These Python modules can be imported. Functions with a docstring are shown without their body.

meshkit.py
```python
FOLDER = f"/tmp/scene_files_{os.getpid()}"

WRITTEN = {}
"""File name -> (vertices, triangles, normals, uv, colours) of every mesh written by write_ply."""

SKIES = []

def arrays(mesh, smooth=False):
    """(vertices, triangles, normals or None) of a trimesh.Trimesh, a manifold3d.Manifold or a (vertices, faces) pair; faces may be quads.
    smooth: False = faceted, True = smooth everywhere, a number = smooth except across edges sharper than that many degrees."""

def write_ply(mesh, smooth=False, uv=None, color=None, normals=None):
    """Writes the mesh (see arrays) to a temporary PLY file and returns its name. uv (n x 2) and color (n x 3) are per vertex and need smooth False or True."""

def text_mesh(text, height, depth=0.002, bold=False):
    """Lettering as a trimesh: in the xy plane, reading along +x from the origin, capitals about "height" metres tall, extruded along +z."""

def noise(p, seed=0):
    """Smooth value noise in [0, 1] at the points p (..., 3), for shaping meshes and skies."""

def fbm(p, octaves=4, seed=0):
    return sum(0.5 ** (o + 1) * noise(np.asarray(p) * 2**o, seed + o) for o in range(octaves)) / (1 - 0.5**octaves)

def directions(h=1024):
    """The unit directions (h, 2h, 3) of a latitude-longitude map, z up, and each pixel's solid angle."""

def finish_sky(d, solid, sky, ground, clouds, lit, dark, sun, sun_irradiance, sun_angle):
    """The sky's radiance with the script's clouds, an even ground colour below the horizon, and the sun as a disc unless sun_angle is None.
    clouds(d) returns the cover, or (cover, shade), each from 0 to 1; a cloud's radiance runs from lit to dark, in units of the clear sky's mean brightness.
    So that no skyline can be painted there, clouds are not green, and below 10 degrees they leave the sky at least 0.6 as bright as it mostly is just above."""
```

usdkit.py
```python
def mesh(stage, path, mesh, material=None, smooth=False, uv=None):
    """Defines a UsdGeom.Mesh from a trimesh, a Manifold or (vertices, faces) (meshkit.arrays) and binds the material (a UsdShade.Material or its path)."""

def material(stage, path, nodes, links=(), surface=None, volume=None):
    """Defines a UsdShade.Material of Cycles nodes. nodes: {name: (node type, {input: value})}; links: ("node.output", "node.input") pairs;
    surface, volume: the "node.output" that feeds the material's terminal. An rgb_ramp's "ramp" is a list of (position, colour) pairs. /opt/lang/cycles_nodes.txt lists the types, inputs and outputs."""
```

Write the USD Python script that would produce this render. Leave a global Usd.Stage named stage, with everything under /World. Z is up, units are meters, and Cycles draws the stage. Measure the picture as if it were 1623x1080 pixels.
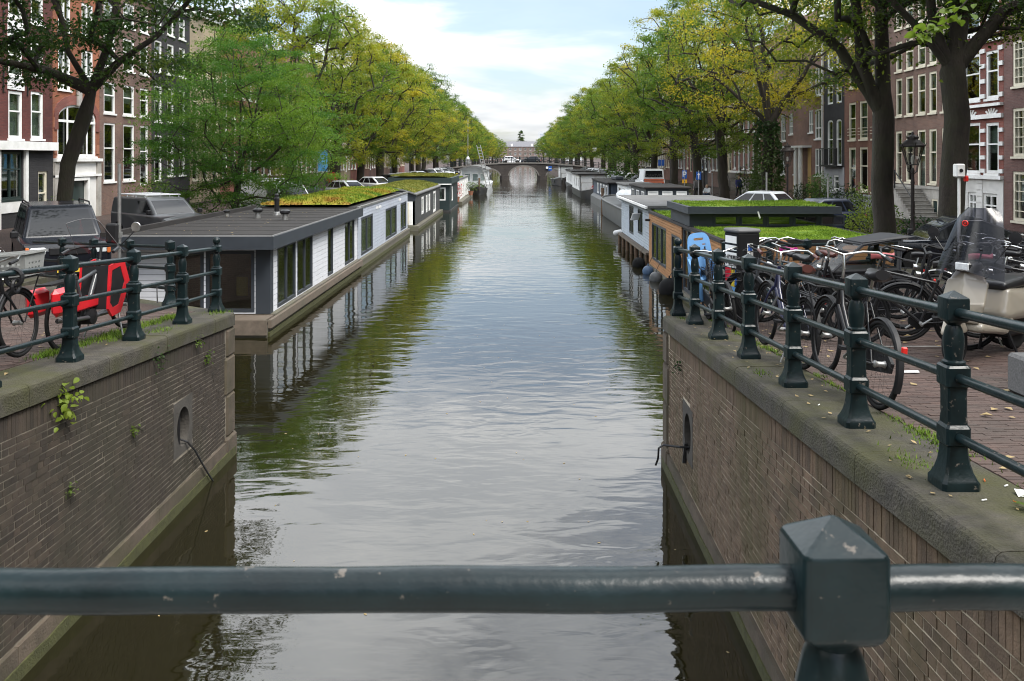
import math, random
import numpy as np, trimesh, manifold3d as m3, usdkit, meshkit
from pxr import Usd, UsdGeom, UsdLux, UsdShade, Gf, Sdf, Vt
stage = Usd.Stage.CreateInMemory()
UsdGeom.SetStageUpAxis(stage, 'Z'); UsdGeom.SetStageMetersPerUnit(stage, 1.0)
UsdGeom.Xform.Define(stage, '/World'); UsdGeom.Scope.Define(stage, '/World/Looks')
PI = math.pi
# ---------------------------------------------------------------- camera, sky, sun, exposure
EYE = 4.5
cam = UsdGeom.Camera.Define(stage, '/World/camera')
cam.AddTranslateOp().Set((0, 0, EYE)); cam.AddRotateXOp().Set(90)
cam.CreateHorizontalApertureAttr(36.0); cam.CreateFocalLengthAttr(31.05)
cam.CreateHorizontalApertureOffsetAttr(-0.19); cam.CreateVerticalApertureOffsetAttr(-6.43)
cam.CreateFStopAttr(9.0); cam.CreateFocusDistanceAttr(16.0)
cam.CreateExposureAttr(1.5)
cam.CreateClippingRangeAttr((0.05, 5000.0))
SUN = np.array([0.42, -0.40, 0.82]); SUN /= np.linalg.norm(SUN)
ELEV, ROT = math.asin(SUN[2]), math.atan2(SUN[0], SUN[1])
sun = UsdLux.DistantLight.Define(stage, '/World/sun')
sun.CreateNormalizeAttr(True); sun.CreateIntensityAttr(0.4); sun.CreateAngleAttr(22.0); sun.CreateColorAttr((1.0, 0.96, 0.9))
sun.AddRotateXYZOp().Set((math.degrees(math.acos(SUN[2])), 0, math.degrees(math.atan2(SUN[1], SUN[0])) + 90))
sky = UsdLux.DomeLight.Define(stage, '/World/sky'); sky.CreateIntensityAttr(1.0)
skymat = usdkit.material(stage, '/World/Looks/sky', {
    'tc': ('texture_coordinate', {}), 'sx': ('separate_xyz', {}),
    'zc': ('math', {'math_type': 'maximum', 'value2': 0.0}), 'za': ('math', {'math_type': 'add', 'value2': 0.16}),
    'dx': ('math', {'math_type': 'divide'}), 'dy': ('math', {'math_type': 'divide'}), 'cv': ('combine_xyz', {'z': 3.3}),
    'n1': ('noise_texture', {'scale': 0.9, 'detail': 7.0, 'roughness': 0.52, 'distortion': 0.35}),
    'cov': ('map_range', {'range_type': 'smoothstep', 'from_min': 0.43, 'from_max': 0.585, 'to_min': 0.16, 'to_max': 0.95}),
    'n2': ('noise_texture', {'scale': 2.3, 'detail': 5.0, 'roughness': 0.5}),
    'shade': ('rgb_ramp', {'ramp': [(0.3, (7.0, 7.3, 7.7)), (0.5, (8.6, 8.8, 9.0)), (0.7, (10.2, 10.2, 10.2))]}),
    'el': ('math', {'math_type': 'multiply_add', 'value2': 2.6, 'value3': 0.45}), 'lum': ('combine_xyz', {}), 'mu': ('mix', {'mix_type': 'multiply', 'fac': 1.0}),
    'sky': ('sky_texture', {'sky_type': 'single_scattering', 'sun_disc': False, 'sun_elevation': ELEV, 'sun_rotation': ROT, 'altitude': 10.0, 'aerosol_density': 1.6, 'ozone_density': 1.4}),
    'mx': ('mix_color', {'use_clamp': True}), 'bg': ('background_shader', {'strength': 0.07})},
    [('tc.generated', 'sx.vector'), ('sx.z', 'zc.value1'), ('zc.value', 'za.value1'), ('sx.x', 'dx.value1'), ('za.value', 'dx.value2'),
     ('sx.y', 'dy.value1'), ('za.value', 'dy.value2'), ('dx.value', 'cv.x'), ('dy.value', 'cv.y'), ('cv.vector', 'n1.vector'), ('cv.vector', 'n2.vector'),
     ('n1.fac', 'cov.value'), ('n2.fac', 'shade.fac'), ('cov.result', 'mx.fac'), ('zc.value', 'el.value1'), ('el.value', 'lum.x'), ('el.value', 'lum.y'), ('el.value', 'lum.z'), ('shade.color', 'mu.color1'), ('lum.vector', 'mu.color2'), ('sky.color', 'mx.a'), ('mu.color', 'mx.b'), ('mx.result', 'bg.color')],
    surface='bg.background')
UsdShade.MaterialBindingAPI.Apply(sky.GetPrim()).Bind(skymat)

# ---------------------------------------------------------------- helpers
rnd = random.Random(7); nrs = np.random.RandomState(11)
_n = {}
def numbered(parent, name):
    k = (parent, name); c = _n.get(k, 0); _n[k] = c + 1
    return name if c == 0 else '%s_%03d' % (name, c)
def cdata(p, label=None, cat=None, group=None, kind=None):
    for k, v in (('label', label), ('category', cat), ('group', group), ('kind', kind)):
        if v: p.SetCustomDataByKey(k, v)
    return p
def thing(name, label, cat, loc=(0, 0, 0), rotz=0.0, group=None, kind=None, tilt=None):
    x = UsdGeom.Xform.Define(stage, '/World/' + numbered('/World', name))
    x.AddTranslateOp().Set(tuple(map(float, loc)))
    x.AddRotateXYZOp().Set(((tilt or 0.0), 0.0, math.degrees(rotz)))
    return cdata(x.GetPrim(), label, cat, group, kind)
def dup(root, loc, rotz=0.0, label=None, group=None, scale=None, tilt=0.0):
    was = root.GetCustomData()
    x = UsdGeom.Xform.Define(stage, '/World/' + numbered('/World', root.GetName().rstrip('0123456789').rstrip('_')))
    x.GetPrim().GetReferences().AddInternalReference(root.GetPath())
    x.ClearXformOpOrder()
    x.AddTranslateOp(opSuffix='c').Set(tuple(map(float, loc))); x.AddRotateXYZOp(opSuffix='c').Set((tilt, 0.0, math.degrees(rotz)))
    if scale: x.AddScaleOp(opSuffix='c').Set(Gf.Vec3f(*map(float, scale)))
    x.GetPrim().SetInstanceable(True)
    return cdata(x.GetPrim(), label or was.get('label'), was.get('category'), group or was.get('group'))
class MB:
    """Collects shapes that become one mesh."""
    def __init__(s): s.v, s.f, s.n = [], [], 0
    def add(s, v, f):
        v = np.asarray(v, float); f = np.asarray(f, int)
        if f.shape[1] == 4: f = np.vstack([f[:, [0, 1, 2]], f[:, [0, 2, 3]]])
        s.v.append(v); s.f.append(f + s.n); s.n += len(v); return s
    def tm(s, m): return s.add(m.vertices, m.faces)
    def mf(s, m):
        q = m.to_mesh(); return s.add(q.vert_properties[:, :3], q.tri_verts)
    def box(s, x0, x1, y0, y1, z0, z1):
        v = [(x, y, z) for z in (z0, z1) for y in (y0, y1) for x in (x0, x1)]
        return s.add(v, BOXF)
    def obox(s, c, size, rz=0.0, ry=0.0, rx=0.0):
        h = np.array(size, float) / 2
        v = np.array([(x, y, z) for z in (-1, 1) for y in (-1, 1) for x in (-1, 1)], float) * h
        return s.add(v @ rotm(rx, ry, rz).T + np.array(c, float), BOXF)
    def tube(s, pts, r, n=8, closed=False, caps=True):
        p = np.asarray(pts, float); m = len(p)
        t = (np.roll(p, -1, 0) - np.roll(p, 1, 0)) if closed else np.gradient(p, axis=0)
        t /= np.linalg.norm(t, axis=1, keepdims=True) + 1e-12
        up = np.array([0, 0, 1.0]) if abs(t[0][2]) < 0.9 else np.array([1.0, 0, 0])
        a = np.cross(t[0], up); a /= np.linalg.norm(a); A = []
        for k in range(m):
            a = a - t[k] * (a @ t[k]); a /= np.linalg.norm(a) + 1e-12; A.append(a)
        A = np.array(A); B = np.cross(t, A); ang = np.arange(n) * 2 * PI / n
        R = np.broadcast_to(np.asarray(r, float), (m,))[:, None, None]
        v = (p[:, None] + R * (np.cos(ang)[None, :, None] * A[:, None] + np.sin(ang)[None, :, None] * B[:, None])).reshape(-1, 3)
        i, j = np.meshgrid(np.arange(m if closed else m - 1), np.arange(n), indexing='ij')
        i2 = (i + 1) % m
        q = np.stack([i * n + j, i * n + (j + 1) % n, i2 * n + (j + 1) % n, i2 * n + j], -1).reshape(-1, 4)
        s.add(v, q)
        if caps and not closed:
            for k, o in ((0, 0), (m - 1, (m - 1) * n)):
                vv = np.vstack([v[o:o + n], p[k]])
                s.add(vv, [((j + 1) % n, j, n) if k == 0 else (j, (j + 1) % n, n) for j in range(n)])
        return s
    def bar(s, a, b, r, n=8): return s.tube([a, b], r, n)
    def lathe(s, prof, c=(0, 0, 0), n=16, axis='z', caps=True):
        prof = np.asarray(prof, float); ang = np.arange(n) * 2 * PI / n
        v = np.stack([prof[:, 0, None] * np.cos(ang), prof[:, 0, None] * np.sin(ang), np.broadcast_to(prof[:, 1, None], (len(prof), n))], -1)
        v = v.reshape(-1, 3)
        i, j = np.meshgrid(np.arange(len(prof) - 1), np.arange(n), indexing='ij')
        q = np.stack([i * n + j, i * n + (j + 1) % n, (i + 1) * n + (j + 1) % n, (i + 1) * n + j], -1).reshape(-1, 4)
        if axis == 'y': v = v[:, [1, 2, 0]]
        if axis == 'x': v = v[:, [2, 0, 1]]
        c = np.asarray(c, float); s.add(v + c, q)
        if caps:
            for k in (0, len(prof) - 1):
                if prof[k, 0] > 1e-6:
                    r = v[k * n:(k + 1) * n]; ce = r.mean(0)
                    s.add(np.vstack([r, ce]) + c, [((j + 1) % n, j, n) if k == 0 else (j, (j + 1) % n, n) for j in range(n)])
        return s
    def torus(s, c, R, r, axis='y', n=32, k=8):
        a = np.arange(n) * 2 * PI / n
        p = {'y': np.stack([np.cos(a) * R, 0 * a, np.sin(a) * R], -1), 'x': np.stack([0 * a, np.cos(a) * R, np.sin(a) * R], -1), 'z': np.stack([np.cos(a) * R, np.sin(a) * R, 0 * a], -1)}[axis]
        return s.tube(p + np.asarray(c, float), r, k, closed=True)
    def loft(s, rings, cap=True):
        """rings: equal-length loops of points."""
        rings = np.asarray(rings, float); m, n = rings.shape[:2]
        i, j = np.meshgrid(np.arange(m - 1), np.arange(n), indexing='ij')
        q = np.stack([i * n + j, i * n + (j + 1) % n, (i + 1) * n + (j + 1) % n, (i + 1) * n + j], -1).reshape(-1, 4)
        s.add(rings.reshape(-1, 3), q)
        if cap:
            for k in (0, m - 1):
                vv = np.vstack([rings[k], rings[k].mean(0)])
                s.add(vv, [((j + 1) % n, j, n) if k == 0 else (j, (j + 1) % n, n) for j in range(n)])
        return s
    def prism(s, poly, y0, y1, plane='xz'):
        """poly in (x, z) extruded along y (plane xz); (y, z) along x (yz); (x, y) along z (xy)."""
        cs = m3.CrossSection([np.asarray(poly, float)], m3.FillRule.EvenOdd)
        return s.cs(cs, y0, y1, plane)
    def cs(s, cs, d0, d1, plane='xz'):
        q = m3.Manifold.extrude(cs, d1 - d0).to_mesh(); v = np.array(q.vert_properties[:, :3], float); f = np.array(q.tri_verts)
        v[:, 2] += d0
        if plane == 'xz': v = v[:, [0, 2, 1]]; f = f[:, ::-1]
        elif plane == 'yz': v = v[:, [2, 0, 1]]
        return s.add(v, f)
    def quad(s, a, b, c, d): return s.add([a, b, c, d], [(0, 1, 2), (0, 2, 3)])
    def mesh(s): return np.vstack(s.v), np.vstack(s.f)
    def xf(s, M=None, t=(0, 0, 0), flip=False):
        v, f = s.mesh(); v = (v @ np.asarray(M, float).T if M is not None else v) + np.asarray(t, float)
        o = MB(); return o.add(v, f[:, ::-1] if flip else f)
BOXF = np.array([(0, 2, 3), (0, 3, 1), (4, 5, 7), (4, 7, 6), (0, 1, 5), (0, 5, 4), (2, 6, 7), (2, 7, 3), (0, 4, 6), (0, 6, 2), (1, 3, 7), (1, 7, 5)])
def rotm(rx, ry, rz):
    cx, sx, cy, sy, cz, sz = math.cos(rx), math.sin(rx), math.cos(ry), math.sin(ry), math.cos(rz), math.sin(rz)
    return np.array([[cz, -sz, 0], [sz, cz, 0], [0, 0, 1]]) @ np.array([[cy, 0, sy], [0, 1, 0], [-sy, 0, cy]]) @ np.array([[1, 0, 0], [0, cx, -sx], [0, sx, cx]])
def obj(name, mb, mat, parent=None, smooth=False, label=None, kind=None, cat=None, group=None):
    pp = str(parent.GetPath()) if parent is not None else '/World'
    m = usdkit.mesh(stage, pp + '/' + numbered(pp, name), mb.mesh() if isinstance(mb, MB) else mb, mat, smooth=smooth)
    return cdata(m.GetPrim(), label, cat, group, kind)
def CS(polys): return m3.CrossSection(polys, m3.FillRule.NonZero)
def box(*a): return MB().box(*a)
def rrect(x0, x1, y0, y1, r, n=4):
    pts = []
    for cx, cy, a0 in ((x1 - r, y1 - r, 0), (x0 + r, y1 - r, PI / 2), (x0 + r, y0 + r, PI), (x1 - r, y0 + r, 1.5 * PI)):
        for k in range(n + 1): a = a0 + PI / 2 * k / n; pts.append((cx + r * math.cos(a), cy + r * math.sin(a)))
    return pts
def rbox(x0, x1, y0, y1, z0, z1, r=0.02):
    """A box with chamfered edges (hull of three inset boxes)."""
    pts = []
    for a, b, c in ((0, r, r), (r, 0, r), (r, r, 0)):
        pts += [(x, y, z) for x in (x0 + a, x1 - a) for y in (y0 + b, y1 - b) for z in (z0 + c, z1 - c)]
    return m3.Manifold.hull_points(np.array(pts, float))
def hull(pts): return m3.Manifold.hull_points(np.array(pts, float))
def sph(c, r, n=12): return m3.Manifold.sphere(r, n).translate(tuple(map(float, c)))
def capsule_hull(*cr): return m3.Manifold.batch_hull([sph(c, r) for c, r in cr])

# ---------------------------------------------------------------- materials
LK = '/World/Looks/'
def mat(name, col, rough=0.6, var=0.15, scale=3.0, metal=0.0, bump=0.0, bscale=None, spec=0.5, dirt=None, dscale=0.7, damt=0.5, stretch=(1, 1, 1), island=0.0, coat=0.0, dlo=0.42, dhi=0.66, dst=None):
    """A principled surface whose tone varies with noise; dirt is a second tone laid on in patches."""
    c = np.array(col, float)
    nd = {'g': ('geometry', {}), 'mp': ('mapping', {'scale': stretch}), 'n': ('noise_texture', {'scale': scale, 'detail': 6.0, 'roughness': 0.6}),
          'r': ('rgb_ramp', {'ramp': [(0.25, tuple(c * (1 - var))), (0.75, tuple(np.minimum(c * (1 + var), 0.95)))]}),
          'p': ('principled_bsdf', {'roughness': rough, 'metallic': metal, 'specular_ior_level': spec, 'coat_weight': coat})}
    ln = [('g.position', 'mp.vector'), ('mp.vector', 'n.vector'), ('n.fac', 'r.fac')]
    out = 'r.color'
    if island:
        nd.update({'oi': ('object_info', {}), 'ad': ('math', {'math_type': 'add'}), 'fr': ('math', {'math_type': 'fraction'}),
                   'ir': ('rgb_ramp', {'ramp': [(0, (1 - island,) * 3), (0.5, (1, 1, 1)), (1, (1 + island, 1 + island * 0.9, 1 + island * 0.85))]}), 'im': ('mix', {'mix_type': 'multiply', 'fac': 1.0})})
        ln += [('oi.random', 'ad.value1'), ('g.random_per_island', 'ad.value2'), ('ad.value', 'fr.value1'), ('fr.value', 'ir.fac'), (out, 'im.color1'), ('ir.color', 'im.color2')]
        out = 'im.color'
    if dirt is not None:
        nd.update({'dn': ('noise_texture', {'scale': dscale, 'detail': 8.0, 'roughness': 0.65}), 'dr': ('map_range', {'from_min': dlo, 'from_max': dhi, 'to_min': 0.0, 'to_max': damt, 'clamp': True}),
                   'dm': ('mix', {'mix_type': 'mix', 'color2': dirt})})
        if dst: nd['dmp'] = ('mapping', {'scale': dst}); ln += [('g.position', 'dmp.vector'), ('dmp.vector', 'dn.vector')]
        else: ln += [('g.position', 'dn.vector')]
        ln += [('dn.fac', 'dr.value'), ('dr.result', 'dm.fac'), (out, 'dm.color1')]
        out = 'dm.color'
    ln.append((out, 'p.base_color'))
    if bump:
        nd.update({'bn': ('noise_texture', {'scale': bscale or scale * 8, 'detail': 4.0}), 'b': ('bump', {'strength': 1.0, 'distance': bump})})
        ln += [('mp.vector', 'bn.vector'), ('bn.fac', 'b.height'), ('b.normal', 'p.normal')]
    return usdkit.material(stage, LK + name, nd, ln, surface='p.BSDF')
def glassmat(name, tint=(0.8, 0.85, 0.85), refl=1.0, rough=0.02, base=0.04):
    return usdkit.material(stage, LK + name, {
        't': ('transparent_bsdf', {'color': tint}), 'gl': ('glossy_bsdf', {'color': (refl, refl, refl), 'roughness': rough}),
        'f': ('layer_weight', {'blend': 0.5}), 'pw': ('math', {'math_type': 'power', 'value2': 4.5}), 'a': ('math', {'math_type': 'multiply_add', 'value2': 0.85, 'value3': base + 0.04, 'use_clamp': True}), 'm': ('mix_closure', {})},
        [('f.facing', 'pw.value1'), ('pw.value', 'a.value1'), ('a.value', 'm.fac'), ('t.BSDF', 'm.closure1'), ('gl.BSDF', 'm.closure2')], surface='m.closure')
def brickmat(name, c1, c2, mortar, rough=0.85, bw=0.22, rh=0.065, swap=False, dirt=None, damt=0.4, axes='yz'):
    """Far-off brickwork: rows run along y (or x when axes is xz)."""
    nd = {'g': ('geometry', {}), 's': ('separate_xyz', {}), 'c': ('combine_xyz', {}),
          'b': ('brick_texture', {'color1': c1, 'color2': c2, 'mortar': mortar, 'scale': 1.0, 'mortar_size': 0.007, 'mortar_smooth': 0.2, 'brick_width': bw, 'row_height': rh, 'bias': 0.0}),
          'n': ('noise_texture', {'scale': 0.55, 'detail': 7.0, 'roughness': 0.62}), 'nr': ('rgb_ramp', {'ramp': [(0.3, (0.66, 0.66, 0.68)), (0.7, (1.25, 1.2, 1.16))]}),
          'm': ('mix', {'mix_type': 'multiply', 'fac': 1.0}), 'bp': ('bump', {'strength': 0.7, 'distance': 0.01, 'invert': True}), 'p': ('principled_bsdf', {'roughness': rough, 'specular_ior_level': 0.3})}
    u = {'yz': ('y', 'z'), 'xz': ('x', 'z'), 'xy': ('x', 'y'), 'yx': ('y', 'x')}[axes]
    ln = [('g.position', 's.vector'), ('s.' + u[0], 'c.x'), ('s.' + u[1], 'c.y'), ('c.vector', 'b.vector'), ('g.position', 'n.vector'), ('n.fac', 'nr.fac'),
          ('b.color', 'm.color1'), ('nr.color', 'm.color2'), ('m.color', 'p.base_color'), ('b.fac', 'bp.height'), ('bp.normal', 'p.normal')]
    return usdkit.material(stage, LK + name, nd, ln, surface='p.BSDF')
def leafmat(name, stops, yellow=None, ny=0.25, amt=0.6):
    """Leaf colour varies leaf by leaf, with whole boughs turning yellow."""
    nd = {'g': ('geometry', {}), 'r': ('rgb_ramp', {'ramp': stops}), 'n': ('noise_texture', {'scale': ny, 'detail': 3.0}), 'nr': ('map_range', {'from_min': 0.45, 'from_max': 0.62, 'to_min': 0.0, 'to_max': amt, 'clamp': True}),
          'm': ('mix', {'mix_type': 'mix', 'color2': yellow or stops[-1][1]}), 'd': ('principled_bsdf', {'roughness': 0.5, 'specular_ior_level': 0.35}), 't': ('translucent_bsdf', {}), 'x': ('mix_closure', {'fac': 0.5})}
    ln = [('g.random_per_island', 'r.fac'), ('g.position', 'n.vector'), ('n.fac', 'nr.value'), ('nr.result', 'm.fac'), ('r.color', 'm.color1'), ('m.color', 'd.base_color'), ('m.color', 't.color'), ('d.BSDF', 'x.closure1'), ('t.BSDF', 'x.closure2')]
    return usdkit.material(stage, LK + name, nd, ln, surface='x.closure')
M = {}
M['iron'] = mat('iron', (0.0048, 0.0108, 0.0118), 0.3, 0.5, 6.0, bump=0.0026, bscale=26, dirt=(0.14, 0.12, 0.10), dscale=26, damt=0.75, spec=0.3, dlo=0.63, dhi=0.665)
M['coping'] = mat('coping', (0.050, 0.045, 0.035), 0.9, 0.5, 7.0, bump=0.014, bscale=55, dirt=(0.046, 0.046, 0.011), dscale=1.4, damt=0.9, island=0.15)
M['quoin'] = mat('quoin', (0.085, 0.066, 0.048), 0.9, 0.4, 4.0, bump=0.01, bscale=40, dirt=(0.045, 0.042, 0.018), dscale=1.5, damt=0.7, island=0.2)
M['wallbrick'] = mat('wallbrick', (0.108, 0.074, 0.048), 0.9, 0.4, 6.0, bump=0.008, bscale=70, dirt=(0.065, 0.056, 0.020), dscale=1.6, damt=0.85, island=0.36, dst=(1, 1, 0.3))
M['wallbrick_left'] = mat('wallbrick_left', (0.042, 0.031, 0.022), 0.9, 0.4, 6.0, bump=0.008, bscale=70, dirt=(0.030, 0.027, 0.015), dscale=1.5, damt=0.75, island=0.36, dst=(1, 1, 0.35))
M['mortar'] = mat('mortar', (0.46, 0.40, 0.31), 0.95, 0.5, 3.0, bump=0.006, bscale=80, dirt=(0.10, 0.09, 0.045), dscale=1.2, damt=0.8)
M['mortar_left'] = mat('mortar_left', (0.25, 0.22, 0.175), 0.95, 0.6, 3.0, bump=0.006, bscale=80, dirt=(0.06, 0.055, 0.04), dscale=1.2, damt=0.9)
M['moss'] = mat('moss', (0.05, 0.052, 0.014), 0.95, 0.4, 9.0, bump=0.02, bscale=50)
M['paver'] = mat('paver', (0.075, 0.047, 0.038), 0.85, 0.3, 5.0, bump=0.005, bscale=80, island=0.28, dirt=(0.055, 0.044, 0.036), dscale=1.0, damt=0.7)
M['paving_sand'] = mat('paving_sand', (0.12, 0.095, 0.075), 0.95, 0.3, 8.0, dirt=(0.06, 0.07, 0.025), dscale=1.2, damt=0.7)
M['street'] = brickmat('street', (0.072, 0.048, 0.040), (0.058, 0.041, 0.035), (0.036, 0.03, 0.025), bw=0.2, rh=0.055, axes='xy')
M['black'] = mat('black', (0.012, 0.012, 0.013), 0.35, 0.3, 5.0)
M['rubber'] = mat('rubber', (0.011, 0.011, 0.011), 0.8, 0.3, 20.0, spec=0.2)
M['chrome'] = mat('chrome', (0.62, 0.62, 0.6), 0.25, 0.15, 20.0, metal=1.0)
M['steel'] = mat('steel', (0.35, 0.35, 0.34), 0.4, 0.2, 20.0, metal=0.8)
M['white'] = mat('white', (0.78, 0.78, 0.76), 0.45, 0.05, 4.0, dirt=(0.45, 0.44, 0.40), dscale=0.9, damt=0.45)
M['cream'] = mat('cream', (0.68, 0.63, 0.50), 0.5, 0.06, 4.0, dirt=(0.38, 0.34, 0.26), dscale=0.9, damt=0.45)
M['stone'] = mat('stone', (0.36, 0.34, 0.31), 0.8, 0.15, 4.0, bump=0.004, bscale=40, dirt=(0.18, 0.17, 0.15), dscale=1.1, damt=0.7)
M['dark'] = mat('dark', (0.035, 0.034, 0.033), 0.8, 0.3, 3.0)
M['pane'] = glassmat('pane', (0.62, 0.68, 0.66), 0.95, 0.02, 0.11)
M['curtain'] = mat('curtain', (0.62, 0.60, 0.55), 0.9, 0.12, 3.0, stretch=(6, 6, 0.3))
M['wood_dark'] = mat('wood_dark', (0.12, 0.075, 0.045), 0.7, 0.35, 3.0, stretch=(1, 1, 6))

# ---------------------------------------------------------------- the setting: water, streets
QL, QR = -10.9, 10.4             # quay edges
def zs(y):                        # street level along the canal
    y = np.asarray(y, float)
    return np.where(y < 13.2, 2.16 + 0.062 * (13.2 - np.maximum(y, -6)), np.maximum(1.3, 2.16 - 0.075 * (y - 13.2)))
def zz(y): return float(zs(y))
M['water'] = usdkit.material(stage, LK + 'water', {
    'g': ('geometry', {}), 'm1': ('mapping', {'scale': (0.75, 1.5, 1)}), 'm2': ('mapping', {'scale': (0.55, 1.5, 1), 'rotation': (0, 0, 0.35)}), 'm3': ('mapping', {'scale': (0.12, 0.16, 1)}),
    'n1': ('noise_texture', {'scale': 1.5, 'detail': 2.2, 'roughness': 0.42, 'distortion': 0.5}), 'n2': ('noise_texture', {'scale': 4.2, 'detail': 2.0, 'roughness': 0.45, 'distortion': 0.4}), 'n3': ('noise_texture', {'scale': 1.0, 'detail': 2.0}),
    'k3': ('map_range', {'from_min': 0.35, 'from_max': 0.65, 'to_min': 0.45, 'to_max': 1.25, 'clamp': True}),
    's2': ('math', {'math_type': 'multiply', 'value2': 0.17}), 'a': ('math', {'math_type': 'add'}), 'mm': ('math', {'math_type': 'multiply'}),
    'b': ('bump', {'strength': 1.0, 'distance': 0.0125}), 'p': ('principled_bsdf', {'base_color': (0.0055, 0.0048, 0.0018), 'roughness': 0.02, 'ior': 1.45, 'specular_ior_level': 1.0})},
    [('g.position', 'm1.vector'), ('g.position', 'm2.vector'), ('g.position', 'm3.vector'), ('m1.vector', 'n1.vector'), ('m2.vector', 'n2.vector'), ('m3.vector', 'n3.vector'), ('n2.fac', 's2.value1'), ('n1.fac', 'a.value1'), ('s2.value', 'a.value2'),
     ('n3.fac', 'k3.value'), ('a.value', 'mm.value1'), ('k3.result', 'mm.value2'), ('mm.value', 'b.height'), ('b.normal', 'p.normal')], surface='p.BSDF')
obj('water', MB().quad((-14, -30, 0), (14, -30, 0), (14, 640, 0), (-14, 640, 0)), M['water'], kind='structure')
def street(name, x0, x1):
    ys = np.array([-30, -6, 0, 4, 8, 13.2, 16, 20, 24.67, 40, 80, 160, 640.0]); b = MB()
    for a, c in zip(ys[:-1], ys[1:]):
        b.quad((x0, a, zz(a)), (x1, a, zz(a)), (x1, c, zz(c)), (x0, c, zz(c)))
    obj(name, b, M['street'], kind='structure')
street('street', QR, 400.0); street('street', -400.0, QL)
obj('ground', MB().quad((-1500, 640, 1.2), (1500, 640, 1.2), (1500, 4000, 1.2), (-1500, 4000, 1.2)), M['street'], kind='structure')
def quay(name, label, X, sgn):
    t = thing(name, label, 'canal wall')
    b = MB(); c = MB()
    b.box(min(X, X + sgn * 0.5), max(X, X + sgn * 0.5), 19.0, 640.0, -1, 1.08); obj('brick_face', b, M['quaybrick'], t)
    for y in range(19, 175, 4):
        obj('coping_stone', box(min(X - sgn * 0.05, X + sgn * 0.5), max(X - sgn * 0.05, X + sgn * 0.5), y + 0.01, y + 3.99, 1.085, max(1.32, zz(y) + 0.02)), M['coping'], t)
    c.box(min(X - sgn * 0.05, X + sgn * 0.5), max(X - sgn * 0.05, X + sgn * 0.5), 175.01, 640.0, 1.085, 1.32); obj('coping', c, M['coping'], t)
M['quaybrick'] = brickmat('quaybrick', (0.11, 0.075, 0.06), (0.085, 0.06, 0.05), (0.15, 0.13, 0.11))
quay('quay_wall', 'long low brick canal wall behind the left houseboats', QL, -1)
quay('quay_wall', 'long low brick canal wall behind the right houseboats', QR, 1)
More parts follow.
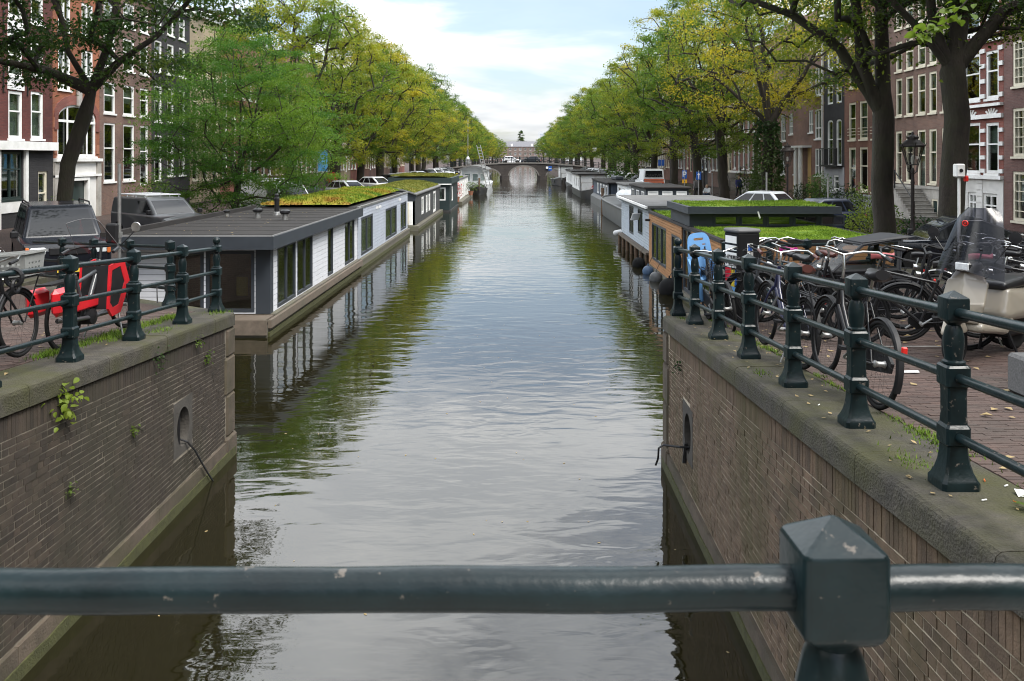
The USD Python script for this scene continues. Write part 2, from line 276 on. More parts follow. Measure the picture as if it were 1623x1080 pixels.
# ---------------------------------------------------------------- the two bridge abutments in front: paving, brick walls, copings
XL, XR, YL, YR = -4.33, 2.16, 13.45, 12.95
def xw(sgn, y):                   # where the abutment's edge stands at depth y
    X, Y = (XR, YR) if sgn > 0 else (XL, YL)
    return X if y <= Y else X + sgn * (y - Y)
def abutment_paving(sgn):
    X, Y, Q = (XR, YR, QR) if sgn > 0 else (XL, YL, QL)
    b = MB(); yq = Y + abs(Q - X)
    ys = [-30, -6, 2, 5, 8, 11, Y, 13.2 if Y < 13.2 else 13.6, 16, 19, yq]
    for a, c in zip(ys[:-1], ys[1:]):
        p = [(xw(sgn, a) + sgn * 0.3, a, zz(a) - .012), (Q, a, zz(a) - .012), (Q, c, zz(c) - .012), (xw(sgn, c) + sgn * 0.3, c, zz(c) - .012)]
        b.quad(*(p if sgn > 0 else p[::-1]))
    root = obj('pavement', b, M['street'], kind='structure')
    # paving bricks, rows running across
    x0, x1 = (2.79, 7.4) if sgn > 0 else (-8.2, -4.97)
    rng = np.random.RandomState(3 + sgn); L, W, G = 0.205, 0.053, 0.005
    items = []
    y = 3.7 if sgn > 0 else 8.0; k = 0
    while y < (11.2 if sgn > 0 else 13.6):
        x = x0 - (L / 2 if k % 2 else 0)
        while x < x1:
            a, c = max(x, x0), min(x + L - G, x1)
            pc = 820 + 1400 * (a + c) / 2 / y; py = 250 + 1400 * (EYE - zz(y)) / y
            if c - a > 0.04 and -60 < pc < 1700 and not (sgn > 0 and x > 3.4 and y < 4.4):
                items.append((a, c, y, y + W - G, (c - a) * W / y ** 2 if (0 < pc < 1623) else 0))
            x += L
        y += W; k += 1
    items.sort(key=lambda t: -t[4]); n = len(items)
    arr = []
    for (a, c, ya, yb, _) in items:
        dz = rng.uniform(-.0025, .0025); j = rng.uniform(-.0015, .0015, 4); t = rng.uniform(-.0015, .0015)
        z0, z1 = zz(ya) + dz, zz(yb) + dz
        arr.append(np.array([(a + j[0], ya + j[1], z0 - .03), (c + j[2], ya + j[1], z0 - .03), (a + j[0], yb + j[3], z1 - .03), (c + j[2], yb + j[3], z1 - .03),
                             (a + j[0], ya + j[1], z0 - t), (c + j[2], ya + j[1], z0 + t), (a + j[0], yb + j[3], z1 - t), (c + j[2], yb + j[3], z1 + t)]))
    F = BOXF[2:]
    for v in arr[:300]: obj('paving_brick', MB().add(v, F), M['paver'], root)
    st = MB()
    for v in arr[300:]: st.add(v, F)
    obj('paving_brick', st, M['paver'], root, kind='stuff')
abutment_paving(1); abutment_paving(-1)
CT = 0.20                          # coping thickness
def abutment_wall(sgn, label, bm, mm):
    X, Y1 = (XR, YR) if sgn > 0 else (XL, YL)
    Y0 = 2.4 if sgn > 0 else 4.6
    t = thing('brick_abutment_wall', label, 'brick wall')
    rng = np.random.RandomState(20 + sgn)
    F = lambda d: X + sgn * d       # d metres into the wall
    def prism_y(poly, d0, d1):      # poly in (y, z)
        a, b = sorted((F(d0), F(d1))); return MB().cs(poly, a, b, 'yz')
    zlo = 0.30; zhi = lambda y: zz(y) - CT - 0.215
    ny, nz = (11.44, 1.02) if sgn < 0 else (11.2, 1.0)          # mooring niche
    cs = CS([np.array([(Y0, -1.2), (Y1 - .02, -1.2), (Y1 - .02, zz(Y1) - CT - .01), (Y0, zz(Y0) - CT - .01)])])
    hole = CS([np.array([(ny - .32, nz - .34), (ny + .32, nz - .34), (ny + .32, nz + .36), (ny - .32, nz + .36)])])
    obj('mortar_bed', prism_y(cs - hole, 0.0035, 0.5), mm, t)
    obj('wall_core', prism_y(CS([np.array([(-8, -1.2), (Y0, -1.2), (Y0, zz(Y0) - CT), (-8, zz(-6) - CT)])]), 0.0, 0.5), M['quaybrick'], t)
    ell = CS([np.array([(ny + .21 * math.cos(a), nz + .25 * math.sin(a)) for a in np.linspace(0, 2 * PI, 32, endpoint=False)])])
    obj('niche_surround', prism_y(hole - ell, -0.004, 0.32), M['nichestone'], t)
    obj('niche_back', prism_y(hole, 0.32, 0.4), M['dark'], t)
    r = MB().bar((F(.06), ny, nz - .28), (F(.06), ny, nz + .28), .022)
    obj('niche_bar', r, M['black'], t)
    # footing course and mossy waterline
    f = MB(); m = MB(); y = Y0
    while y < Y1 - .05:
        e = min(y + 1.5, Y1 - .02)
        obj('footing_stone', prism_y(CS([np.array([(y + .004, -.2), (e - .004, -.2), (e - .004, .287), (y + .004, .287)])]), -.035, 0.0085), M['quoin'], t); y = e
    a, b_ = sorted((F(-.052), F(-.036)))
    ys = np.linspace(Y0, Y1 - .02, 90); tz = 0.10 + 0.06 * np.array([meshkit.fbm(np.array([yy * 2.1, sgn * 3.0, 0.5])) for yy in ys])
    obj('moss_band', MB().cs(CS([np.vstack([np.stack([ys, tz], 1), [(Y1 - .02, -.3), (Y0, -.3)]])]), a, b_, 'yz'), M['moss'], t)
    # bricks
    N = 27; arr = []; q0 = Y1 - .36
    for i in range(N):
        y = Y0 - rng.uniform(0, .1) - (.055 if i % 2 else 0)
        while y < q0:
            L = 0.208 if i % 2 == 0 else 0.104
            if rng.rand() < .12: L = 0.208 if L < .15 else .104
            a, c = max(y, Y0), min(y + L - .0115, q0 - .004)
            y += L
            if c - a < .03: continue
            v0, v1 = i / N, (i + 1) / N
            yc = (a + c) / 2; zc = zlo + (v0 + v1) / 2 * (zhi(yc) - zlo)
            if abs(yc - ny) < .36 + (c - a) / 2 - .04 and -.365 < zc - nz < .385:
                if a < ny - .325 < c: c = ny - .325
                elif a < ny + .325 < c: a = ny + .325
                else: continue
                if c - a < .03: continue
            d = rng.uniform(-.004, .0008)
            P = []
            for dd in (.04, d):
                for yy in (a, c):
                    for vv, o in ((v0, .0058), (v1, -.0058)):
                        P.append((F(dd + rng.uniform(-.0012, .0012)), yy + rng.uniform(-.002, .002), zlo + vv * (zhi(yy) - zlo) + o + rng.uniform(-.0015, .0015)))
            arr.append(np.array(P))
    y = Y0
    while y < q0 - .06:                                             # soldier course under the coping
        c = y + .058; d = rng.uniform(-.003, .001); P = []
        for dd in (.04, d):
            for yy in (y, c - .007):
                for zq in (zhi(yy) + .006, zhi(yy) + .205): P.append((F(dd), yy + rng.uniform(-.001, .001), zq))
        arr.append(np.array(P)); y = c
    def shown(P):
        p = P.mean(0); px, py = 820 + 1400 * p[0] / p[1], 250 + 1400 * (EYE - p[2]) / p[1]
        s = np.ptp(P[:, 1]) * np.ptp(P[:, 2]) / p[1] ** 3
        return s if (0 < px < 1623 and py < 1080) else 0
    arr.sort(key=lambda P: -shown(P))
    # vertices: (deep, front) x (y0, y1) x (z0, z1)
    FB = np.array([(4, 6, 7), (4, 7, 5), (0, 4, 5), (0, 5, 1), (6, 2, 3), (6, 3, 7), (1, 5, 7), (1, 7, 3), (0, 2, 6), (0, 6, 4)])
    if sgn > 0: FB = FB[:, ::-1]
    for P in arr[:300]: obj('brick', MB().add(P, FB), bm, t)
    st = MB()
    for P in arr[300:]: st.add(P, FB)
    obj('brick', st, bm, t, kind='stuff')
    # quoins at the far corner
    top = zz(Y1) - CT - .006; z = .0; hs = [.34, .62, .56, top - 1.52]
    for i, h in enumerate(hs):
        dd = .05 if i == 0 else .028; w = .40 if i % 2 == 0 else .33
        a, b_ = sorted((F(-dd), F(.34)))
        obj('quoin_stone', MB().mf(rbox(a, b_, Y1 - w, Y1 + dd, z + (.002 if i else -.6), z + h, .03)), M['quoin'], t, smooth=30); z += h
    # coping stones
    y = Y0 - 8; rng2 = np.random.RandomState(5)
    def cope(P0, P1, dirn, name='coping_stone'):
        """A rounded slab from P0 to P1 (outer face line, top z given); dirn points inland."""
        rings = []; prof = [(-.03, -CT), (-.03, -.05), (-.022, -.022), (0.0, -.004), (.03, 0), (.60, .0), (.60, -CT)]
        for P in (P0, P1): rings.append([(P[0] + dirn[0] * d, P[1] + dirn[1] * d, P[2] + h) for d, h in prof])
        mb = MB().loft(rings)
        return obj(name, mb, M['coping'], t)
    while y < Y1 - .01:
        L = rng2.uniform(1.45, 1.75); e = y + L
        if e > Y1 - .7: e = Y1 - .0
        P0, P1 = [(F(0) - sgn * 0, yy, zz(yy) + .006 + dz) for yy, dz in ((y + .004, rng2.uniform(0, .004)), (e - .004, rng2.uniform(0, .004)))]
        if sgn > 0: cope(P0, P1, (1, 0))
        else: cope(P1, P0, (-1, 0))
        y = e
    # flaring wing beyond the corner
    Q = QR if sgn > 0 else QL; n = abs(Q - X); s2 = math.sqrt(.5)
    w = MB(); dn = np.array([sgn * s2, -s2]) * .4
    ring = lambda y: [(xw(sgn, y), y, -1), (xw(sgn, y), y, zz(y) - CT - .004), (xw(sgn, y) + dn[0], y + dn[1], zz(y) - CT - .004), (xw(sgn, y) + dn[0], y + dn[1], -1)]
    w.loft([ring(Y1 + .05), ring(Y1 + n)]); obj('wing_face', w, M['wingbrick'], t)
    y = Y1 + .012
    while y < Y1 + n - .5:
        e = y + 1.1
        if sgn > 0: cope((xw(1, y), y, zz(y) + .004), (xw(1, e - .006), e - .006, zz(e) + .004), (s2, -s2))
        else: cope((xw(-1, e - .006), e - .006, zz(e) + .004), (xw(-1, y), y, zz(y) + .004), (-s2, -s2))
        y = e
    return t
M['nichestone'] = mat('nichestone', (0.052, 0.047, 0.040), 0.9, 0.4, 5.0, bump=0.008, bscale=40)
M['wingbrick'] = brickmat('wingbrick', (0.11, 0.075, 0.06), (0.085, 0.06, 0.05), (0.17, 0.15, 0.12), bw=0.155, axes='xz')
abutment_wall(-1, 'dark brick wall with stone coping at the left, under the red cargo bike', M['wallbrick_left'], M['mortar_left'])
abutment_wall(1, 'mossy brown brick wall with stone coping at the right, under the row of bicycles', M['wallbrick'], M['mortar'])

# ---------------------------------------------------------------- iron railings
def post_mesh(ball=False):
    b = MB(); n = 4
    def sq(prof):
        rings = []
        for w, z in prof:
            c = .18 * w; rings.append([(w, -w + c, z), (w, w - c, z), (w - c, w, z), (-w + c, w, z), (-w, w - c, z), (-w, -w + c, z), (-w + c, -w, z), (w - c, -w, z)])
        b.loft(rings)
    sq([(.104, 0), (.104, .045), (.094, .06), (.078, .095), (.066, .14), (.059, .19), (.056, .235)])
    sq([(.056, .235), (.068, .245), (.068, .335), (.056, .352)])
    sq([(.056, .352), (.053, .40), (.053, .53), (.056, .556)])
    sq([(.056, .556), (.068, .566), (.068, .665), (.058, .678)])
    b.lathe([(.055, .676), (.062, .684), (.062, .694), (.047, .702), (.046, .708), (.051, .74), (.0555, .79), (.0545, .83), (.044, .875), (.034, .893), (.042, .902), (.053, .914)], n=18, caps=False)
    if ball:
        sq([(.05, .912), (.064, .92), (.064, 1.0), (.05, 1.015)])
        b.lathe([(.035, 1.012), (.03, 1.03)] + [(.058 * math.sin(a), 1.082 - .058 * math.cos(a)) for a in np.linspace(.5, PI - .02, 10)], n=16, caps=False)
    else:
        sq([(.05, .912), (.060, .922), (.064, .932), (.064, 1.040), (.061, 1.046)]); sq([(.061, 1.046), (.004, 1.082)])
    return b
POST, POSTB = post_mesh(), post_mesh(True)
HR = (.972, .615, .29)
def railing(label, posts, rad=.028, yaw=0.0, group=None, ext=None):
    """posts: (x, y, ball). Three tubes run from post to post; ext: further end points without a post."""
    t = thing('iron_railing', label, 'railing')
    for x, y, ball, yw in posts:
        p = (POSTB if ball else POST).xf(rotm(0, 0, yw), (x, y, zz(y) + .008)); obj('post', p, M['iron'], t, smooth=35)
    pts = [(p[0], p[1]) for p in posts] + (ext or [])
    for (xa, ya), (xb, yb) in zip(pts[:-1], pts[1:]):
        for h in HR:
            k = 7; tt = np.linspace(0, 1, k)
            P = np.stack([xa + (xb - xa) * tt, ya + (yb - ya) * tt, [zz(ya + (yb - ya) * q) + h for q in tt]], 1)
            obj('rail', MB().tube(P, rad * (1 if h > .9 else .92) * (1 + .02 * np.sin(np.arange(k) * 2.3)), 12), M['iron'], t, smooth=True)
    return t
# right: from beside the camera to the corner, then slantwise along the wing
R = [(2.41, y, False, 0.0) for y in (2.1, 3.5, 4.88, 6.28, 7.72, 9.2, 10.6, 12.0)] + [(2.36, 12.98, True, 0.0)]
railing('dark green iron railing on the right wall with bicycles chained to it', R)
s2 = math.sqrt(.5)
railing('short slanting iron railing beyond the black advertising cabinet', [(2.36 + 1.33 * s2 * k, 12.98 + 1.33 * s2 * k, False, PI / 4) for k in (1, 2, 3, 4, 5)], ext=[(2.36 + 1.33 * s2 * 6, 12.98 + 1.33 * s2 * 6)])
Lp = [(-4.56, y, False, 0.0) for y in (7.55, 9.0, 10.5, 12.02)] + [(-4.6, 13.5, True, 0.0)]
railing('dark green iron railing on the left wall in front of the red cargo bike', Lp)
railing('slanting iron railing in front of the white houseboat wall', [(-4.6 - 1.47 * .745 * k, 13.5 + 1.47 * .667 * k, False, PI / 4) for k in (1, 2, 3, 4)], ext=[(-4.6 - 1.47 * .745 * 5, 13.5 + 1.47 * .667 * 5)])
t = thing('iron_railing', 'large blurred green iron railing across the foreground with a square capped post', 'railing')
ya = 1.33
fp = [(.475 - 1.6 * k, ya) for k in (-1, 0, 1)]
for x, y in fp: obj('post', POST.xf(rotm(0, 0, 0.02), (x, y, 2.878)), M['iron'], t, smooth=35)
for (xa, _), (xb, _) in zip(fp[:-1], fp[1:]):
    for h in HR:
        k = 25; tt = np.linspace(0, 1, k)
        P = np.stack([xa + (xb - xa) * tt, ya + 0 * tt + .002 * np.sin(tt * 17), 2.878 + h + .003 * (xa + (xb - xa) * tt) + .0012 * np.sin(tt * 23)], 1)
        obj('rail', MB().tube(P, (.0325 if h > .9 else .03) * (1 + .018 * np.sin(tt * 31) * np.sin(tt * 11)), 20), M['iron'], t, smooth=True)
bd = MB(); bd.box(-6.0, 4.0, -8, 1.75, 2.2, 2.86); obj('bridge_deck', bd, M['stone'], kind='structure')

# ---------------------------------------------------------------- the arched bridge far down the canal
def far_bridge():
    Y = 178.0; t = thing('arched_bridge', 'brown brick bridge with three arches far down the canal', 'bridge')
    top = lambda x: 3.3 - .0048 * (x - 1.2) ** 2
    xs = np.linspace(-15, 17, 65)
    out = [(x, top(x)) for x in xs] + [(17, -1), (-15, -1)]
    cs = CS([np.array(out)])
    def arch(x0, x1, crown):
        c, w = (x0 + x1) / 2, (x1 - x0) / 2
        return CS([np.array([(c + w * math.cos(a), crown * math.sin(a) ** .8) for a in np.linspace(0, PI, 40)] + [(x0, -2), (x1, -2)])])
    arches = [(-1.75, 4.25, 2.75), (-8.6, -3.4, 2.2), (5.8, 10.4, 2.2)]
    for a in arches: cs = cs - arch(*a)
    obj('bridge_body', MB().cs(cs, Y, Y + 12, 'xz'), M['bridgebrick'], t)
    for x0, x1, cr in arches:
        ring = arch(x0 - .28, x1 + .28, cr + .25) - arch(x0, x1, cr)
        ring = ring ^ CS([np.array([(x0 - 1, 0.0), (x1 + 1, 0.0), (x1 + 1, 4), (x0 - 1, 4)])])
        obj('arch_ring', MB().cs(ring, Y - .05, Y - .002, 'xz'), M['bridgestone'], t)
    for x0, x1 in ((-3.4, -1.75), (4.25, 5.8)):
        obj('pier', MB().mf(hull([(x, y, z) for z in (-1, .9) for x, y in ((x0 - .15, Y - .05), (x1 + .15, Y - .05), (x0 + .3, Y - .7), (x1 - .3, Y - .7))])), M['bridgebrick'], t)
    k = [(x, top(x)) for x in xs]
    rings = [[(x, Y - .14, z + .02), (x, Y + .3, z + .02), (x, Y + .3, z + .26), (x, Y - .14, z + .26)] for x, z in k]
    obj('string_course', MB().loft(rings), M['bridgestone'], t)
    for yy in (Y + .1, Y + 11.8):
        for h in (.5, .8, 1.15):
            obj('rail', MB().tube([(x, yy, z + h + .1) for x, z in k], .045, 6), M['iron'], t)
        for x in np.arange(-14, 16.5, 1.6):
            obj('post', MB().obox((x, yy, top(x) + .8), (.13, .13, 1.2)), M['iron'], t)
    return t
M['bridgestone'] = mat('bridgestone', (0.15, 0.14, 0.125), 0.85, 0.2, 2.0)
M['bridgebrick'] = brickmat('bridgebrick', (0.056, 0.048, 0.044), (0.043, 0.038, 0.036), (0.07, 0.065, 0.06), axes='xz')
far_bridge()
# ---------------------------------------------------------------- houseboats
M['slate'] = mat('slate', (0.030, 0.036, 0.044), 0.5, 0.15, 3.0)
M['bitumen'] = mat('bitumen', (0.015, 0.013, 0.012), 0.9, 0.35, 2.0, bump=0.006, bscale=70, dirt=(0.028, 0.025, 0.022), dscale=0.8, damt=0.5)
M['felt'] = mat('felt', (0.13, 0.13, 0.128), 0.85, 0.2, 2.0, bump=0.004, bscale=60, dirt=(0.08, 0.08, 0.075), dscale=0.6, damt=0.6)
M['whiteboard'] = mat('whiteboard', (0.66, 0.68, 0.72), 0.5, 0.06, 2.0, dirt=(0.50, 0.51, 0.52), dscale=0.7, damt=0.5)
M['greyboard'] = mat('greyboard', (0.42, 0.46, 0.53), 0.5, 0.07, 2.0, dirt=(0.33, 0.35, 0.38), dscale=0.7, damt=0.5)
M['paleblueboard'] = mat('paleblueboard', (0.40, 0.45, 0.50), 0.55, 0.07, 2.0, dirt=(0.30, 0.33, 0.35), dscale=0.7, damt=0.5)
M['darkboard'] = mat('darkboard', (0.05, 0.052, 0.052), 0.6, 0.2, 2.0)
M['greenboard'] = mat('greenboard', (0.018, 0.032, 0.032), 0.5, 0.2, 2.0)
M['cedar'] = mat('cedar', (0.33, 0.165, 0.066), 0.55, 0.22, 3.0, stretch=(1, 0.4, 4), dirt=(0.25, 0.125, 0.06), dscale=0.9, damt=0.5)
M['deck'] = mat('deck', (0.125, 0.098, 0.074), 0.85, 0.3, 5.0, stretch=(1, 4, 1), dirt=(0.08, 0.075, 0.05), dscale=0.8, damt=0.7)
M['concrete'] = mat('concrete', (0.10, 0.09, 0.072), 0.9, 0.2, 3.0, bump=0.004, bscale=40, dirt=(0.10, 0.10, 0.06), dscale=0.9, damt=0.8)
M['hull'] = mat('hull', (0.03, 0.031, 0.032), 0.45, 0.3, 3.0, dirt=(0.07, 0.06, 0.05), dscale=0.8, damt=0.5)
M['hullgrey'] = mat('hullgrey', (0.10, 0.105, 0.105), 0.5, 0.2, 3.0, dirt=(0.07, 0.06, 0.05), dscale=0.8, damt=0.5)
M['wax'] = mat('wax', (0.55, 0.57, 0.58), 0.5, 0.08, 2.0)
def sedum(name, stops, scale=1.1):
    nd = {'g': ('geometry', {}), 'n': ('noise_texture', {'scale': scale, 'detail': 4.0, 'roughness': 0.65}), 'w': ('map_range', {'from_min': 0.0, 'from_max': 1.0, 'to_min': -0.1, 'to_max': 0.1}), 'a': ('math', {'math_type': 'add'}),
          'r': ('rgb_ramp', {'ramp': stops}), 'p': ('principled_bsdf', {'roughness': 0.8, 'specular_ior_level': 0.2})}
    return usdkit.material(stage, LK + name, nd, [('g.position', 'n.vector'), ('g.random_per_island', 'w.value'), ('n.fac', 'a.value1'), ('w.result', 'a.value2'), ('a.value', 'r.fac'), ('r.color', 'p.base_color')], surface='p.BSDF')
M['sedum'] = sedum('sedum', [(0.26, (0.07, 0.14, 0.012)), (0.38, (0.15, 0.20, 0.018)), (0.47, (0.24, 0.21, 0.025)), (0.56, (0.25, 0.14, 0.03)), (0.68, (0.17, 0.08, 0.035))], 0.6)
M['sedum_olive'] = sedum('sedum_olive', [(0.3, (0.10, 0.12, 0.02)), (0.5, (0.17, 0.165, 0.03)), (0.7, (0.19, 0.13, 0.04))])
M['lawn'] = sedum('lawn', [(0.28, (0.11, 0.19, 0.016)), (0.45, (0.19, 0.29, 0.025)), (0.6, (0.27, 0.32, 0.045)), (0.72, (0.28, 0.24, 0.07))])
def turf(x0, x1, y0, y1, zf, n, h, seed, parent, mat_, name='roof_planting', clump=0.09):
    """A planted roof: an uneven bed and thousands of small blades and leaf tufts over it. zf(x, y) gives the bed's height."""
    r = np.random.RandomState(seed); b = MB(); nx, ny = 14, 20
    X, Y = np.meshgrid(np.linspace(x0, x1, nx), np.linspace(y0, y1, ny), indexing='ij')
    Z = zf(X, Y) + .05 * (meshkit.fbm(np.stack([X * 1.3, Y * 1.3, 0 * X], -1), 3, seed) - .5)
    i, j = np.meshgrid(np.arange(nx - 1), np.arange(ny - 1), indexing='ij')
    q = np.stack([i * ny + j, (i + 1) * ny + j, (i + 1) * ny + j + 1, i * ny + j + 1], -1).reshape(-1, 4)
    b.add(np.stack([X, Y, Z], -1).reshape(-1, 3), q)
    px, py = r.uniform(x0, x1, n), r.uniform(y0, y1, n)
    dens = meshkit.fbm(np.stack([px * 1.1, py * 1.1, 0 * px], -1), 3, seed + 4)
    pz = zf(px, py) - .02; hh = h * r.uniform(.4, 1.2, n) * (.4 + 1.3 * dens); w = clump * r.uniform(.25, .6, n); a = r.uniform(0, PI, n)
    tx, ty = r.normal(0, .5, n) * hh, r.normal(0, .5, n) * hh
    v = np.stack([np.stack([px - w * np.cos(a), py - w * np.sin(a), pz], -1), np.stack([px + w * np.cos(a), py + w * np.sin(a), pz], -1), np.stack([px + tx, py + ty, pz + hh], -1)], 1).reshape(-1, 3)
    b.add(v, np.arange(3 * n).reshape(-1, 3))
    return obj(name, b, mat_, parent, kind='stuff')
def wall(parent, plane, at, out, u0, u1, z0, z1, opens, board, bm, backing=True, pitch=0.145, thick=0.03, holes_pad=0.0):
    """A boarded wall. plane 'x' (wall at x=at, u is y) or 'y' (wall at y=at, u is x); out: +-1 outward. opens: list of (u0, u1, z0, z1)."""
    H = None
    for (a, c, e, g) in opens:
        r = CS([np.array([(a, e), (c, e), (c, g), (a, g)])]); H = r if H is None else H + r
    pl = 'yz' if plane == 'x' else 'xz'
    ext = lambda cs, d0, d1: MB().cs(cs, *sorted((at + out * d0, at + out * d1)), pl)
    back = CS([np.array([(u0, z0), (u1, z0), (u1, z1), (u0, z1)])])
    if H is not None: back = back - H
    obj('wall_panel', ext(back, -.12, 0), M['dark'] if board else bm, parent)
    if board:
        z = z0; k = 0
        while z < z1 - .02:
            e = min(z + pitch, z1)
            c = CS([np.array([(u0, z + .006), (u1, z + .006), (u1, e - .006), (u0, e - .006)])])
            if H is not None: c = c - H
            for piece in c.decompose():
                if piece.area() > 1e-3: obj('cladding_board', ext(piece, .002, thick + .002 * (k % 2)), bm, parent)
            z = e; k += 1
def window(parent, plane, at, out, u0, u1, z0, z1, fm, mullions=1, transom=None, fr=0.07, depth=0.06, proud=0.035, pane=None, curtain=None, name='window', sill=None):
    pl = 'yz' if plane == 'x' else 'xz'
    ext = lambda cs, d0, d1: MB().cs(cs, *sorted((at + out * d0, at + out * d1)), pl)
    R = lambda a, b, c, d: CS([np.array([(a, c), (b, c), (b, d), (a, d)])])
    cs = R(u0, u1, z0, z1) - R(u0 + fr, u1 - fr, z0 + fr, z1 - fr)
    for k in range(mullions):
        c = u0 + (u1 - u0) * (k + 1) / (mullions + 1); cs = cs + R(c - fr * .4, c + fr * .4, z0 + fr * .5, z1 - fr * .5)
    for tz in ([transom] if isinstance(transom, float) else (transom or [])):
        c = z0 + (z1 - z0) * tz; cs = cs + R(u0 + fr * .5, u1 - fr * .5, c - fr * .35, c + fr * .35)
    w = obj(name, ext(cs, proud - depth, proud), fm, parent)
    obj('pane', ext(R(u0 + fr * .6, u1 - fr * .6, z0 + fr * .6, z1 - fr * .6), proud - depth * .7, proud - depth * .7 + .008), pane or M['pane'], w)
    if curtain:
        s, e, zt = curtain; a, b = u0 + (u1 - u0) * s, u0 + (u1 - u0) * e; k = 12; us = np.linspace(a + fr, b - fr, k)
        d = proud - depth - .06 + .02 * np.sin(np.arange(k) * 2.4); mb = MB()
        P = lambda u, dd, z: ((at + out * dd, u, z) if plane == 'x' else (u, at + out * dd, z))
        for i in range(k - 1): mb.quad(P(us[i], d[i], z0 + (z1 - z0) * zt), P(us[i + 1], d[i + 1], z0 + (z1 - z0) * zt), P(us[i + 1], d[i + 1], z1 - fr), P(us[i], d[i], z1 - fr))
        obj('curtain', mb, M['curtain'], w)
    if sill: obj('sill', ext(R(u0 - .06, u1 + .06, z0 - .07, z0 - .002), -.02, proud + .07), sill, w)
    return w
# --- left 1: flat black roof with slate fascia
def boat_black_roof():
    t = thing('houseboat', 'white houseboat with flat black roof and slate fascia, nearest on the left', 'houseboat')
    X, XL_ = -6.42, -10.25; Y0, Y1 = 22.85, 35.25
    obj('hull', box(XL_ - .3, X + .16, Y0 - .75, Y1, -.6, .30), M['concrete'], t)
    for k in range(5): obj('deck_plank', box(XL_ - .3, X + .12, Y0 - .74 + .15 * k, Y0 - .60 + .15 * k, .305, .44), M['deck'], t)
    obj('deck_edge', box(XL_ - .3, X + .16, Y0 - .80, Y0 - .755, .06, .43), M['deck'], t)
    obj('fender_beam', MB().box(X + .165, X + .25, Y0 - .7, Y1, .22, .42), M['deck'], t); obj('fender_beam', MB().box(X + .165, X + .21, Y0 - .7, Y1, -.1, .12), M['moss'], t)
    obj('ledge', box(X - .05, X + .16, Y0, Y1, .305, .46), M['concrete'], t)
    zt = 2.2
    op = [(23.5, 25.45, .5, 2.13), (25.62, 27.55, .5, 2.13), (29.75, 30.6, .5, 2.13), (32.7, 34.6, .5, 2.13)]
    wall(t, 'x', X, 1, Y0 + .25, Y1, .46, zt, op, True, M['whiteboard'])
    for i, o in enumerate(op): window(t, 'x', X, 1, *o, M['slate'], mullions=0 if i == 2 else 1, fr=.085, curtain=(.0, .45, .0) if i in (2,) else None)
    obj('corner_post', box(X - .35, X + .035, Y0 - .02, Y0 + .25, .46, zt), M['slate'], t)
    opf = [(-8.95, -8.1, .5, 2.1), (-8.05, -6.79, .5, 2.1)]
    wall(t, 'y', Y0, -1, XL_, X - .35, .46, zt, opf, True, M['whiteboard'])
    for o in opf: window(t, 'y', Y0, -1, *o, M['slate'], mullions=0, fr=.09, name='glass_door')
    obj('interior', MB().box(XL_ + .1, X - 3.2, Y0 + .3, Y1 - .2, .4, 2.2).box(X - 3.2, X - .2, Y0 + .3, Y1 - .2, .36, .45), M['wood_dark'], t)
    ch = MB().mf(rbox(-7.42, -7.12, 23.3, 23.36, .85, 1.35, .02)); obj('chair_back', ch, M['ochre'], t)
    # roof: slab, fascia boards, kerb, vents
    F = MB(); xr, xl, ya = -6.16, -10.4, 22.3
    obj('fascia', box(xl, xr - .031, ya, ya + .03, 2.17, 2.5), M['slate'], t); obj('fascia', box(xr - .03, xr, ya, Y1, 2.17, 2.5), M['slate'], t)
    obj('soffit', box(xl, xr - .031, ya + .031, Y1, 2.2, 2.24), M['slate'], t)
    obj('roof', box(xl, xr - .031, ya + .031, Y1, 2.245, 2.47), M['bitumen'], t)
    for k in range(9): obj('roof_seam', box(xl + .15, xr - .15, 23.2 + 1.35 * k, 23.23 + 1.35 * k, 2.471, 2.477), M['bitumen'], t)
    obj('roof_kerb', MB().tube([(xr - .07, ya + .07, 2.5), (xr - .07, Y1 - .1, 2.5)], .028, 8).tube([(xl, ya + .07, 2.5), (xr - .07, ya + .07, 2.5)], .028, 8), M['felt'], t)
    obj('roof_kerb', box(xl - .14, xl, ya, Y1, 2.45, 2.60), M['bitumen'], t)
    for (x, y, big) in ((-10.0, 30.4, 0), (-8.7, 29.6, 1), (-8.5, 31.2, 2), (-7.55, 28.7, 1)):
        v = thing('roof_vent', {0: 'small silver vent pipe farthest left on the black houseboat roof', 2: 'tall black flue pipe with silver collar on the black houseboat roof'}.get(big, 'short vent with black cowl on the black houseboat roof, ' + ('left of the tall flue' if x < -8 else 'right of the tall flue')), 'roof vent', (x, y, 2.47))
        if big == 2: obj('flue', MB().lathe([(.085, .08), (.085, .5), (.1, .52), (.1, .6), (.07, .62), (.07, .72), (.03, .76)], n=14), M['black'], v, smooth=40); obj('collar', MB().lathe([(.14, 0), (.12, .1), (.09, .12)], n=14), M['steel'], v, smooth=40)
        else:
            s = .7 if big == 0 else 1.0
            obj('pipe', MB().lathe([(.10 * s, 0), (.09 * s, .2 * s)], n=14), M['steel'], v, smooth=40); obj('cowl', MB().lathe([(.12 * s, .2 * s), (.17 * s, .24 * s), (.17 * s, .3 * s), (.08 * s, .35 * s)], n=14), M['black'], v, smooth=40)
M['ochre'] = mat('ochre', (0.35, 0.22, 0.03), 0.6)
boat_black_roof()
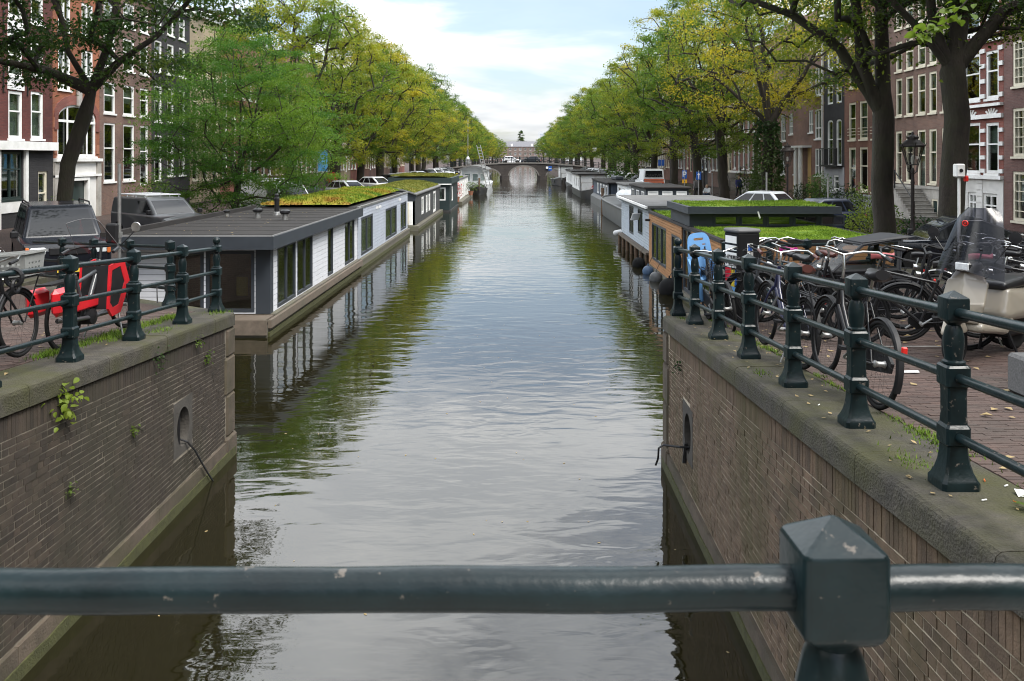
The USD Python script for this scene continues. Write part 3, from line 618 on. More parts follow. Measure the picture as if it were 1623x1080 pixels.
# --- left 2: pale grey boards, sedum roof
def boat_sedum():
    t = thing('houseboat', 'pale grey boarded houseboat with yellow and orange sedum roof', 'houseboat')
    X, xl, Y0, Y1 = -6.40, -10.4, 35.32, 51.2
    obj('hull', box(xl - .3, X + .16, Y0, Y1, -.6, .32), M['concrete'], t); obj('ledge', box(X - .05, X + .18, Y0, Y1, .325, .42), M['concrete'], t)
    obj('moss_band', box(X + .161, X + .18, Y0, Y1, -.1, .13), M['moss'], t)
    op = [(36.0, 38.9, .5, 2.05), (42.7, 46.6, .5, 2.0), (48.2, 50.6, .5, 2.0)]
    wall(t, 'x', X, 1, Y0, Y1, .42, 2.45, op, True, M['greyboard'])
    for i, o in enumerate(op): window(t, 'x', X, 1, *o, M['slate'], mullions=1, fr=.1, curtain=(0, 1, 0))
    obj('end_wall', box(xl, X - .13, Y1 - .12, Y1, .42, 2.45), M['greyboard'], t)
    obj('side_wall', box(xl, xl + .1, Y0, Y1 - .13, .42, 2.45), M['greyboard'], t)
    obj('fascia', box(X - .02, X + .07, Y0, Y1, 2.452, 2.53), M['steel'], t); obj('roof', box(xl, X - .021, Y0, Y1, 2.452, 2.5), M['bitumen'], t)
    lm = MB(); 
    for y in (40.6, 47.4, 39.8): lm.obox((X + .09, y, 2.25), (.1, .08, .1))
    obj('wall_lamp', lm, M['white'], t)
    turf(xl + .1, X - .35, Y0 + .05, Y1 - .7, lambda x, y: 2.5 + .10 + .20 * np.clip(np.minimum(np.minimum(x - xl, X - .2 - x), np.minimum(y - Y0, Y1 - .5 - y)) * 1.3, 0, 1), 16000, .09, 31, t, M['sedum'])
boat_sedum()
# --- left 3: dark boards with a cambered planted roof
def boat_cambered():
    t = thing('houseboat', 'dark grey boarded houseboat with cambered green roof and narrow white windows', 'houseboat')
    X, xl, Y0, Y1 = -6.35, -10.5, 54.7, 71.8
    obj('hull', box(xl - .2, X + .3, Y0 - .6, Y1, -.6, .3), M['concrete'], t)
    obj('moss_band', box(X + .301, X + .32, Y0 - .6, Y1, -.1, .14), M['moss'], t)
    op = [(58.2, 59.5, .75, 1.9), (61.0, 62.0, .7, 1.9), (62.9, 63.9, .7, 1.9), (66.2, 68.3, .38, 1.95)]
    wall(t, 'x', X, 1, Y0, Y1, .32, 2.15, op, True, M['darkboard'])
    for i, o in enumerate(op): window(t, 'x', X, 1, *o, M['white'], mullions=0, fr=.16, name='door' if i == 3 else 'window', curtain=(0, 1, 0))
    opf = [(-7.6, -6.7, .4, 1.7)]
    wall(t, 'y', Y0, -1, xl, X, .32, 1.8, opf, False, M['white']); window(t, 'y', Y0, -1, *opf[0], M['cream'], mullions=0, fr=.12, name='door')
    k = 15; u = np.linspace(xl - .1, X + .12, k); cz = 2.2 + .42 * (1 - ((u - (xl + X) / 2) / ((X - xl) / 2 + .1)) ** 2)
    top = np.stack([u, cz + .05], 1); low = np.stack([u[::-1], cz[::-1] - .03], 1)
    obj('roof', MB().prism(np.vstack([top, low]), Y0 - .15, Y1 + .1), M['felt'], t)
    obj('fascia', MB().prism(np.vstack([low[::-1], [(X, 1.8), (xl, 1.8)]]), Y0 - .02, Y0 + .1), M['slate'], t)
    turf(xl + .1, X - .05, Y0 + .1, Y1 - .1, lambda x, y: 2.27 + .42 * (1 - ((x - (xl + X) / 2) / ((X - xl) / 2 + .1)) ** 2), 14000, .08, 32, t, M['sedum_olive'])
boat_cambered()
# --- left 4: dark green with a white framed window
def boat_green():
    t = thing('houseboat', 'dark green boarded houseboat with a white framed window and flat planted roof', 'houseboat')
    X, xl, Y0, Y1 = -5.65, -10.5, 73.2, 83.0
    obj('hull', box(xl, X + .12, Y0 - .1, Y1, -.6, .14), M['hull'], t)
    opf = [(-6.75, -5.95, .95, 2.02)]
    wall(t, 'y', Y0, -1, xl, X, .15, 2.3, opf, True, M['greenboard'], pitch=.17); window(t, 'y', Y0, -1, *opf[0], M['white'], mullions=0, fr=.1, pane=M['pane'])
    obj('curtain', MB().quad((-6.7, Y0 + .25, 1.0), (-6.2, Y0 + .25, 1.0), (-6.45, Y0 + .25, 2.0), (-6.7, Y0 + .25, 2.0)), M['curtain'], t)
    wall(t, 'x', X, 1, Y0 + .13, Y1, .15, 2.3, [(75.5, 77.0, .8, 2.0)], True, M['greenboard'], pitch=.17); window(t, 'x', X, 1, 75.5, 77.0, .8, 2.0, M['white'], mullions=0)
    obj('roof', box(xl - .2, X + .2, Y0 - .25, Y1, 2.31, 2.82), M['greenboard'], t); obj('trim', box(xl - .2, X + .203, Y0 - .27, Y0 - .252, 2.24, 2.34), M['white'], t)
    turf(xl, X, Y0, Y1 - .1, lambda x, y: 2.85 + .12 * np.clip((X - x), 0, 1) + 0 * y, 9000, .16, 33, t, M['sedum_olive'])
boat_green()
def small_plants(name, label, cat, c, r, h, n, m, seed=0, leaf=.09, pot=None, group=None, stem=True):
    t = thing(name, label, cat, c, group=group); R_ = np.random.RandomState(seed)
    if pot: obj('pot', MB().lathe([(pot * .7, 0), (pot, pot * 1.5), (pot * 1.05, pot * 1.55), (pot * .9, pot * 1.5)], n=12), M['terracotta'], t, smooth=40)
    z0 = (pot * 1.5 if pot else 0)
    if stem:
        s = MB()
        for k in range(7):
            a = R_.uniform(0, 2 * PI); s.tube([(0, 0, z0), (r * .25 * math.cos(a), r * .25 * math.sin(a), z0 + h * .4), (r * .7 * math.cos(a), r * .7 * math.sin(a), z0 + h * .8)], [.02, .014, .006], 5)
        obj('stem', s, M['bark'], t)
    p = R_.normal(0, 1, (n, 3)); p /= np.linalg.norm(p, axis=1, keepdims=True); p *= R_.uniform(.25, 1, (n, 1)) ** .6
    lump = .6 + .7 * meshkit.fbm(p * 1.8 + seed, 3, seed)
    p = p * lump[:, None] * np.array([r, r, h * .55]) + np.array([0, 0, z0 + h * .5])
    obj('foliage', leaves_mb(p, leaf, R_), m, t)
    return t
def leaves_mb(p, size, R_, droop=.3, aspect=.6):
    """A bent, leaf-shaped quad pair at every point."""
    n = len(p); a = R_.uniform(0, 2 * PI, n); pitch = R_.normal(-droop, .5, n); s = size * R_.uniform(.6, 1.25, n)
    d = np.stack([np.cos(a) * np.cos(pitch), np.sin(a) * np.cos(pitch), np.sin(pitch)], -1)
    rz = R_.normal(0, .5, n); side = np.stack([-np.sin(a), np.cos(a), 0 * a], -1); upv = np.cross(d, side)
    side = side * np.cos(rz)[:, None] + upv * np.sin(rz)[:, None]
    w = side * (s * aspect * .5)[:, None]; L = d * s[:, None]; bend = np.cross(d, side) * (s * .12)[:, None]
    v = np.stack([p, p + L * .5 + w + bend, p + L, p + L * .5 - w + bend], 1).reshape(-1, 3)
    k = np.arange(n)[:, None] * 4
    b = MB(); b.add(v, np.vstack([k + [0, 1, 2], k + [0, 2, 3]])); return b
def fine_leaves(p, size, R_, droop=.4):
    """Pointed oval leaves of twelve triangles, folded along the midrib."""
    b = MB(); prof = [(0, .0), (.15, .26), (.38, .38), (.62, .33), (.84, .17), (1, 0)]
    for q in p:
        a = R_.uniform(0, 2 * PI); pt = R_.normal(-droop, .45); s = size * R_.uniform(.6, 1.2); d = np.array([math.cos(a) * math.cos(pt), math.sin(a) * math.cos(pt), math.sin(pt)]); sd = np.array([-math.sin(a), math.cos(a), 0]); rl = R_.normal(0, .5); n = np.cross(d, sd); sd = sd * math.cos(rl) + n * math.sin(rl); n = np.cross(d, sd)
        rows = [(q + d * s * f - n * s * .18 * f * f, w * s) for f, w in prof]
        for (p0, w0), (p1, w1) in zip(rows[:-1], rows[1:]):
            for sg in (1, -1): b.add([p0, p1, p1 + sg * sd * w1 + n * w1 * .3, p0 + sg * sd * w0 + n * w0 * .3], [(0, 1, 2), (0, 2, 3)])
    return b
M['terracotta'] = mat('terracotta', (0.28, 0.12, 0.07), 0.8); M['bark'] = mat('bark', (0.026, 0.020, 0.015), 0.95, 0.5, 5.0, bump=0.03, bscale=22, dirt=(0.024, 0.027, 0.010), dscale=1.2, damt=0.6, stretch=(1, 1, 0.35))
M['plant'] = leafmat('plant', [(0, (0.04, 0.09, 0.012)), (0.6, (0.075, 0.14, 0.02)), (1, (0.14, 0.19, 0.03))])
M['plant_dark'] = leafmat('plant_dark', [(0, (0.015, 0.04, 0.01)), (0.6, (0.03, 0.065, 0.014)), (1, (0.05, 0.09, 0.02))])
M['plant_lime'] = leafmat('plant_lime', [(0, (0.10, 0.17, 0.015)), (0.6, (0.20, 0.27, 0.025)), (1, (0.32, 0.36, 0.05))])
M['redflower'] = mat('redflower', (0.45, 0.025, 0.02), 0.6, 0.4, 20)
M['pinkflower'] = mat('pinkflower', (0.55, 0.12, 0.16), 0.6, 0.4, 20)
# --- left 5: white box with boarded doors
def boat_white_box():
    t = thing('houseboat', 'white panelled houseboat beyond the dark green one', 'houseboat')
    X, xl, Y0, Y1 = -5.75, -9.5, 85.0, 103.0
    obj('hull', box(xl, X + .5, Y0 - 1, Y1 + .5, -.6, .3), M['concrete'], t)
    op = [(87, 88.6, .7, 1.95), (90, 91.6, .7, 1.95), (93, 94.6, .7, 1.95), (97, 98.5, .4, 1.95)]
    wall(t, 'x', X, 1, Y0, Y1, .31, 2.35, op, False, M['white'])
    for o in op: window(t, 'x', X, 1, *o, M['white'], mullions=0, fr=.14, curtain=(0, 1, 0))
    wall(t, 'y', Y0, -1, xl, X - .13, .31, 2.35, [(-7.4, -6.4, .4, 2.0)], False, M['brown_panel']); window(t, 'y', Y0, -1, -7.4, -6.4, .4, 2.0, M['white'], name='door')
    obj('roof', box(xl - .1, X + .1, Y0 - .15, Y1 + .1, 2.36, 2.46), M['felt'], t); turf(xl, X, Y0, Y0 + 9, lambda x, y: 2.48 + 0 * x, 3000, .12, 35, t, M['sedum'])
M['brown_panel'] = mat('brown_panel', (0.16, 0.075, 0.045), 0.7)
boat_white_box()
small_plants('flower_pot', 'pot of red geraniums on the deck edge before the white panelled houseboat', 'plant', (-5.75, 83.7, .3), .7, 1.5, 260, M['redflower'], 5, .16, .3)
small_plants('flower_pot', 'bushy green pot plant at the water edge beside the white panelled houseboat', 'plant', (-5.2, 98.5, .31), .8, 1.1, 260, M['plant'], 6, .16, .3)
# --- left 6: steel boat with an arched cabin roof and gangplank
def boat_arched():
    t = thing('houseboat', 'pale steel houseboat with low arched roof near the far bridge', 'houseboat')
    X0, X1, Y0, Y1 = -8.2, -4.1, 122.0, 138.0
    rings = []
    for y, sx, zt in ((Y0 - 2.2, .35, 1.05), (Y0 - 1.2, .85, .95), (Y0, 1.0, .85), (Y1, 1.0, .85), (Y1 + 1, .8, .9)):
        c, w = (X0 + X1) / 2, (X1 - X0) / 2 * sx + .3; rings.append([(c - w, y, zt), (c - w * .9, y, -.4), (c + w * .9, y, -.4), (c + w, y, zt)])
    obj('hull', MB().loft(rings), M['wax'], t)
    obj('cabin', box(X0 + .3, X1 - .3, Y0 + 1, Y1, .86, 2.75), M['wax'], t)
    for a in (-7.4, -6.3, -5.2): window(t, 'y', Y0 + 1, -1, a, a + .85, 1.2, 2.3, M['white'], mullions=0)
    u = np.linspace(X0, X1, 15); cz = 2.75 + .55 * (1 - ((u - (X0 + X1) / 2) / 2.05) ** 2)
    obj('roof', MB().prism(np.vstack([np.stack([u, cz + .1], 1), np.stack([u[::-1], cz[::-1] - .05], 1)]), Y0 - .2, Y1 + .2), M['felt'], t)
    obj('gable', MB().prism(np.vstack([np.stack([u, cz - .06], 1), [(X1, 2.74), (X0, 2.74)]]), Y0 + 1.0, Y0 + 1.1), M['wax'], t)
    obj('post', MB().bar((X0 + .4, Y0 + .1, .85), (X0 + .4, Y0 + .1, 2.8), .06).bar((X1 - .4, Y0 + .1, .85), (X1 - .4, Y0 + .1, 2.8), .06), M['white'], t)
boat_arched()
g = thing('gangplank', 'steep raised gangplank leaning at the bow of the arched-roof houseboat', 'gangplank', (-3.9, 119.5, .6))
gb = MB()
for dx in (-.25, .25): gb.bar((dx, 0, 0), (dx - 1.4, .3, 5.6), .06)
obj('side_beam', gb, M['steel'], g)
for k in range(14): obj('rung', MB().bar((-.25 - 1.4 * k / 14, .3 * k / 14, .2 + 5.4 * k / 14), (.25 - 1.4 * k / 14, .3 * k / 14, .2 + 5.4 * k / 14), .035), M['steel'], g)
def open_boat(label, x, y, L, W, H, m, rz=0.0, load=None, group=None, name='open_boat', cat='boat'):
    t = thing(name, label, cat, (x, y, 0), rz, group)
    ys = np.linspace(-L / 2, L / 2, 11); out = []; inn = []
    for v in ys:
        s = max(.06, 1 - max(0, v / (L / 2)) ** 2.4) * (1 - .25 * max(0, -v / (L / 2)) ** 3); z = H + .35 * H * max(0, v / (L / 2)) ** 2
        w = W / 2 * s
        out.append([(-w, v, z), (-w * .86, v, .05), (-w * .4, v, -.25), (w * .4, v, -.25), (w * .86, v, .05), (w, v, z), (w * .88, v, z), (w * .7, v, .14), (-w * .7, v, .14), (-w * .88, v, z)])
    obj('hull', MB().loft(out), m, t, smooth=40)
    ts = MB()
    for v in (-.25, .1): ts.box(-W * .42, W * .42, v * L - .12, v * L + .12, H * .72, H * .8)
    obj('thwart', ts, M['wood_dark'], t)
    if load is not None: obj('tarpaulin', MB().mf(hull([(a * W * .38, b * L * .3, c) for a in (-1, 1) for b in (-1, 1) for c in (H * .6, H * .95)] + [(0, -.2 * L, H * 1.35), (0, .2 * L, H * 1.35)])), load, t)
    return t
M['tarp'] = mat('tarp', (0.05, 0.055, 0.05), 0.6); M['tarpw'] = mat('tarpw', (0.6, 0.62, 0.63), 0.5, 0.08)
open_boat('small dark open boat with plants aboard, moored past the white panelled houseboat', -4.6, 108.5, 5.0, 1.9, .75, M['hull'], PI)
open_boat('dark sloop with black cover lying before the arched-roof houseboat', -5.2, 116.5, 7.5, 2.2, .7, M['hull'], 0, M['tarp'])
small_plants('plant_tub', 'green plants growing in the small dark open boat', 'plant', (-4.7, 108.3, .15), .8, 1.3, 220, M['plant'], 9, .2)

# --- right 1: cedar boarded houseboat with lawn roofs
def boat_cedar():
    t = thing('houseboat', 'orange cedar boarded houseboat with grass roofs and raised slate storey', 'houseboat')
    X, xr, Y0, Y1 = 5.30, 9.75, 22.9, 35.4; zt = 2.28
    obj('hull', box(X - .04, xr, Y0, Y1, -.6, .26), M['concrete'], t); obj('moss_band', box(X - .055, X - .042, Y0, Y1, -.1, .12), M['moss'], t)
    op = [(31.3, 34.6, .55, 1.98), (28.75, 30.2, .27, 1.9), (24.2, 26.0, .7, 1.85)]
    wall(t, 'x', X, -1, Y0, 26.75, .265, zt, [op[2]], True, M['cedar'], pitch=.098); wall(t, 'x', X, -1, 28.35, Y1, .265, zt, op[:2], True, M['cedar'], pitch=.098)
    for i, o in enumerate(op): window(t, 'x', X, -1, *o, M['slate'], mullions=2 if i == 0 else 0, fr=.08)
    window(t, 'x', X + .05, -1, 26.76, 28.34, .27, 2.3, M['slate'], mullions=1, fr=.1, name='glass_door')
    wall(t, 'y', Y0, -1, X + .03, xr, .265, zt, [], True, M['cedar'], pitch=.098)
    obj('interior', box(X + 1.6, xr - .2, Y0 + .3, Y1 - .2, .3, 2.2), M['dark'], t)
    obj('roof_edge', box(X - .05, X + .1, Y0 - .05, Y1, zt + .002, zt + .09), M['bitumen'], t); obj('roof_edge', box(X + .101, xr + .05, Y0 - .05, Y0 + .1, zt + .002, zt + .09), M['bitumen'], t); obj('roof_edge', box(xr - .1, xr + .05, Y0 + .101, Y1, zt + .002, zt + .09), M['bitumen'], t)
    obj('roof', box(X + .101, xr - .101, Y0 + .101, Y1, zt + .002, zt + .05), M['bitumen'], t)
    turf(X + .12, xr - .12, Y0 + .12, 27.1, lambda x, y: zt + .09 + .02 * np.sin(x * 3) + 0 * y, 15000, .06, 41, t, M['lawn'], clump=.05)
    turf(X + .12, xr - .12, 30.6, Y1 - .1, lambda x, y: zt + .09 + 0 * x, 9000, .07, 42, t, M['lawn'], clump=.06)
    # raised storey
    y0, y1 = 27.2, 30.5
    opx = [(X + .75 + .82 * k, X + .75 + .82 * k + .74, zt + .12, zt + .44) for k in range(5)]
    wall(t, 'y', y0, -1, X + .05, xr - .05, zt, 2.78, opx, False, M['slate'])
    for o in opx: window(t, 'y', y0, -1, *o, M['slate'], mullions=0, fr=.05, pane=M['pane'])
    obj('upper_wall', MB().box(X - .001, X + .049, y0, y1, zt + .1, 2.78).box(xr - .049, xr, y0, y1, zt + .1, 2.78).box(X + .05, xr - .05, y1 - .1, y1, zt + .1, 2.78), M['slate'], t)
    obj('upper_roof', box(X - .12, xr + .12, y0 - .35, y1 + .1, 2.785, 3.0), M['slate'], t)
    turf(X, xr, y0 - .2, y1, lambda x, y: 3.01 + 0 * x, 8000, .06, 43, t, M['lawn'], clump=.05)
    obj('overflow_pipe', MB().bar((7.3, y0 - .4, 2.86), (7.36, y0 - .4, 2.66), .025), M['white'], t)
    obj('wall_lamp', MB().obox((X - .12, Y1 - .3, 2.02), (.2, .12, .08)), M['black'], t)
boat_cedar()
def fender(label, x, y, r, m):
    t = thing('fender_ball', label, 'fender', (x, y, r * .45))
    obj('ball', MB().lathe([(r * math.sin(a) + 1e-4, -r * math.cos(a)) for a in np.linspace(0, PI, 14)], n=20, caps=False), m, t, smooth=True)
    obj('eyelet', MB().torus((0, 0, r * 1.05), .05, .02, 'x', 12, 6), m, t)
    obj('rope', MB().tube([(0, 0, r * 1.05), (.1, .0, r * 1.05 + .2), (.22, .02, r + .45)], .012, 5), M['deck'], t)
fender('largest black ball fender, nearest along the cedar houseboat', 5.02, 29.2, .36, M['rubber']); fender('grey ball fender behind the largest black one', 5.05, 32.2, .24, M['hullgrey'])
M['bluefender'] = mat('bluefender', (0.07, 0.12, 0.20), 0.5)
fender('blue ball fender beside the cedar houseboat', 5.06, 34.2, .22, M['bluefender']); fender('farthest black ball fender at the corner of the cedar houseboat', 5.0, 36.4, .27, M['rubber'])
# --- right 2: grey boards, flat felt roof
def boat_grey():
    t = thing('houseboat', 'pale blue-grey boarded houseboat with flat grey felt roof', 'houseboat')
    X, xr, Y0, Y1 = 5.5, 10.0, 36.2, 46.4
    obj('hull', box(X + .12, xr, Y0 + .2, Y1, -.6, .3), M['hull'], t); obj('walkway', box(X - .25, X + .1, Y0, Y1, .5, .6), M['deck'], t)
    for k in range(7): obj('pile', MB().bar((X - .15, Y0 + .3 + 1.6 * k, -.6), (X - .15, Y0 + .3 + 1.6 * k, .5), .09), M['wood_dark'], t)
    op = [(41.6, 43.2, .85, 2.2), (38.6, 40.1, 1.1, 2.2)]
    wall(t, 'x', X, -1, Y0, Y1, .61, 2.42, op, True, M['paleblueboard'], pitch=.12)
    for o in op: window(t, 'x', X, -1, *o, M['slate'], mullions=1, fr=.08)
    obj('open_casement', MB().obox((X - .3, 38.9, 1.9), (.42, .03, .34), rz=.5, rx=.5), M['white'], t)
    obj('end_wall', MB().box(X + .001, xr, Y0, Y0 + .1, .61, 2.42).box(X + .13, xr, Y1 - .1, Y1, .61, 2.42), M['paleblueboard'], t)
    obj('roof', box(X - .18, xr + .1, Y0 - .1, Y1 + .1, 2.425, 2.53), M['felt'], t); obj('gutter', box(X - .26, X - .182, Y0 - .1, Y1 + .1, 2.40, 2.5), M['white'], t)
    obj('buoy', MB().mf(capsule_hull(((X - .35, Y1 - .1, .55), .14), ((X - .1, Y1 - .1, .6), .14))), M['white'], t)
boat_grey()
# --- right 3: old barge
def barge(label, x0, x1, y0, y1, zd, hm, cabins, taper=2.6):
    t = thing('barge', label, 'barge')
    c, W = (x0 + x1) / 2, (x1 - x0) / 2; rings = []; rail = []
    for k, y in enumerate(np.linspace(y0, y1, 19)):
        f = k / 18; s = (1 - max(0, (abs(2 * f - 1) - .62) / .38) ** taper) ** .5 if abs(2 * f - 1) < .999 else .12
        s = max(s, .12); w = W * s; z = zd + .55 * max(0, abs(2 * f - 1) - .45) ** 1.6
        rings.append([(c - w, y, z), (c - w * .97, y, .1), (c - w * .6, y, -.5), (c + w * .6, y, -.5), (c + w * .97, y, .1), (c + w, y, z)])
        rail.append((c - w, y, z + .03, c + w))
    obj('hull', MB().loft(rings), hm, t, smooth=50)
    for sgn in (0, 3): obj('rubbing_strake', MB().tube([(r[sgn] if sgn == 0 else r[3], r[1], r[2]) for r in rail], .075, 8), M['hullgrey'], t, smooth=True)
    for (a, b, ya, yb, z1, wm, rm, nw) in cabins:
        obj('cabin', box(a, b, ya, yb, zd - .1, z1), wm, t)
        obj('cabin_roof', MB().mf(rbox(a - .12, b + .12, ya - .15, yb + .15, z1 + .002, z1 + .12, .04)), rm, t)
        for k in range(nw):
            u = ya + (yb - ya) * (k + .25) / nw; window(t, 'x', a, -1, u, u + (yb - ya) * .5 / nw, z1 - .8, z1 - .18, M['white'], mullions=0, fr=.06)
        for k in range(3):
            u = a + (b - a) * (k + .14) / 3; window(t, 'y', ya, -1, u, u + (b - a) * .72 / 3, z1 - .62, z1 - .12, M['white'], mullions=0, fr=.05, pane=M['white'])
    return t
b3 = barge('old grey steel barge with rounded bow beyond the grey houseboat', 6.5, 9.9, 48.5, 71.5, 1.25, M['hullgrey'], [(7.2, 9.6, 49.5, 56, 2.75, M['slate'], M['bitumen'], 3), (7.7, 10.0, 62, 68, 2.5, M['wax'], M['felt'], 2)])
for i, (x, y, L) in enumerate(((7.6, 58.0, 3.8), (7.4, 60.5, 4.2))):
    c = obj('dinghy_cover', MB().mf(m3.Manifold.sphere(1, 24).scale((.62, L / 2, .42)).translate((x, y, 2.0 - .1 * i))), M['tarpw'], None, smooth=True, label=('nearer' if i == 0 else 'farther') + ' white covered dinghy lying on the deck of the grey steel barge', cat='boat')
def boat_navy():
    t = thing('houseboat', 'dark blue houseboat with rounded roof edge and white framed side windows', 'houseboat')
    X, xr, Y0, Y1 = 7.75, 10.0, 74.5, 90.0
    obj('hull', MB().mf(rbox(X - .3, xr, Y0 - .5, Y1, -.6, .95, .25)), M['hullgrey'], t)
    op = [(75.8, 77.3, 1.1, 2.1), (78.2, 79.7, 1.1, 2.1), (81, 82.5, 1.1, 2.1), (84, 85.5, 1.1, 2.1)]
    wall(t, 'x', X, -1, Y0, Y1, .96, 2.25, op, False, M['navy'])
    for o in op: window(t, 'x', X, -1, *o, M['white'], mullions=0, fr=.16, curtain=(0, 1, 0))
    wall(t, 'y', Y0, -1, X, xr, .96, 2.25, [(8.6, 9.4, 1.2, 2.05)], False, M['navy']); window(t, 'y', Y0, -1, 8.6, 9.4, 1.2, 2.05, M['white'])
    obj('roof', MB().mf(rbox(X - .2, xr + .1, Y0 - .3, Y1, 2.26, 2.42, .05)), M['bitumen'], t)
    obj('skylight', MB().mf(rbox(X + 1.2, xr - .3, Y0 + 6, Y0 + 10, 2.43, 2.8, .08)), M['slate'], t)
M['navy'] = mat('navy', (0.045, 0.06, 0.085), 0.5)
boat_navy()
def boat_white_ark(label, x0, x1, y0, y1, zt, wins, hullm, group=None):
    t = thing('houseboat', label, 'houseboat', group=group)
    c = (x0 + x1) / 2; rings = []
    for y, s, z in ((y0 - 3.2, .12, 1.15), (y0 - 2.2, .62, .95), (y0 - .8, .95, .85), (y1, 1, .85), (y1 + .6, .85, .9)):
        w = (x1 - x0) / 2 * s + .12; rings.append([(c - w, y, z), (c - w * .92, y, .1), (c - w * .7, y, -.4), (c + w * .7, y, -.4), (c + w * .92, y, .1), (c + w, y, z)])
    obj('hull', MB().loft(rings), hullm, t, smooth=50)
    wall(t, 'x', x0, -1, y0, y1, .86, zt, [(y0 + 1.2 + 3 * k, y0 + 2.4 + 3 * k, 1.15, zt - .25) for k in range(wins)], False, M['white'])
    for k in range(wins): window(t, 'x', x0, -1, y0 + 1.2 + 3 * k, y0 + 2.4 + 3 * k, 1.15, zt - .25, M['white'], mullions=0)
    wall(t, 'y', y0, -1, x0, x1, .86, zt, [(c - .2, c + .7, 1.1, zt - .3)], False, M['white']); window(t, 'y', y0, -1, c - .2, c + .7, 1.1, zt - .3, M['white'], mullions=0)
    obj('roof', box(x0 - .2, x1 + .2, y0 - .2, y1 + .2, zt + .002, zt + .13), M['bitumen'], t)
    obj('stove_pipe', MB().bar((x1 - .6, y0 + 3, zt), (x1 - .6, y0 + 3, zt + .8), .08), M['steel'], t)
    r = MB()
    for x in (x0 + .1, x1 - .1): r.bar((x, y0 - 1.9, .9), (x, y0 - 1.9, 1.75), .025); r.bar((x, y0 - 1.9, 1.75), (x, y0, 1.75), .02)
    r.bar((x0 + .1, y0 - 1.9, 1.75), (x1 - .1, y0 - 1.9, 1.75), .022); obj('handrail', r, M['deck'], t)
boat_white_ark('white houseboat with dark pointed hull and wooden handrail at its bow', 6.9, 10.0, 98.0, 111.0, 2.55, 3, M['hull'])
boat_white_ark('white houseboat with flat dark roof second from the far bridge', 7.4, 10.0, 118.0, 134.0, 2.6, 4, M['hullgrey'])
boat_white_ark('small white cabin boat closest to the far bridge on the right', 7.6, 9.8, 156.0, 163.0, 2.9, 1, M['hull'])
open_boat('dark work boat with black tarpaulin moored near the far bridge', 7.0, 145.0, 12.0, 3.0, 1.0, M['hull'], PI, M['tarp'])
open_boat('dark rowing boat moored before the second white houseboat', 7.3, 115.0, 4.5, 1.7, .8, M['hull'], PI)
small_plants('deck_flowers', 'orange-red cover and flowers on the bow of the white houseboat', 'plant', (8.6, 96.6, .95), .7, .6, 160, M['redflower'], 3, .2, stem=False)
for i, (x, y) in enumerate(((-5.0, 196), (-4.2, 205), (-5.6, 214))): open_boat(['red and white launch seen through the left arch of the far bridge', 'dark boat moored beyond the far bridge behind the red launch', 'third boat beyond the far bridge at the left quay'][i], x - 3, y, 8, 2.6, 1.0, [M['redpaint'], M['hull'], M['wax']][i] if 'redpaint' in M else M['hull'], PI, M['tarpw'])
# ---------------------------------------------------------------- trees
M['elm_green'] = leafmat('elm_green', [(0, (0.085, 0.155, 0.0124)), (0.5, (0.163, 0.240, 0.0186)), (0.85, (0.264, 0.302, 0.0248)), (1, (0.40, 0.37, 0.03))], (0.33, 0.32, 0.018), 0.22, 0.75)
M['elm_gold'] = leafmat('elm_gold', [(0, (0.17, 0.20, 0.014)), (0.4, (0.32, 0.32, 0.02)), (0.8, (0.46, 0.40, 0.025)), (1, (0.54, 0.38, 0.03))], (0.48, 0.39, 0.02), 0.3, 0.8)
M['elm_yellow'] = leafmat('elm_yellow', [(0, (0.155, 0.202, 0.0155)), (0.5, (0.295, 0.287, 0.0186)), (0.85, (0.42, 0.37, 0.022)), (1, (0.50, 0.36, 0.03))], (0.46, 0.37, 0.02), 0.3, 0.8)
M['elm_dark'] = leafmat('elm_dark', [(0, (0.023, 0.058, 0.0104)), (0.6, (0.052, 0.104, 0.0130)), (0.95, (0.098, 0.150, 0.0182)), (1, (0.195, 0.182, 0.0260))], (0.111, 0.143, 0.0156), 0.3, 0.5)
M['elm_mid'] = leafmat('elm_mid', [(0, (0.078, 0.147, 0.0155)), (0.6, (0.139, 0.217, 0.0186)), (0.93, (0.217, 0.264, 0.0248)), (1, (0.372, 0.295, 0.0310))], (0.232, 0.264, 0.0186), 0.25, 0.6)
M['feathery'] = leafmat('feathery', [(0, (0.046, 0.124, 0.0124)), (0.5, (0.101, 0.202, 0.0155)), (1, (0.186, 0.295, 0.0217))], (0.186, 0.287, 0.0186), 0.35, 0.6)
M['ivy'] = leafmat('ivy', [(0, (0.02, 0.05, 0.01)), (0.7, (0.04, 0.085, 0.014)), (1, (0.09, 0.13, 0.03))])
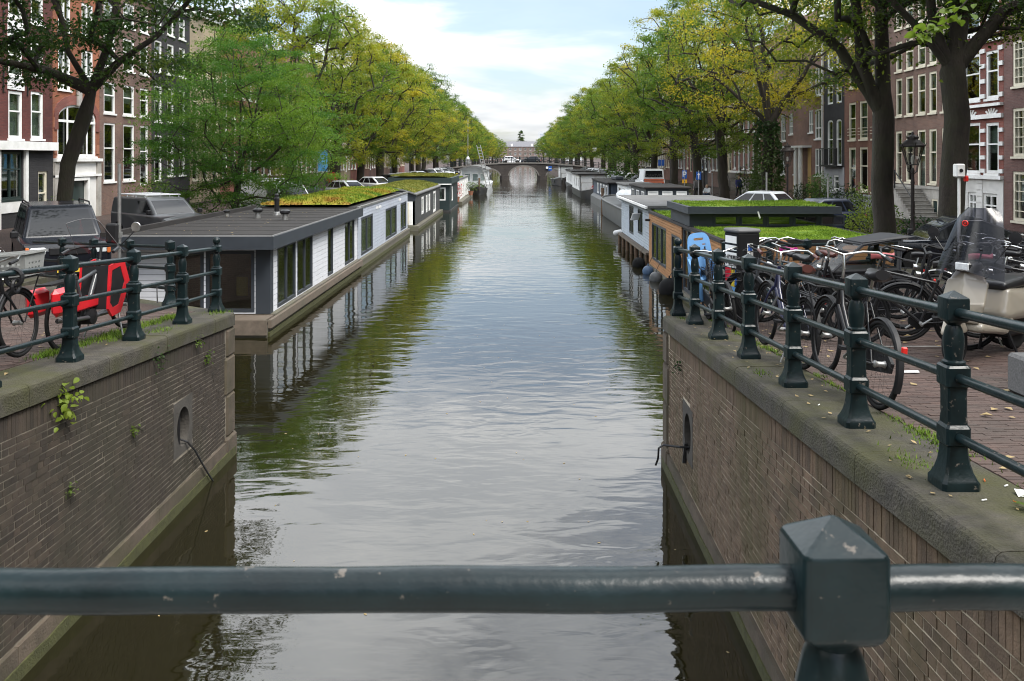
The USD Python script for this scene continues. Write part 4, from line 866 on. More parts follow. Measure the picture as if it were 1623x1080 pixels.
def make_tree(name, label, loc, seed, leaf_m, group=None, H=17.5, fork=5.0, r0=.36, rad=5.6, low=4.6, ncl=165, nleaf=180, leaf=.17, limbs=None, lean=(0, 0), center=None, flat=.5, csize=.72, shape=None, rz=0.0, shell=.55, twigs=True):
    t = thing(name, label, 'tree', loc, rz, group); R_ = np.random.RandomState(seed)
    nodes, par = [], []
    def chain(pts, p=-1, step=.8):
        """Adds a polyline; returns the last node."""
        pts = [np.array(q, float) for q in pts]
        for a, b in zip(pts[:-1], pts[1:]):
            k = max(1, int(np.linalg.norm(b - a) / step))
            for i in range(k):
                nodes.append(a + (b - a) * (i + 1) / k + R_.normal(0, .035, 3) * (0 if i == k - 1 else 1)); par.append(p); p = len(nodes) - 1
        return p
    nodes.append(np.zeros(3)); par.append(-1)
    f = np.array([lean[0], lean[1], fork])
    if limbs is None:
        e = chain([(0, 0, 0), f * np.array([.4, .4, .55]), f], 0)
        k = R_.randint(3, 5); a0 = R_.uniform(0, 2 * PI)
        for i in range(k):
            a = a0 + 2 * PI * i / k + R_.normal(0, .25); s = R_.uniform(.75, 1.1)
            chain([f, f + np.array([math.cos(a) * 1.0 * s, math.sin(a) * 1.0 * s, 1.8]), f + np.array([math.cos(a) * 2.3 * s, math.sin(a) * 2.3 * s, 4.4]), f + np.array([math.cos(a) * 3.0 * s, math.sin(a) * 3.0 * s, 7.4])], e)
        chain([f, f + np.array([R_.normal(0, .3), R_.normal(0, .3), 3.5]), f + np.array([R_.normal(0, .6), R_.normal(0, .6), 8.5])], e)
    else:
        ends = {}
        for key, src, pts in limbs:
            p = 0 if src is None else ends[src]
            ends[key] = chain([nodes[p]] + list(pts), p)
    c = np.array(center if center is not None else (lean[0] * 1.2, lean[1] * 1.2, (H + low) / 2)); hz = (H - low) / 2
    C = []
    while len(C) < ncl:
        q = R_.normal(0, 1, 3); q /= np.linalg.norm(q); q *= R_.uniform(0, 1) ** (shell * .5)
        w = 1.0 if q[2] > -.2 else 1.0
        prof = 1 - .52 * max(0, q[2]) ** 1.6
        n = .68 + .62 * meshkit.noise(q * 1.7 + seed, seed)
        P = c + q * np.array([rad * prof * n, rad * prof * n, hz * (.85 + .3 * (n - .68))])
        if shape is not None and not shape(P): continue
        if all(np.linalg.norm((P - o) * [1, 1, 1.3]) > .72 for o in C): C.append(P)
        elif R_.rand() < .04: C.append(P)
    C = sorted(C, key=lambda q: np.linalg.norm(q - f))
    depth = [0.0]
    for i in range(1, len(nodes)): depth.append(depth[par[i]] + np.linalg.norm(nodes[i] - nodes[par[i]]))
    tips = []
    hmin = fork * .7
    for P in C:
        N = np.array(nodes); d = np.linalg.norm(N - P, axis=1) + .22 * np.array(depth) + np.where(N[:, 2] < hmin, 50, 0) + np.where(N[:, 2] > P[2] + .6, 1.5, 0)
        j = int(np.argmin(d)); A = N[j]; L = np.linalg.norm(P - A)
        if L > .3:
            mid = (A + P) / 2 + np.array([0, 0, .10 * L]) + R_.normal(0, .05 * L, 3)
            k0 = len(nodes); e = chain([A, mid, P], j, .7)
            for i in range(k0, len(nodes)): depth.append(depth[par[i]] + np.linalg.norm(nodes[i] - nodes[par[i]]))
            tips.append(e)
        else: tips.append(j)
    n = len(nodes); cnt = np.zeros(n)
    for e in tips: cnt[e] += 1
    for i in range(n - 1, 0, -1): cnt[par[i]] += cnt[i]
    r = r0 * (np.maximum(cnt, .6) / max(cnt[0], 1)) ** .46; r = np.maximum(r, .016)
    kids = [[] for _ in range(n)]
    for i in range(1, n): kids[par[i]].append(i)
    tr, br = MB(), MB(); stack = [(0, None)]
    while stack:
        i, start = stack.pop(); path = [start, i] if start is not None else [i]
        while kids[path[-1]]:
            ks = sorted(kids[path[-1]], key=lambda q: -r[q])
            for q in ks[1:]: stack.append((q, path[-1]))
            path.append(ks[0])
        if len(path) > 1:
            P = np.array([nodes[q] for q in path]); rr = r[path].copy()
            if start is not None: rr[0] = min(rr[0], rr[1] * 1.25)
            if path[0] == 0: rr[0] *= 1.22; P[0, 2] -= .15
            (tr if rr.max() > r0 * .42 else br).tube(P, rr, 10 if rr.max() > r0 * .42 else (6 if rr.max() > .06 else 4), caps=False)
    obj('trunk', tr, M['bark'], t, smooth=True)
    if br.v: obj('branch', br, M['bark'], t, smooth=True, kind='stuff')
    pts = []
    for P in C:
        m = int(nleaf * R_.uniform(.35, 1.3)); g = R_.normal(0, 1, (m, 3)) * np.array([csize, csize, csize * flat]) * R_.uniform(.65, 1.15) * .56
        if m > 8: g[:, 2] -= .10 * (g[:, 0] ** 2 + g[:, 1] ** 2)
        pts.append(P + g)
    obj('crown', leaves_mb(np.vstack(pts), leaf, R_, .45, .62), leaf_m, t, kind='stuff')
    return t
TZ = 1.3
ORD = 'first second third fourth fifth sixth seventh eighth ninth tenth eleventh twelfth thirteenth fourteenth fifteenth sixteenth seventeenth eighteenth nineteenth twentieth twenty-first twenty-second twenty-third'.split()
# near left: leaning trunk with limbs spreading over the street
make_tree('elm_tree', 'leaning dark-trunked tree behind the parked cars at the left', (-14.6, 28.6, TZ), 101, M['elm_dark'], H=15.5, fork=5.2, r0=.235, rad=6.2, low=4.6, ncl=190, nleaf=260, leaf=.15,
          limbs=[('a', None, [(-.1, 0, 1.5), (.05, 0, 3.0), (.55, .1, 4.6), (.75, .1, 5.4)]), ('b', 'a', [(.2, -.3, 6.6), (-.3, -.5, 8.6), (-.4, -.8, 11)]), ('c', 'a', [(1.2, .3, 6.8), (1.5, .5, 9.0), (1.7, .7, 12)]),
                 ('d', 'a', [(1.8, -.2, 6.3), (3.0, -.2, 7.1), (4.4, -.3, 8.6)]), ('e', 'a', [(-.5, -.4, 6.0), (-2.0, -.8, 6.3), (-3.2, -1.2, 7.8), (-4.2, -1.6, 9.4)]), ('g', 'a', [(.6, 1.2, 6.6), (.6, 2.4, 8.4)])],
          center=(.5, 0, 10.4), flat=.4, csize=.9)
make_tree('feathery_tree', 'low feathery bright green tree overhanging the black houseboat roof', (-13.0, 40.5, TZ), 103, M['feathery'], H=10.2, fork=1.6, r0=.17, rad=4.7, low=.2, ncl=290, nleaf=400, leaf=.095, lean=(.4, -.3),
          limbs=[('a', None, [(.1, 0, 1.2), (.2, 0, 2.0)]), ('b', 'a', [(-.6, 0, 4), (-1.1, .2, 7)]), ('c', 'a', [(.8, -.2, 4.2), (1.5, -.3, 7)]), ('d', 'a', [(.1, .6, 4.5), (.1, .8, 8)]), ('e', 'a', [(1.6, -.5, 3.0), (3.0, -.7, 4.2)]), ('g', 'a', [(-1.5, -.5, 3.0), (-2.9, -.7, 4.0)])],
          center=(.15, 0, 5.0), flat=.26, csize=.85)
L0 = make_tree('elm_tree', 'yellow-green elm with trunk beside the blue banner', (-15.5, 60.0, TZ), 105, M['elm_green'], 'elms along the canal', H=16.4, rad=6.2, low=1.6, ncl=250, nleaf=200, lean=(.3, 0))
L1 = make_tree('elm_tree', 'tall elm with thick dark trunk to the right of the red flowers', (-15.6, 75.0, TZ), 106, M['elm_green'], 'elms along the canal', H=16.8, fork=5.0, r0=.45, rad=6.3, low=2.0, ncl=255, nleaf=200, lean=(.4, 0))
L2 = make_tree('elm_tree', 'yellowing elm second after the thick dark trunk on the left', (-15.4, 86.0, TZ), 107, M['elm_yellow'], 'elms along the canal', H=16.6, rad=6.4, low=1.8, ncl=240, nleaf=200, lean=(.5, 0))
L3 = make_tree('elm_tree', 'airy thin-topped elm whose bare twigs show against the sky on the left', (-15.2, 142.0, TZ), 108, M['elm_mid'], 'elms along the canal', H=19.4, rad=6.6, low=2.2, ncl=210, nleaf=110, lean=(.4, 0))
row = [L0, L1, L2, L3]; rq = random.Random(5)
sites = [(98, 1), (109, 0), (120, 2), (131, 1), (154, 0), (166, 2), (192, 1), (205, 0), (218, 3), (232, 1), (248, 0), (266, 2), (286, 1), (308, 0), (332, 1), (358, 2)]
for k, (y, q) in enumerate(sites):
    dup(row[q], ((-15.4 if y < 115 else -14.6) + rq.uniform(-.5, .4), y, TZ), rq.uniform(-2.6, 2.6), '%s, %s tree of the left row counting from the camera' % (['full green elm', 'tall green elm', 'yellowing elm', 'airy elm'][q], ORD[k + (5 if y < 140 else 6)]), scale=(rq.uniform(.86, 1.0), rq.uniform(.86, 1.0), rq.uniform(.9, 1.06)))
# near right
make_tree('elm_tree', 'thick dark double-limbed tree trunk behind the scooter windscreen', (13.3, 27.0, zz(27)), 111, M['elm_dark'], H=17, fork=6.2, r0=.37, rad=6.0, low=6.4, ncl=190, nleaf=230, leaf=.15,
          limbs=[('a', None, [(.0, 0, 2.4), (.15, 0, 4.4), (.0, 0, 5.8)]), ('b', 'a', [(-.7, -.2, 7.4), (-.95, -.2, 9.4), (-1.0, -.3, 12)]), ('c', 'a', [(.25, .1, 7.4), (.35, .2, 9.6), (.5, .2, 12.5)]), ('d', 'b', [(-2.0, -.5, 12.8)]), ('e', 'a', [(-1.0, -.2, 7.0), (-2.4, -.4, 8.3), (-4.0, -.6, 9.2)]), ('g', 'a', [(1.4, -.3, 7.6), (3.0, -.8, 8.4)])],
          center=(.6, 0, 11.8), csize=.95)
make_tree('elm_tree', 'dark forked tree trunk to the left of the street lamp', (12.6, 30.4, zz(30.4)), 112, M['elm_mid'], H=17, fork=5.4, r0=.36, rad=6.4, low=5.6, ncl=190, nleaf=200, leaf=.145,
          limbs=[('a', None, [(-.05, 0, 2.4), (.0, 0, 4.6)]), ('b', 'a', [(-.75, 0, 6.4), (-1.05, 0, 9), (-1.1, 0, 12)]), ('c', 'a', [(.0, .1, 6.5), (-.1, .1, 9.5), (.0, .2, 13)]), ('d', 'b', [(-2.4, -.5, 10.6)]), ('e', 'a', [(-1.4, .3, 7.0), (-3.0, .5, 8.2), (-4.4, .5, 8.7)]), ('g', 'c', [(1.4, 0, 14)])],
          center=(-.9, 0, 11.2), csize=.95)
Y0_ = make_tree('elm_tree', 'open yellow-leaved tree with an ivy-covered trunk at the right', (15.0, 53.0, TZ), 113, M['elm_gold'], H=16, fork=5.8, r0=.32, rad=6.6, low=4.6, ncl=210, nleaf=150, leaf=.15, lean=(.1, 0),
          limbs=[('a', None, [(0, 0, 3), (.1, 0, 5.2)]), ('b', 'a', [(-1.2, 0, 6.3), (-2.6, 0, 7.6), (-4.0, 0, 8.6)]), ('c', 'a', [(1.0, 0, 6.6), (2.4, 0, 8.6), (3.8, 0, 9.8)]), ('d', 'a', [(.0, .4, 8), (-.3, .5, 12)]), ('e', 'd', [(.8, -.3, 14)]), ('g', 'a', [(-.8, -.8, 8), (-1.6, -1.0, 11)])],
          center=(-.2, 0, 10.4), csize=.95)
def ivy():
    R_ = np.random.RandomState(9); n = 3600; z = R_.uniform(0, 1, n) ** .8 * 5.4; a = R_.uniform(0, 2 * PI, n)
    rr = (.46 + .5 * np.clip(1 - z / 5.0, 0, 1) + .35 * meshkit.fbm(np.stack([np.cos(a) * 1.5, np.sin(a) * 1.5, z * .9], -1), 3, 4)) * R_.uniform(.75, 1.05, n)
    b = leaves_mb(np.stack([rr * np.cos(a), rr * np.sin(a), z], -1), .17, R_, .6, .8)
    obj('ivy', b, M['ivy'], Y0_, kind='stuff')
ivy()
R1 = make_tree('elm_tree', 'yellow-green elm standing beside the grey stone stoop on the right', (15.0, 64.0, TZ), 115, M['elm_mid'], 'elms along the canal', H=16.6, fork=4.6, rad=6.6, low=2.8, ncl=230, nleaf=190, lean=(-.3, 0))
R2 = make_tree('elm_tree', 'elm with a straight dark trunk beside the parking signs on the right', (15.0, 73.0, TZ), 116, M['elm_green'], 'elms along the canal', H=17.8, rad=6.6, low=2.6, ncl=240, nleaf=200, lean=(-.4, 0))
R3 = make_tree('elm_tree', 'sparse elm with pale yellow top rising above its neighbours on the right', (15.0, 84.0, TZ), 117, M['elm_yellow'], 'elms along the canal', H=18.6, rad=6.0, low=2.8, ncl=200, nleaf=120, lean=(-.2, 0))
row = [R1, R2, R3, L1]
sites = [(95, 1), (106, 0), (117, 3), (128, 1), (140, 0), (152, 3), (165, 1), (191, 0), (204, 1), (218, 3), (233, 0), (250, 1), (268, 3), (290, 1), (314, 0), (340, 3)]
for k, (y, q) in enumerate(sites):
    dup(row[q], (14.5 + rq.uniform(-.5, .3), y, TZ), rq.uniform(-2.6, 2.6), '%s, %s tree of the right row counting from the camera' % (['bushy elm', 'green elm', 'yellow elm', 'tall green elm'][q], ORD[k + 6]), scale=(rq.uniform(.84, .98), rq.uniform(.84, .98), rq.uniform(.82, 1.04)))
# a bough of large lime leaves hanging in from the top right
def bough():
    t = thing('leafy_bough', 'bough of large bright lime leaves hanging in at the top right', 'bough', (4.12, 9.0, 5.72)); R_ = np.random.RandomState(4)
    path = np.array([(-.05, 0, 0), (.12, .05, .10), (.3, .1, .17), (.55, .15, .42), (1.0, .3, 1.3), (2.0, .8, 2.8)]); obj('stem', MB().tube(path, [.003, .004, .006, .009, .016, .03], 6), M['bark'], t)
    for i in range(64):
        f = R_.uniform(0, 3.2) if i > 8 else i * .12; k = int(f); p = path[k] + (path[k + 1] - path[k]) * (f - k) + R_.normal(0, .05, 3) * (.5 + f * .45)
        obj('leaf', fine_leaves(p[None], .105, R_), M['plant_lime'], t)
bough()
# crowns that reach in from trees standing beside and behind the viewpoint
make_tree('elm_tree', 'dark crown reaching in at the top right corner over the scooter', (14.4, 16.0, 1.7), 141, M['elm_dark'], H=17, fork=5.5, r0=.4, rad=6.6, low=5.2, ncl=160, nleaf=190, leaf=.14)
T9 = make_tree('elm_tree', 'dark crown reaching in at the top left corner over the off-road car', (-15.0, 18.0, 1.6), 142, M['elm_dark'], H=17, fork=5.5, r0=.4, rad=6.4, low=5.2, ncl=150, nleaf=190, leaf=.14)
for i, (x, y) in enumerate(((-15.0, 3.0), (15.5, 3.0), (-15, -13), (15, -13), (-15, -26), (15, -26), (-14.5, -40), (14.5, -40))): dup((L1, R2)[i % 2], (x, y, 1.3), i, '%s elm behind the viewpoint, %s pair' % ('left' if x < 0 else 'right', ORD[i // 2]))
# ---------------------------------------------------------------- canal houses
BR = {}
for k, (c1, c2, mo) in {
    'darkred': ((0.12, 0.038, 0.032), (0.09, 0.03, 0.027), (0.09, 0.045, 0.04)), 'orange': ((0.30, 0.10, 0.05), (0.24, 0.08, 0.042), (0.26, 0.15, 0.10)),
    'brown': ((0.17, 0.105, 0.082), (0.13, 0.082, 0.068), (0.20, 0.16, 0.135)), 'black': ((0.035, 0.035, 0.038), (0.03, 0.03, 0.032), (0.04, 0.04, 0.042)),
    'redbrown': ((0.20, 0.095, 0.068), (0.155, 0.075, 0.058), (0.20, 0.15, 0.12)), 'modern': ((0.23, 0.13, 0.10), (0.19, 0.11, 0.088), (0.24, 0.19, 0.16)),
    'red': ((0.22, 0.075, 0.06), (0.18, 0.065, 0.052), (0.19, 0.12, 0.10)), 'purple': ((0.15, 0.085, 0.075), (0.12, 0.068, 0.062), (0.15, 0.115, 0.10)), 'sand': ((0.34, 0.28, 0.19), (0.30, 0.25, 0.17), (0.30, 0.26, 0.2))}.items():
    BR[k] = brickmat('brick_' + k, c1, c2, mo)
M['whitewash'] = mat('whitewash', (0.66, 0.65, 0.62), 0.8, 0.06, 1.5, dirt=(0.42, 0.41, 0.38), dscale=0.5, damt=0.6)
M['greywash'] = mat('greywash', (0.33, 0.34, 0.36), 0.8, 0.08, 1.5, dirt=(0.24, 0.24, 0.25), dscale=0.5, damt=0.6)
M['rooftile'] = mat('rooftile', (0.09, 0.06, 0.05), 0.8, 0.3, 2.0)
M['door_dark'] = mat('door_dark', (0.018, 0.03, 0.028), 0.35, 0.2, 3.0)
M['yellowpanel'] = mat('yellowpanel', (0.42, 0.27, 0.10), 0.7, 0.08, 2.0)
class House:
    def __init__(s, side, name, label, Y0, Y1, H, bm, ops, roof='flat', base=None, X=None, zg=1.3, arch=()):
        """side: -1 left, +1 right. ops: (u along y from Y0, u1, z0, z1)."""
        s.side, s.Y0, s.X = side, Y0, X or (21.7 if side > 0 else -23.0); s.t = thing(name, label, 'house'); W = Y1 - Y0; s.W = W
        s.cr = random.Random(int(Y0 * 10) + side)
        cs = s.R(0.0, W, zg, H)
        for i, (a, b, c, d) in enumerate(ops):
            cs = cs - (s.A(a, b, c, d) if i in arch else s.R(a, b, c, d))
        if base:                                     # a plinth storey in another finish
            zb, m = base; s.ex('ground_storey', cs ^ s.R(-1, W + 1, zg, zb), -.3, .02, m); cs = cs ^ s.R(-1, W + 1, zb + .002, H + 5)
        s.ex('wall', cs, -.3, 0, bm)
        s.ex('interior', s.R(.02, W - .02, zg, H - .3), -1.3, -1.25, M['dark'])
        s.ex('side_wall', s.R(.0, .12, zg, H), -1.25, -.302, bm); s.ex('side_wall', s.R(W - .12, W, zg, H), -1.25, -.302, bm)
        fl = None
        for z in sorted({round(o[2] - .35, 1) for o in ops if o[2] > zg + 1}):
            q = s.R(.13, W - .13, z, z + .12); fl = q if fl is None else fl + q
        if fl is not None: s.ex('floor', fl, -1.24, -.303, M['dark'])
        s.ex('rear_block', s.R(0, W, zg, H), -10, -1.31, bm)
        if roof == 'hip':
            p = [(0, H), (W, H)]; mb = MB(); hp = hull([s.P(u, d, z) for u, d, z in ((0, -.3, H + .01), (W, -.3, H + .01), (0, -10, H + .01), (W, -10, H + .01), (W * .5, -3, H + 2.6), (W * .5, -8, H + 2.6))]); obj('roof', MB().mf(hp), M['rooftile'], s.t)
        else: s.ex('roof', s.R(.0, W, H + .003, H + .1), -9.9, -.1, M['rooftile'])
    def P(s, u, d, z): return (s.X - s.side * d, s.Y0 + u, z)
    def R(s, a, b, c, d): return CS([np.array([(a, c), (b, c), (b, d), (a, d)])])
    def A(s, a, b, c, d, rise=None):
        w = (b - a) / 2; rise = rise or w * .35; u = np.linspace(0, PI, 14)
        return CS([np.vstack([[(a, c), (b, c)], np.stack([(a + b) / 2 + w * np.cos(u), d - rise + rise * np.sin(u)], 1)])])
    def ex(s, name, cs, d0, d1, m, parent=None):
        q = m3.Manifold.extrude(cs, d1 - d0).to_mesh(); v = np.array(q.vert_properties[:, :3], float); f = np.array(q.tri_verts)
        w = np.stack([s.X - s.side * (v[:, 2] + d0), s.Y0 + v[:, 0], v[:, 1]], 1)
        if s.side > 0: f = f[:, ::-1]
        return obj(name, MB().add(w, f), m, parent or s.t)
    def win(s, o, fm, kind='sash', arch=False, name='window', fr=.11, sill=True, curtain=None, n=0):
        a, b, c, d = o; S = s.A if arch else s.R
        cs = S(a, b, c, d) - S(a + fr, b - fr, c + fr, d - fr); R = s.R
        if kind == 'sash': cs = cs + R(a + .05, b - .05, c + (d - c) * .56, c + (d - c) * .56 + .07)
        if kind == 'cross': cs = cs + R((a + b) / 2 - .04, (a + b) / 2 + .04, c, d) + R(a, b, c + (d - c) * .62, c + (d - c) * .62 + .07)
        if kind == 'low': cs = cs + R((a + b) / 2 - .04, (a + b) / 2 + .04, c, d) + R(a, b, c + (d - c) * .35, c + (d - c) * .35 + .08)
        for k in range(n): u = a + (b - a) * (k + 1) / (n + 1); cs = cs + R(u - .03, u + .03, c, d)
        if kind == 'grid':
            for k in (1, 2): u = a + (b - a) * k / 3; cs = cs + R(u - .018, u + .018, c, d)
            for k in (1, 2, 3, 4): z = c + (d - c) * k / 5; cs = cs + R(a, b, z - .018, z + .018)
        if arch: cs = cs ^ S(a, b, c, d)
        w = s.ex(name, cs, -.13, -.03, fm)
        s.ex('pane', S(a + .04, b - .04, c + .04, d - .04), -.10, -.092, M['pane'], w)
        if sill: s.ex('sill', R(a - .08, b + .08, c - .1, c - .003), -.05, .07, fm, w)
        k = s.cr.random()
        if curtain or (curtain is None and k < .75):
            g = []; z0 = c + (d - c) * (0 if k < .34 else .4); us = np.linspace(a + .03, a + (b - a) * (.38 if k < .2 else .97), 10); mb = MB()
            for i in range(9): mb.quad(*[s.P(us[j], -.26 + .02 * math.sin(j * 2.2), z) for j, z in ((i, z0), (i + 1, z0), (i + 1, d), (i, d))])
            obj('curtain', mb, M['curtain'], w)
        return w
    def cornice(s, z, h=.45, out=.35, m=None):
        m = m or M['white']; s.ex('cornice', s.R(.0, s.W, z, z + h * .6), .002, out * .55, m); s.ex('cornice', s.R(-.0, s.W, z + h * .6 + .002, z + h), .002, out, m)
    def band(s, z0, z1, m, out=.05, name='band', a=0, b=None): s.ex(name, s.R(a, s.W if b is None else b, z0, z1), .003, out, m)
# --- left side, from the image edge inwards
h = House(-1, 'canal_house', 'dark red brick house with white shopfront surround, first at the left edge', 33.0, 43.7, 14.5, BR['darkred'],
          [(2.2, 3.9, 5.36, 7.5), (6.9, 8.05, 5.37, 7.55), (8.75, 9.85, 5.4, 7.65), (2.2, 3.9, 8.2, 9.9), (6.9, 8.05, 8.2, 9.9), (8.75, 9.85, 8.4, 10.05), (6.9, 8.05, 10.9, 12.9), (8.75, 9.85, 10.9, 12.9), (6.2, 8.0, 2.6, 4.75), (2.0, 5.4, 2.6, 4.75), (9.35, 10.2, 1.35, 3.85)], base=(4.84, M['greywash'] if False else BR['black']))
for i, o in enumerate(h_ops := [(2.2, 3.9, 5.36, 7.5), (6.9, 8.05, 5.37, 7.55), (8.75, 9.85, 5.4, 7.65), (2.2, 3.9, 8.2, 9.9), (6.9, 8.05, 8.2, 9.9), (8.75, 9.85, 8.4, 10.05), (6.9, 8.05, 10.9, 12.9), (8.75, 9.85, 10.9, 12.9)]): h.win(o, M['white'], 'sash', fr=.14)
h.win((6.2, 8.0, 2.6, 4.75), M['door_dark'], 'cross', fr=.1); h.win((2.0, 5.4, 2.6, 4.75), M['door_dark'], 'cross'); h.win((9.35, 10.2, 1.35, 3.85), M['cream'], 'sash', name='door', sill=False, fr=.12)
h.band(4.85, 5.25, M['white'], .3, 'shop_cornice'); h.band(2.0, 2.58, M['white'], .06, 'stall_riser', 5.9, 8.3)
for a in (5.9, 8.1, 1.75): h.ex('pilaster', h.R(a, a + .22, 1.3, 4.84), .022, .14, M['white'])
h.ex('lintel', h.R(6.8, 8.15, 7.6, 8.1), .003, .04, M['white']); h.ex('lintel', h.R(6.8, 8.15, 10.0, 10.75), .003, .05, M['white']); h.cornice(14.1)
for a in (6.45, 8.4): h.ex('wall_anchor', h.R(a, a + .07, 7.4, 8.6), .003, .05, M['black']); h.ex('wall_anchor', h.R(a, a + .07, 10.0, 11.2), .003, .05, M['black'])
o = [(.45, 4.45, 4.56, 7.25), (.5, 1.75, 7.95, 10.1), (2.9, 4.15, 8.1, 10.2), (.5, 1.75, 10.9, 12.7), (2.9, 4.15, 10.9, 12.7), (.75, 3.4, 1.3, 3.3)]
h = House(-1, 'canal_house', 'orange-red brick house with wide arched window above a white garage front', 43.72, 48.6, 14.8, BR['orange'], o, arch=(0,), base=(4.46, M['whitewash']))
w = h.win(o[0], M['white'], 'plain', arch=True, fr=.12, curtain=False)
h.ex('mullion', (h.R(1.35, 1.5, 4.6, 7.2) + h.R(3.4, 3.55, 4.6, 7.2) + h.R(.5, 4.4, 6.3, 6.43)) ^ h.A(.45, 4.45, 4.56, 7.25), -.02, .0, M['white'])
ring = h.A(.1, 4.8, 4.6, 7.75, 1.05) - h.A(.45, 4.45, 4.5, 7.25)
h.ex('arch_surround', ring ^ h.R(0, 4.85, 5.9, 8), .003, .05, M['archred']) if 'archred' in M else h.ex('arch_surround', ring ^ h.R(0, 4.85, 5.9, 8), .003, .05, BR['red'])
h.ex('keystone', h.R(2.25, 2.65, 7.2, 8.1), .06, .16, M['stone'])
for q in o[1:5]: h.win(q, M['white'], 'low', fr=.13)
h.ex('garage_door', h.R(.75, 3.4, 1.3, 3.3), -.2, -.12, M['door_dark']); h.ex('garage_frame', (h.R(.6, 3.6, 1.3, 3.45) - h.R(.75, 3.4, 1.2, 3.3)), .022, .1, M['white'])
h.band(3.5, 3.62, M['white'], .14, 'moulding'); h.band(4.3, 4.45, M['white'], .2, 'moulding')
h.ex('pilaster', h.R(0, .4, 1.3, 4.25), .022, .12, M['stone']); h.ex('pilaster', h.R(4.45, 4.86, 1.3, 4.25), .022, .12, M['stone']); h.cornice(14.3)
for a in (.05, 4.5):
    for z in (4.7, 6.0): h.ex('terracotta_panel', h.R(a, a + .3, z, z + .5), .003, .04, M['terracotta'])
def sashes(side, label, Y0, Y1, H, bm, cols, rows, fm, kind='sash', base=None, cornice=True, roof='flat', doorcol=None, name='canal_house', sill=True, X=None, fr=.11):
    o = []
    for j, (z0, z1) in enumerate(rows):
        for i, (a, b) in enumerate(cols):
            if j == 0 and doorcol == i: o.append((a, b, z0 - .35, z1))
            else: o.append((a, b, z0, z1))
    h = House(side, name, label, Y0, Y1, H, bm, o, base=base, roof=roof, X=X)
    for k, q in enumerate(o):
        isd = doorcol is not None and k == doorcol
        h.win(q, fm, kind, name='door' if isd else 'window', sill=sill and not isd, fr=fr)
    if cornice: h.cornice(H - .45)
    return h
sashes(-1, 'brown brick house with tall white sash windows behind the silver van', 48.62, 55.5, 14.6, BR['brown'], [(.5, 1.9), (2.9, 4.4), (5.2, 6.4)], [(3.15, 6.45), (7.0, 8.75), (9.6, 11.5), (12.2, 13.6)], M['white'], doorcol=2)
sashes(-1, 'dark painted brick house with white windows behind the feathery tree', 55.52, 62.0, 14.8, BR['black'], [(.5, 1.6), (2.5, 3.6), (4.5, 5.6)], [(3.3, 5.95), (6.8, 9.1), (10, 12), (12.6, 14)], M['white'], doorcol=0)
hr = random.Random(21); y = 62.02
LB = ['redbrown', 'sand', 'brown', 'purple', 'red', 'black', 'modern']; LN = {'redbrown': 'red-brown brick', 'sand': 'sand coloured', 'brown': 'brown brick', 'purple': 'purple-brown brick', 'red': 'red brick', 'black': 'black painted', 'modern': 'pink-brown brick'}
k = 0
while y < 176:
    W = hr.uniform(5.8, 8.6); b = LB[(k * 3 + 1) % 7]; n = 3 if W < 7.4 else 4; pit = W / n
    sashes(-1, '%s canal house behind the trees, %s past the dark painted one' % (LN[b], ORD[k]), y, y + W, hr.uniform(13.2, 16), BR[b], [(pit * i + pit * .22, pit * i + pit * .78) for i in range(n)], [(2.9, 5.3), (6.3, 8.6), (9.4, 11.3)], M['white'] if k % 3 else M['cream'], doorcol=hr.randrange(n)); y += W + .02; k += 1
# --- right side
o = [(.6, 2.1, 2.0, 3.95), (4.2, 5.0, 1.95, 3.95), (5.3, 6.1, 1.95, 3.95), (.6, 2.1, 4.6, 6.7), (4.2, 5.2, 4.6, 6.7), (.6, 2.1, 7.6, 9.6), (4.2, 5.2, 7.6, 9.6), (.6, 2.1, 10.4, 12.2), (4.2, 5.2, 10.4, 12.2)]
o = [(1.0, 2.2, 1.9, 3.9), (3.4, 4.7, 1.75, 3.9), (1.0, 2.2, 4.55, 6.65), (3.6, 4.7, 4.55, 6.65), (1.0, 2.2, 7.6, 9.6), (3.6, 4.7, 7.6, 9.6), (1.0, 2.2, 10.4, 12.2), (3.6, 4.7, 10.4, 12.2)]
h = House(1, 'canal_house', 'dark brown brick house with cream window frames at the right edge', 34.0, 39.4, 14.6, BR['purple'], o)
for i, q in enumerate(o): h.win(q, M['cream'], 'grid', fr=.13)
h.cornice(14.1, m=M['cream'])
o = [(.4, 1.5, 3.78, 6.1), (2.0, 3.6, 3.75, 6.15), (.4, 1.5, 7.2, 9.4), (2.0, 3.6, 7.2, 9.4), (.4, 1.5, 10.3, 12.2), (2.0, 3.6, 10.3, 12.2), (.5, 1.7, 1.3, 2.85), (2.3, 3.1, 1.5, 2.85)]
h = House(1, 'canal_house', 'red brick house with white banded stonework and white ground floor', 39.42, 43.8, 14.9, BR['red'], o, base=(3.5, M['whitewash']))
for i, q in enumerate(o): h.win(q, M['white'], 'sash' if i < 6 else 'cross', name='door' if i == 6 else 'window', sill=i != 6, fr=.14)
h.band(3.51, 3.68, M['white'], .16, 'moulding'); h.band(6.3, 6.5, M['white'], .12, 'moulding'); h.band(6.85, 6.98, M['white'], .18, 'moulding'); h.band(9.8, 9.95, M['white'], .16, 'moulding')
for z in np.arange(3.8, 6.2, .62):
    for a, b in ((0, .38), (1.52, 1.98), (3.62, 4.36)): h.ex('quoin_band', h.R(a, b, z, z + .18), .003, .06, M['white'])
for z in np.arange(7.25, 9.5, .7):
    for a, b in ((0, .38), (1.52, 1.98), (3.62, 4.36)): h.ex('quoin_band', h.R(a, b, z, z + .2), .003, .06, M['white'])
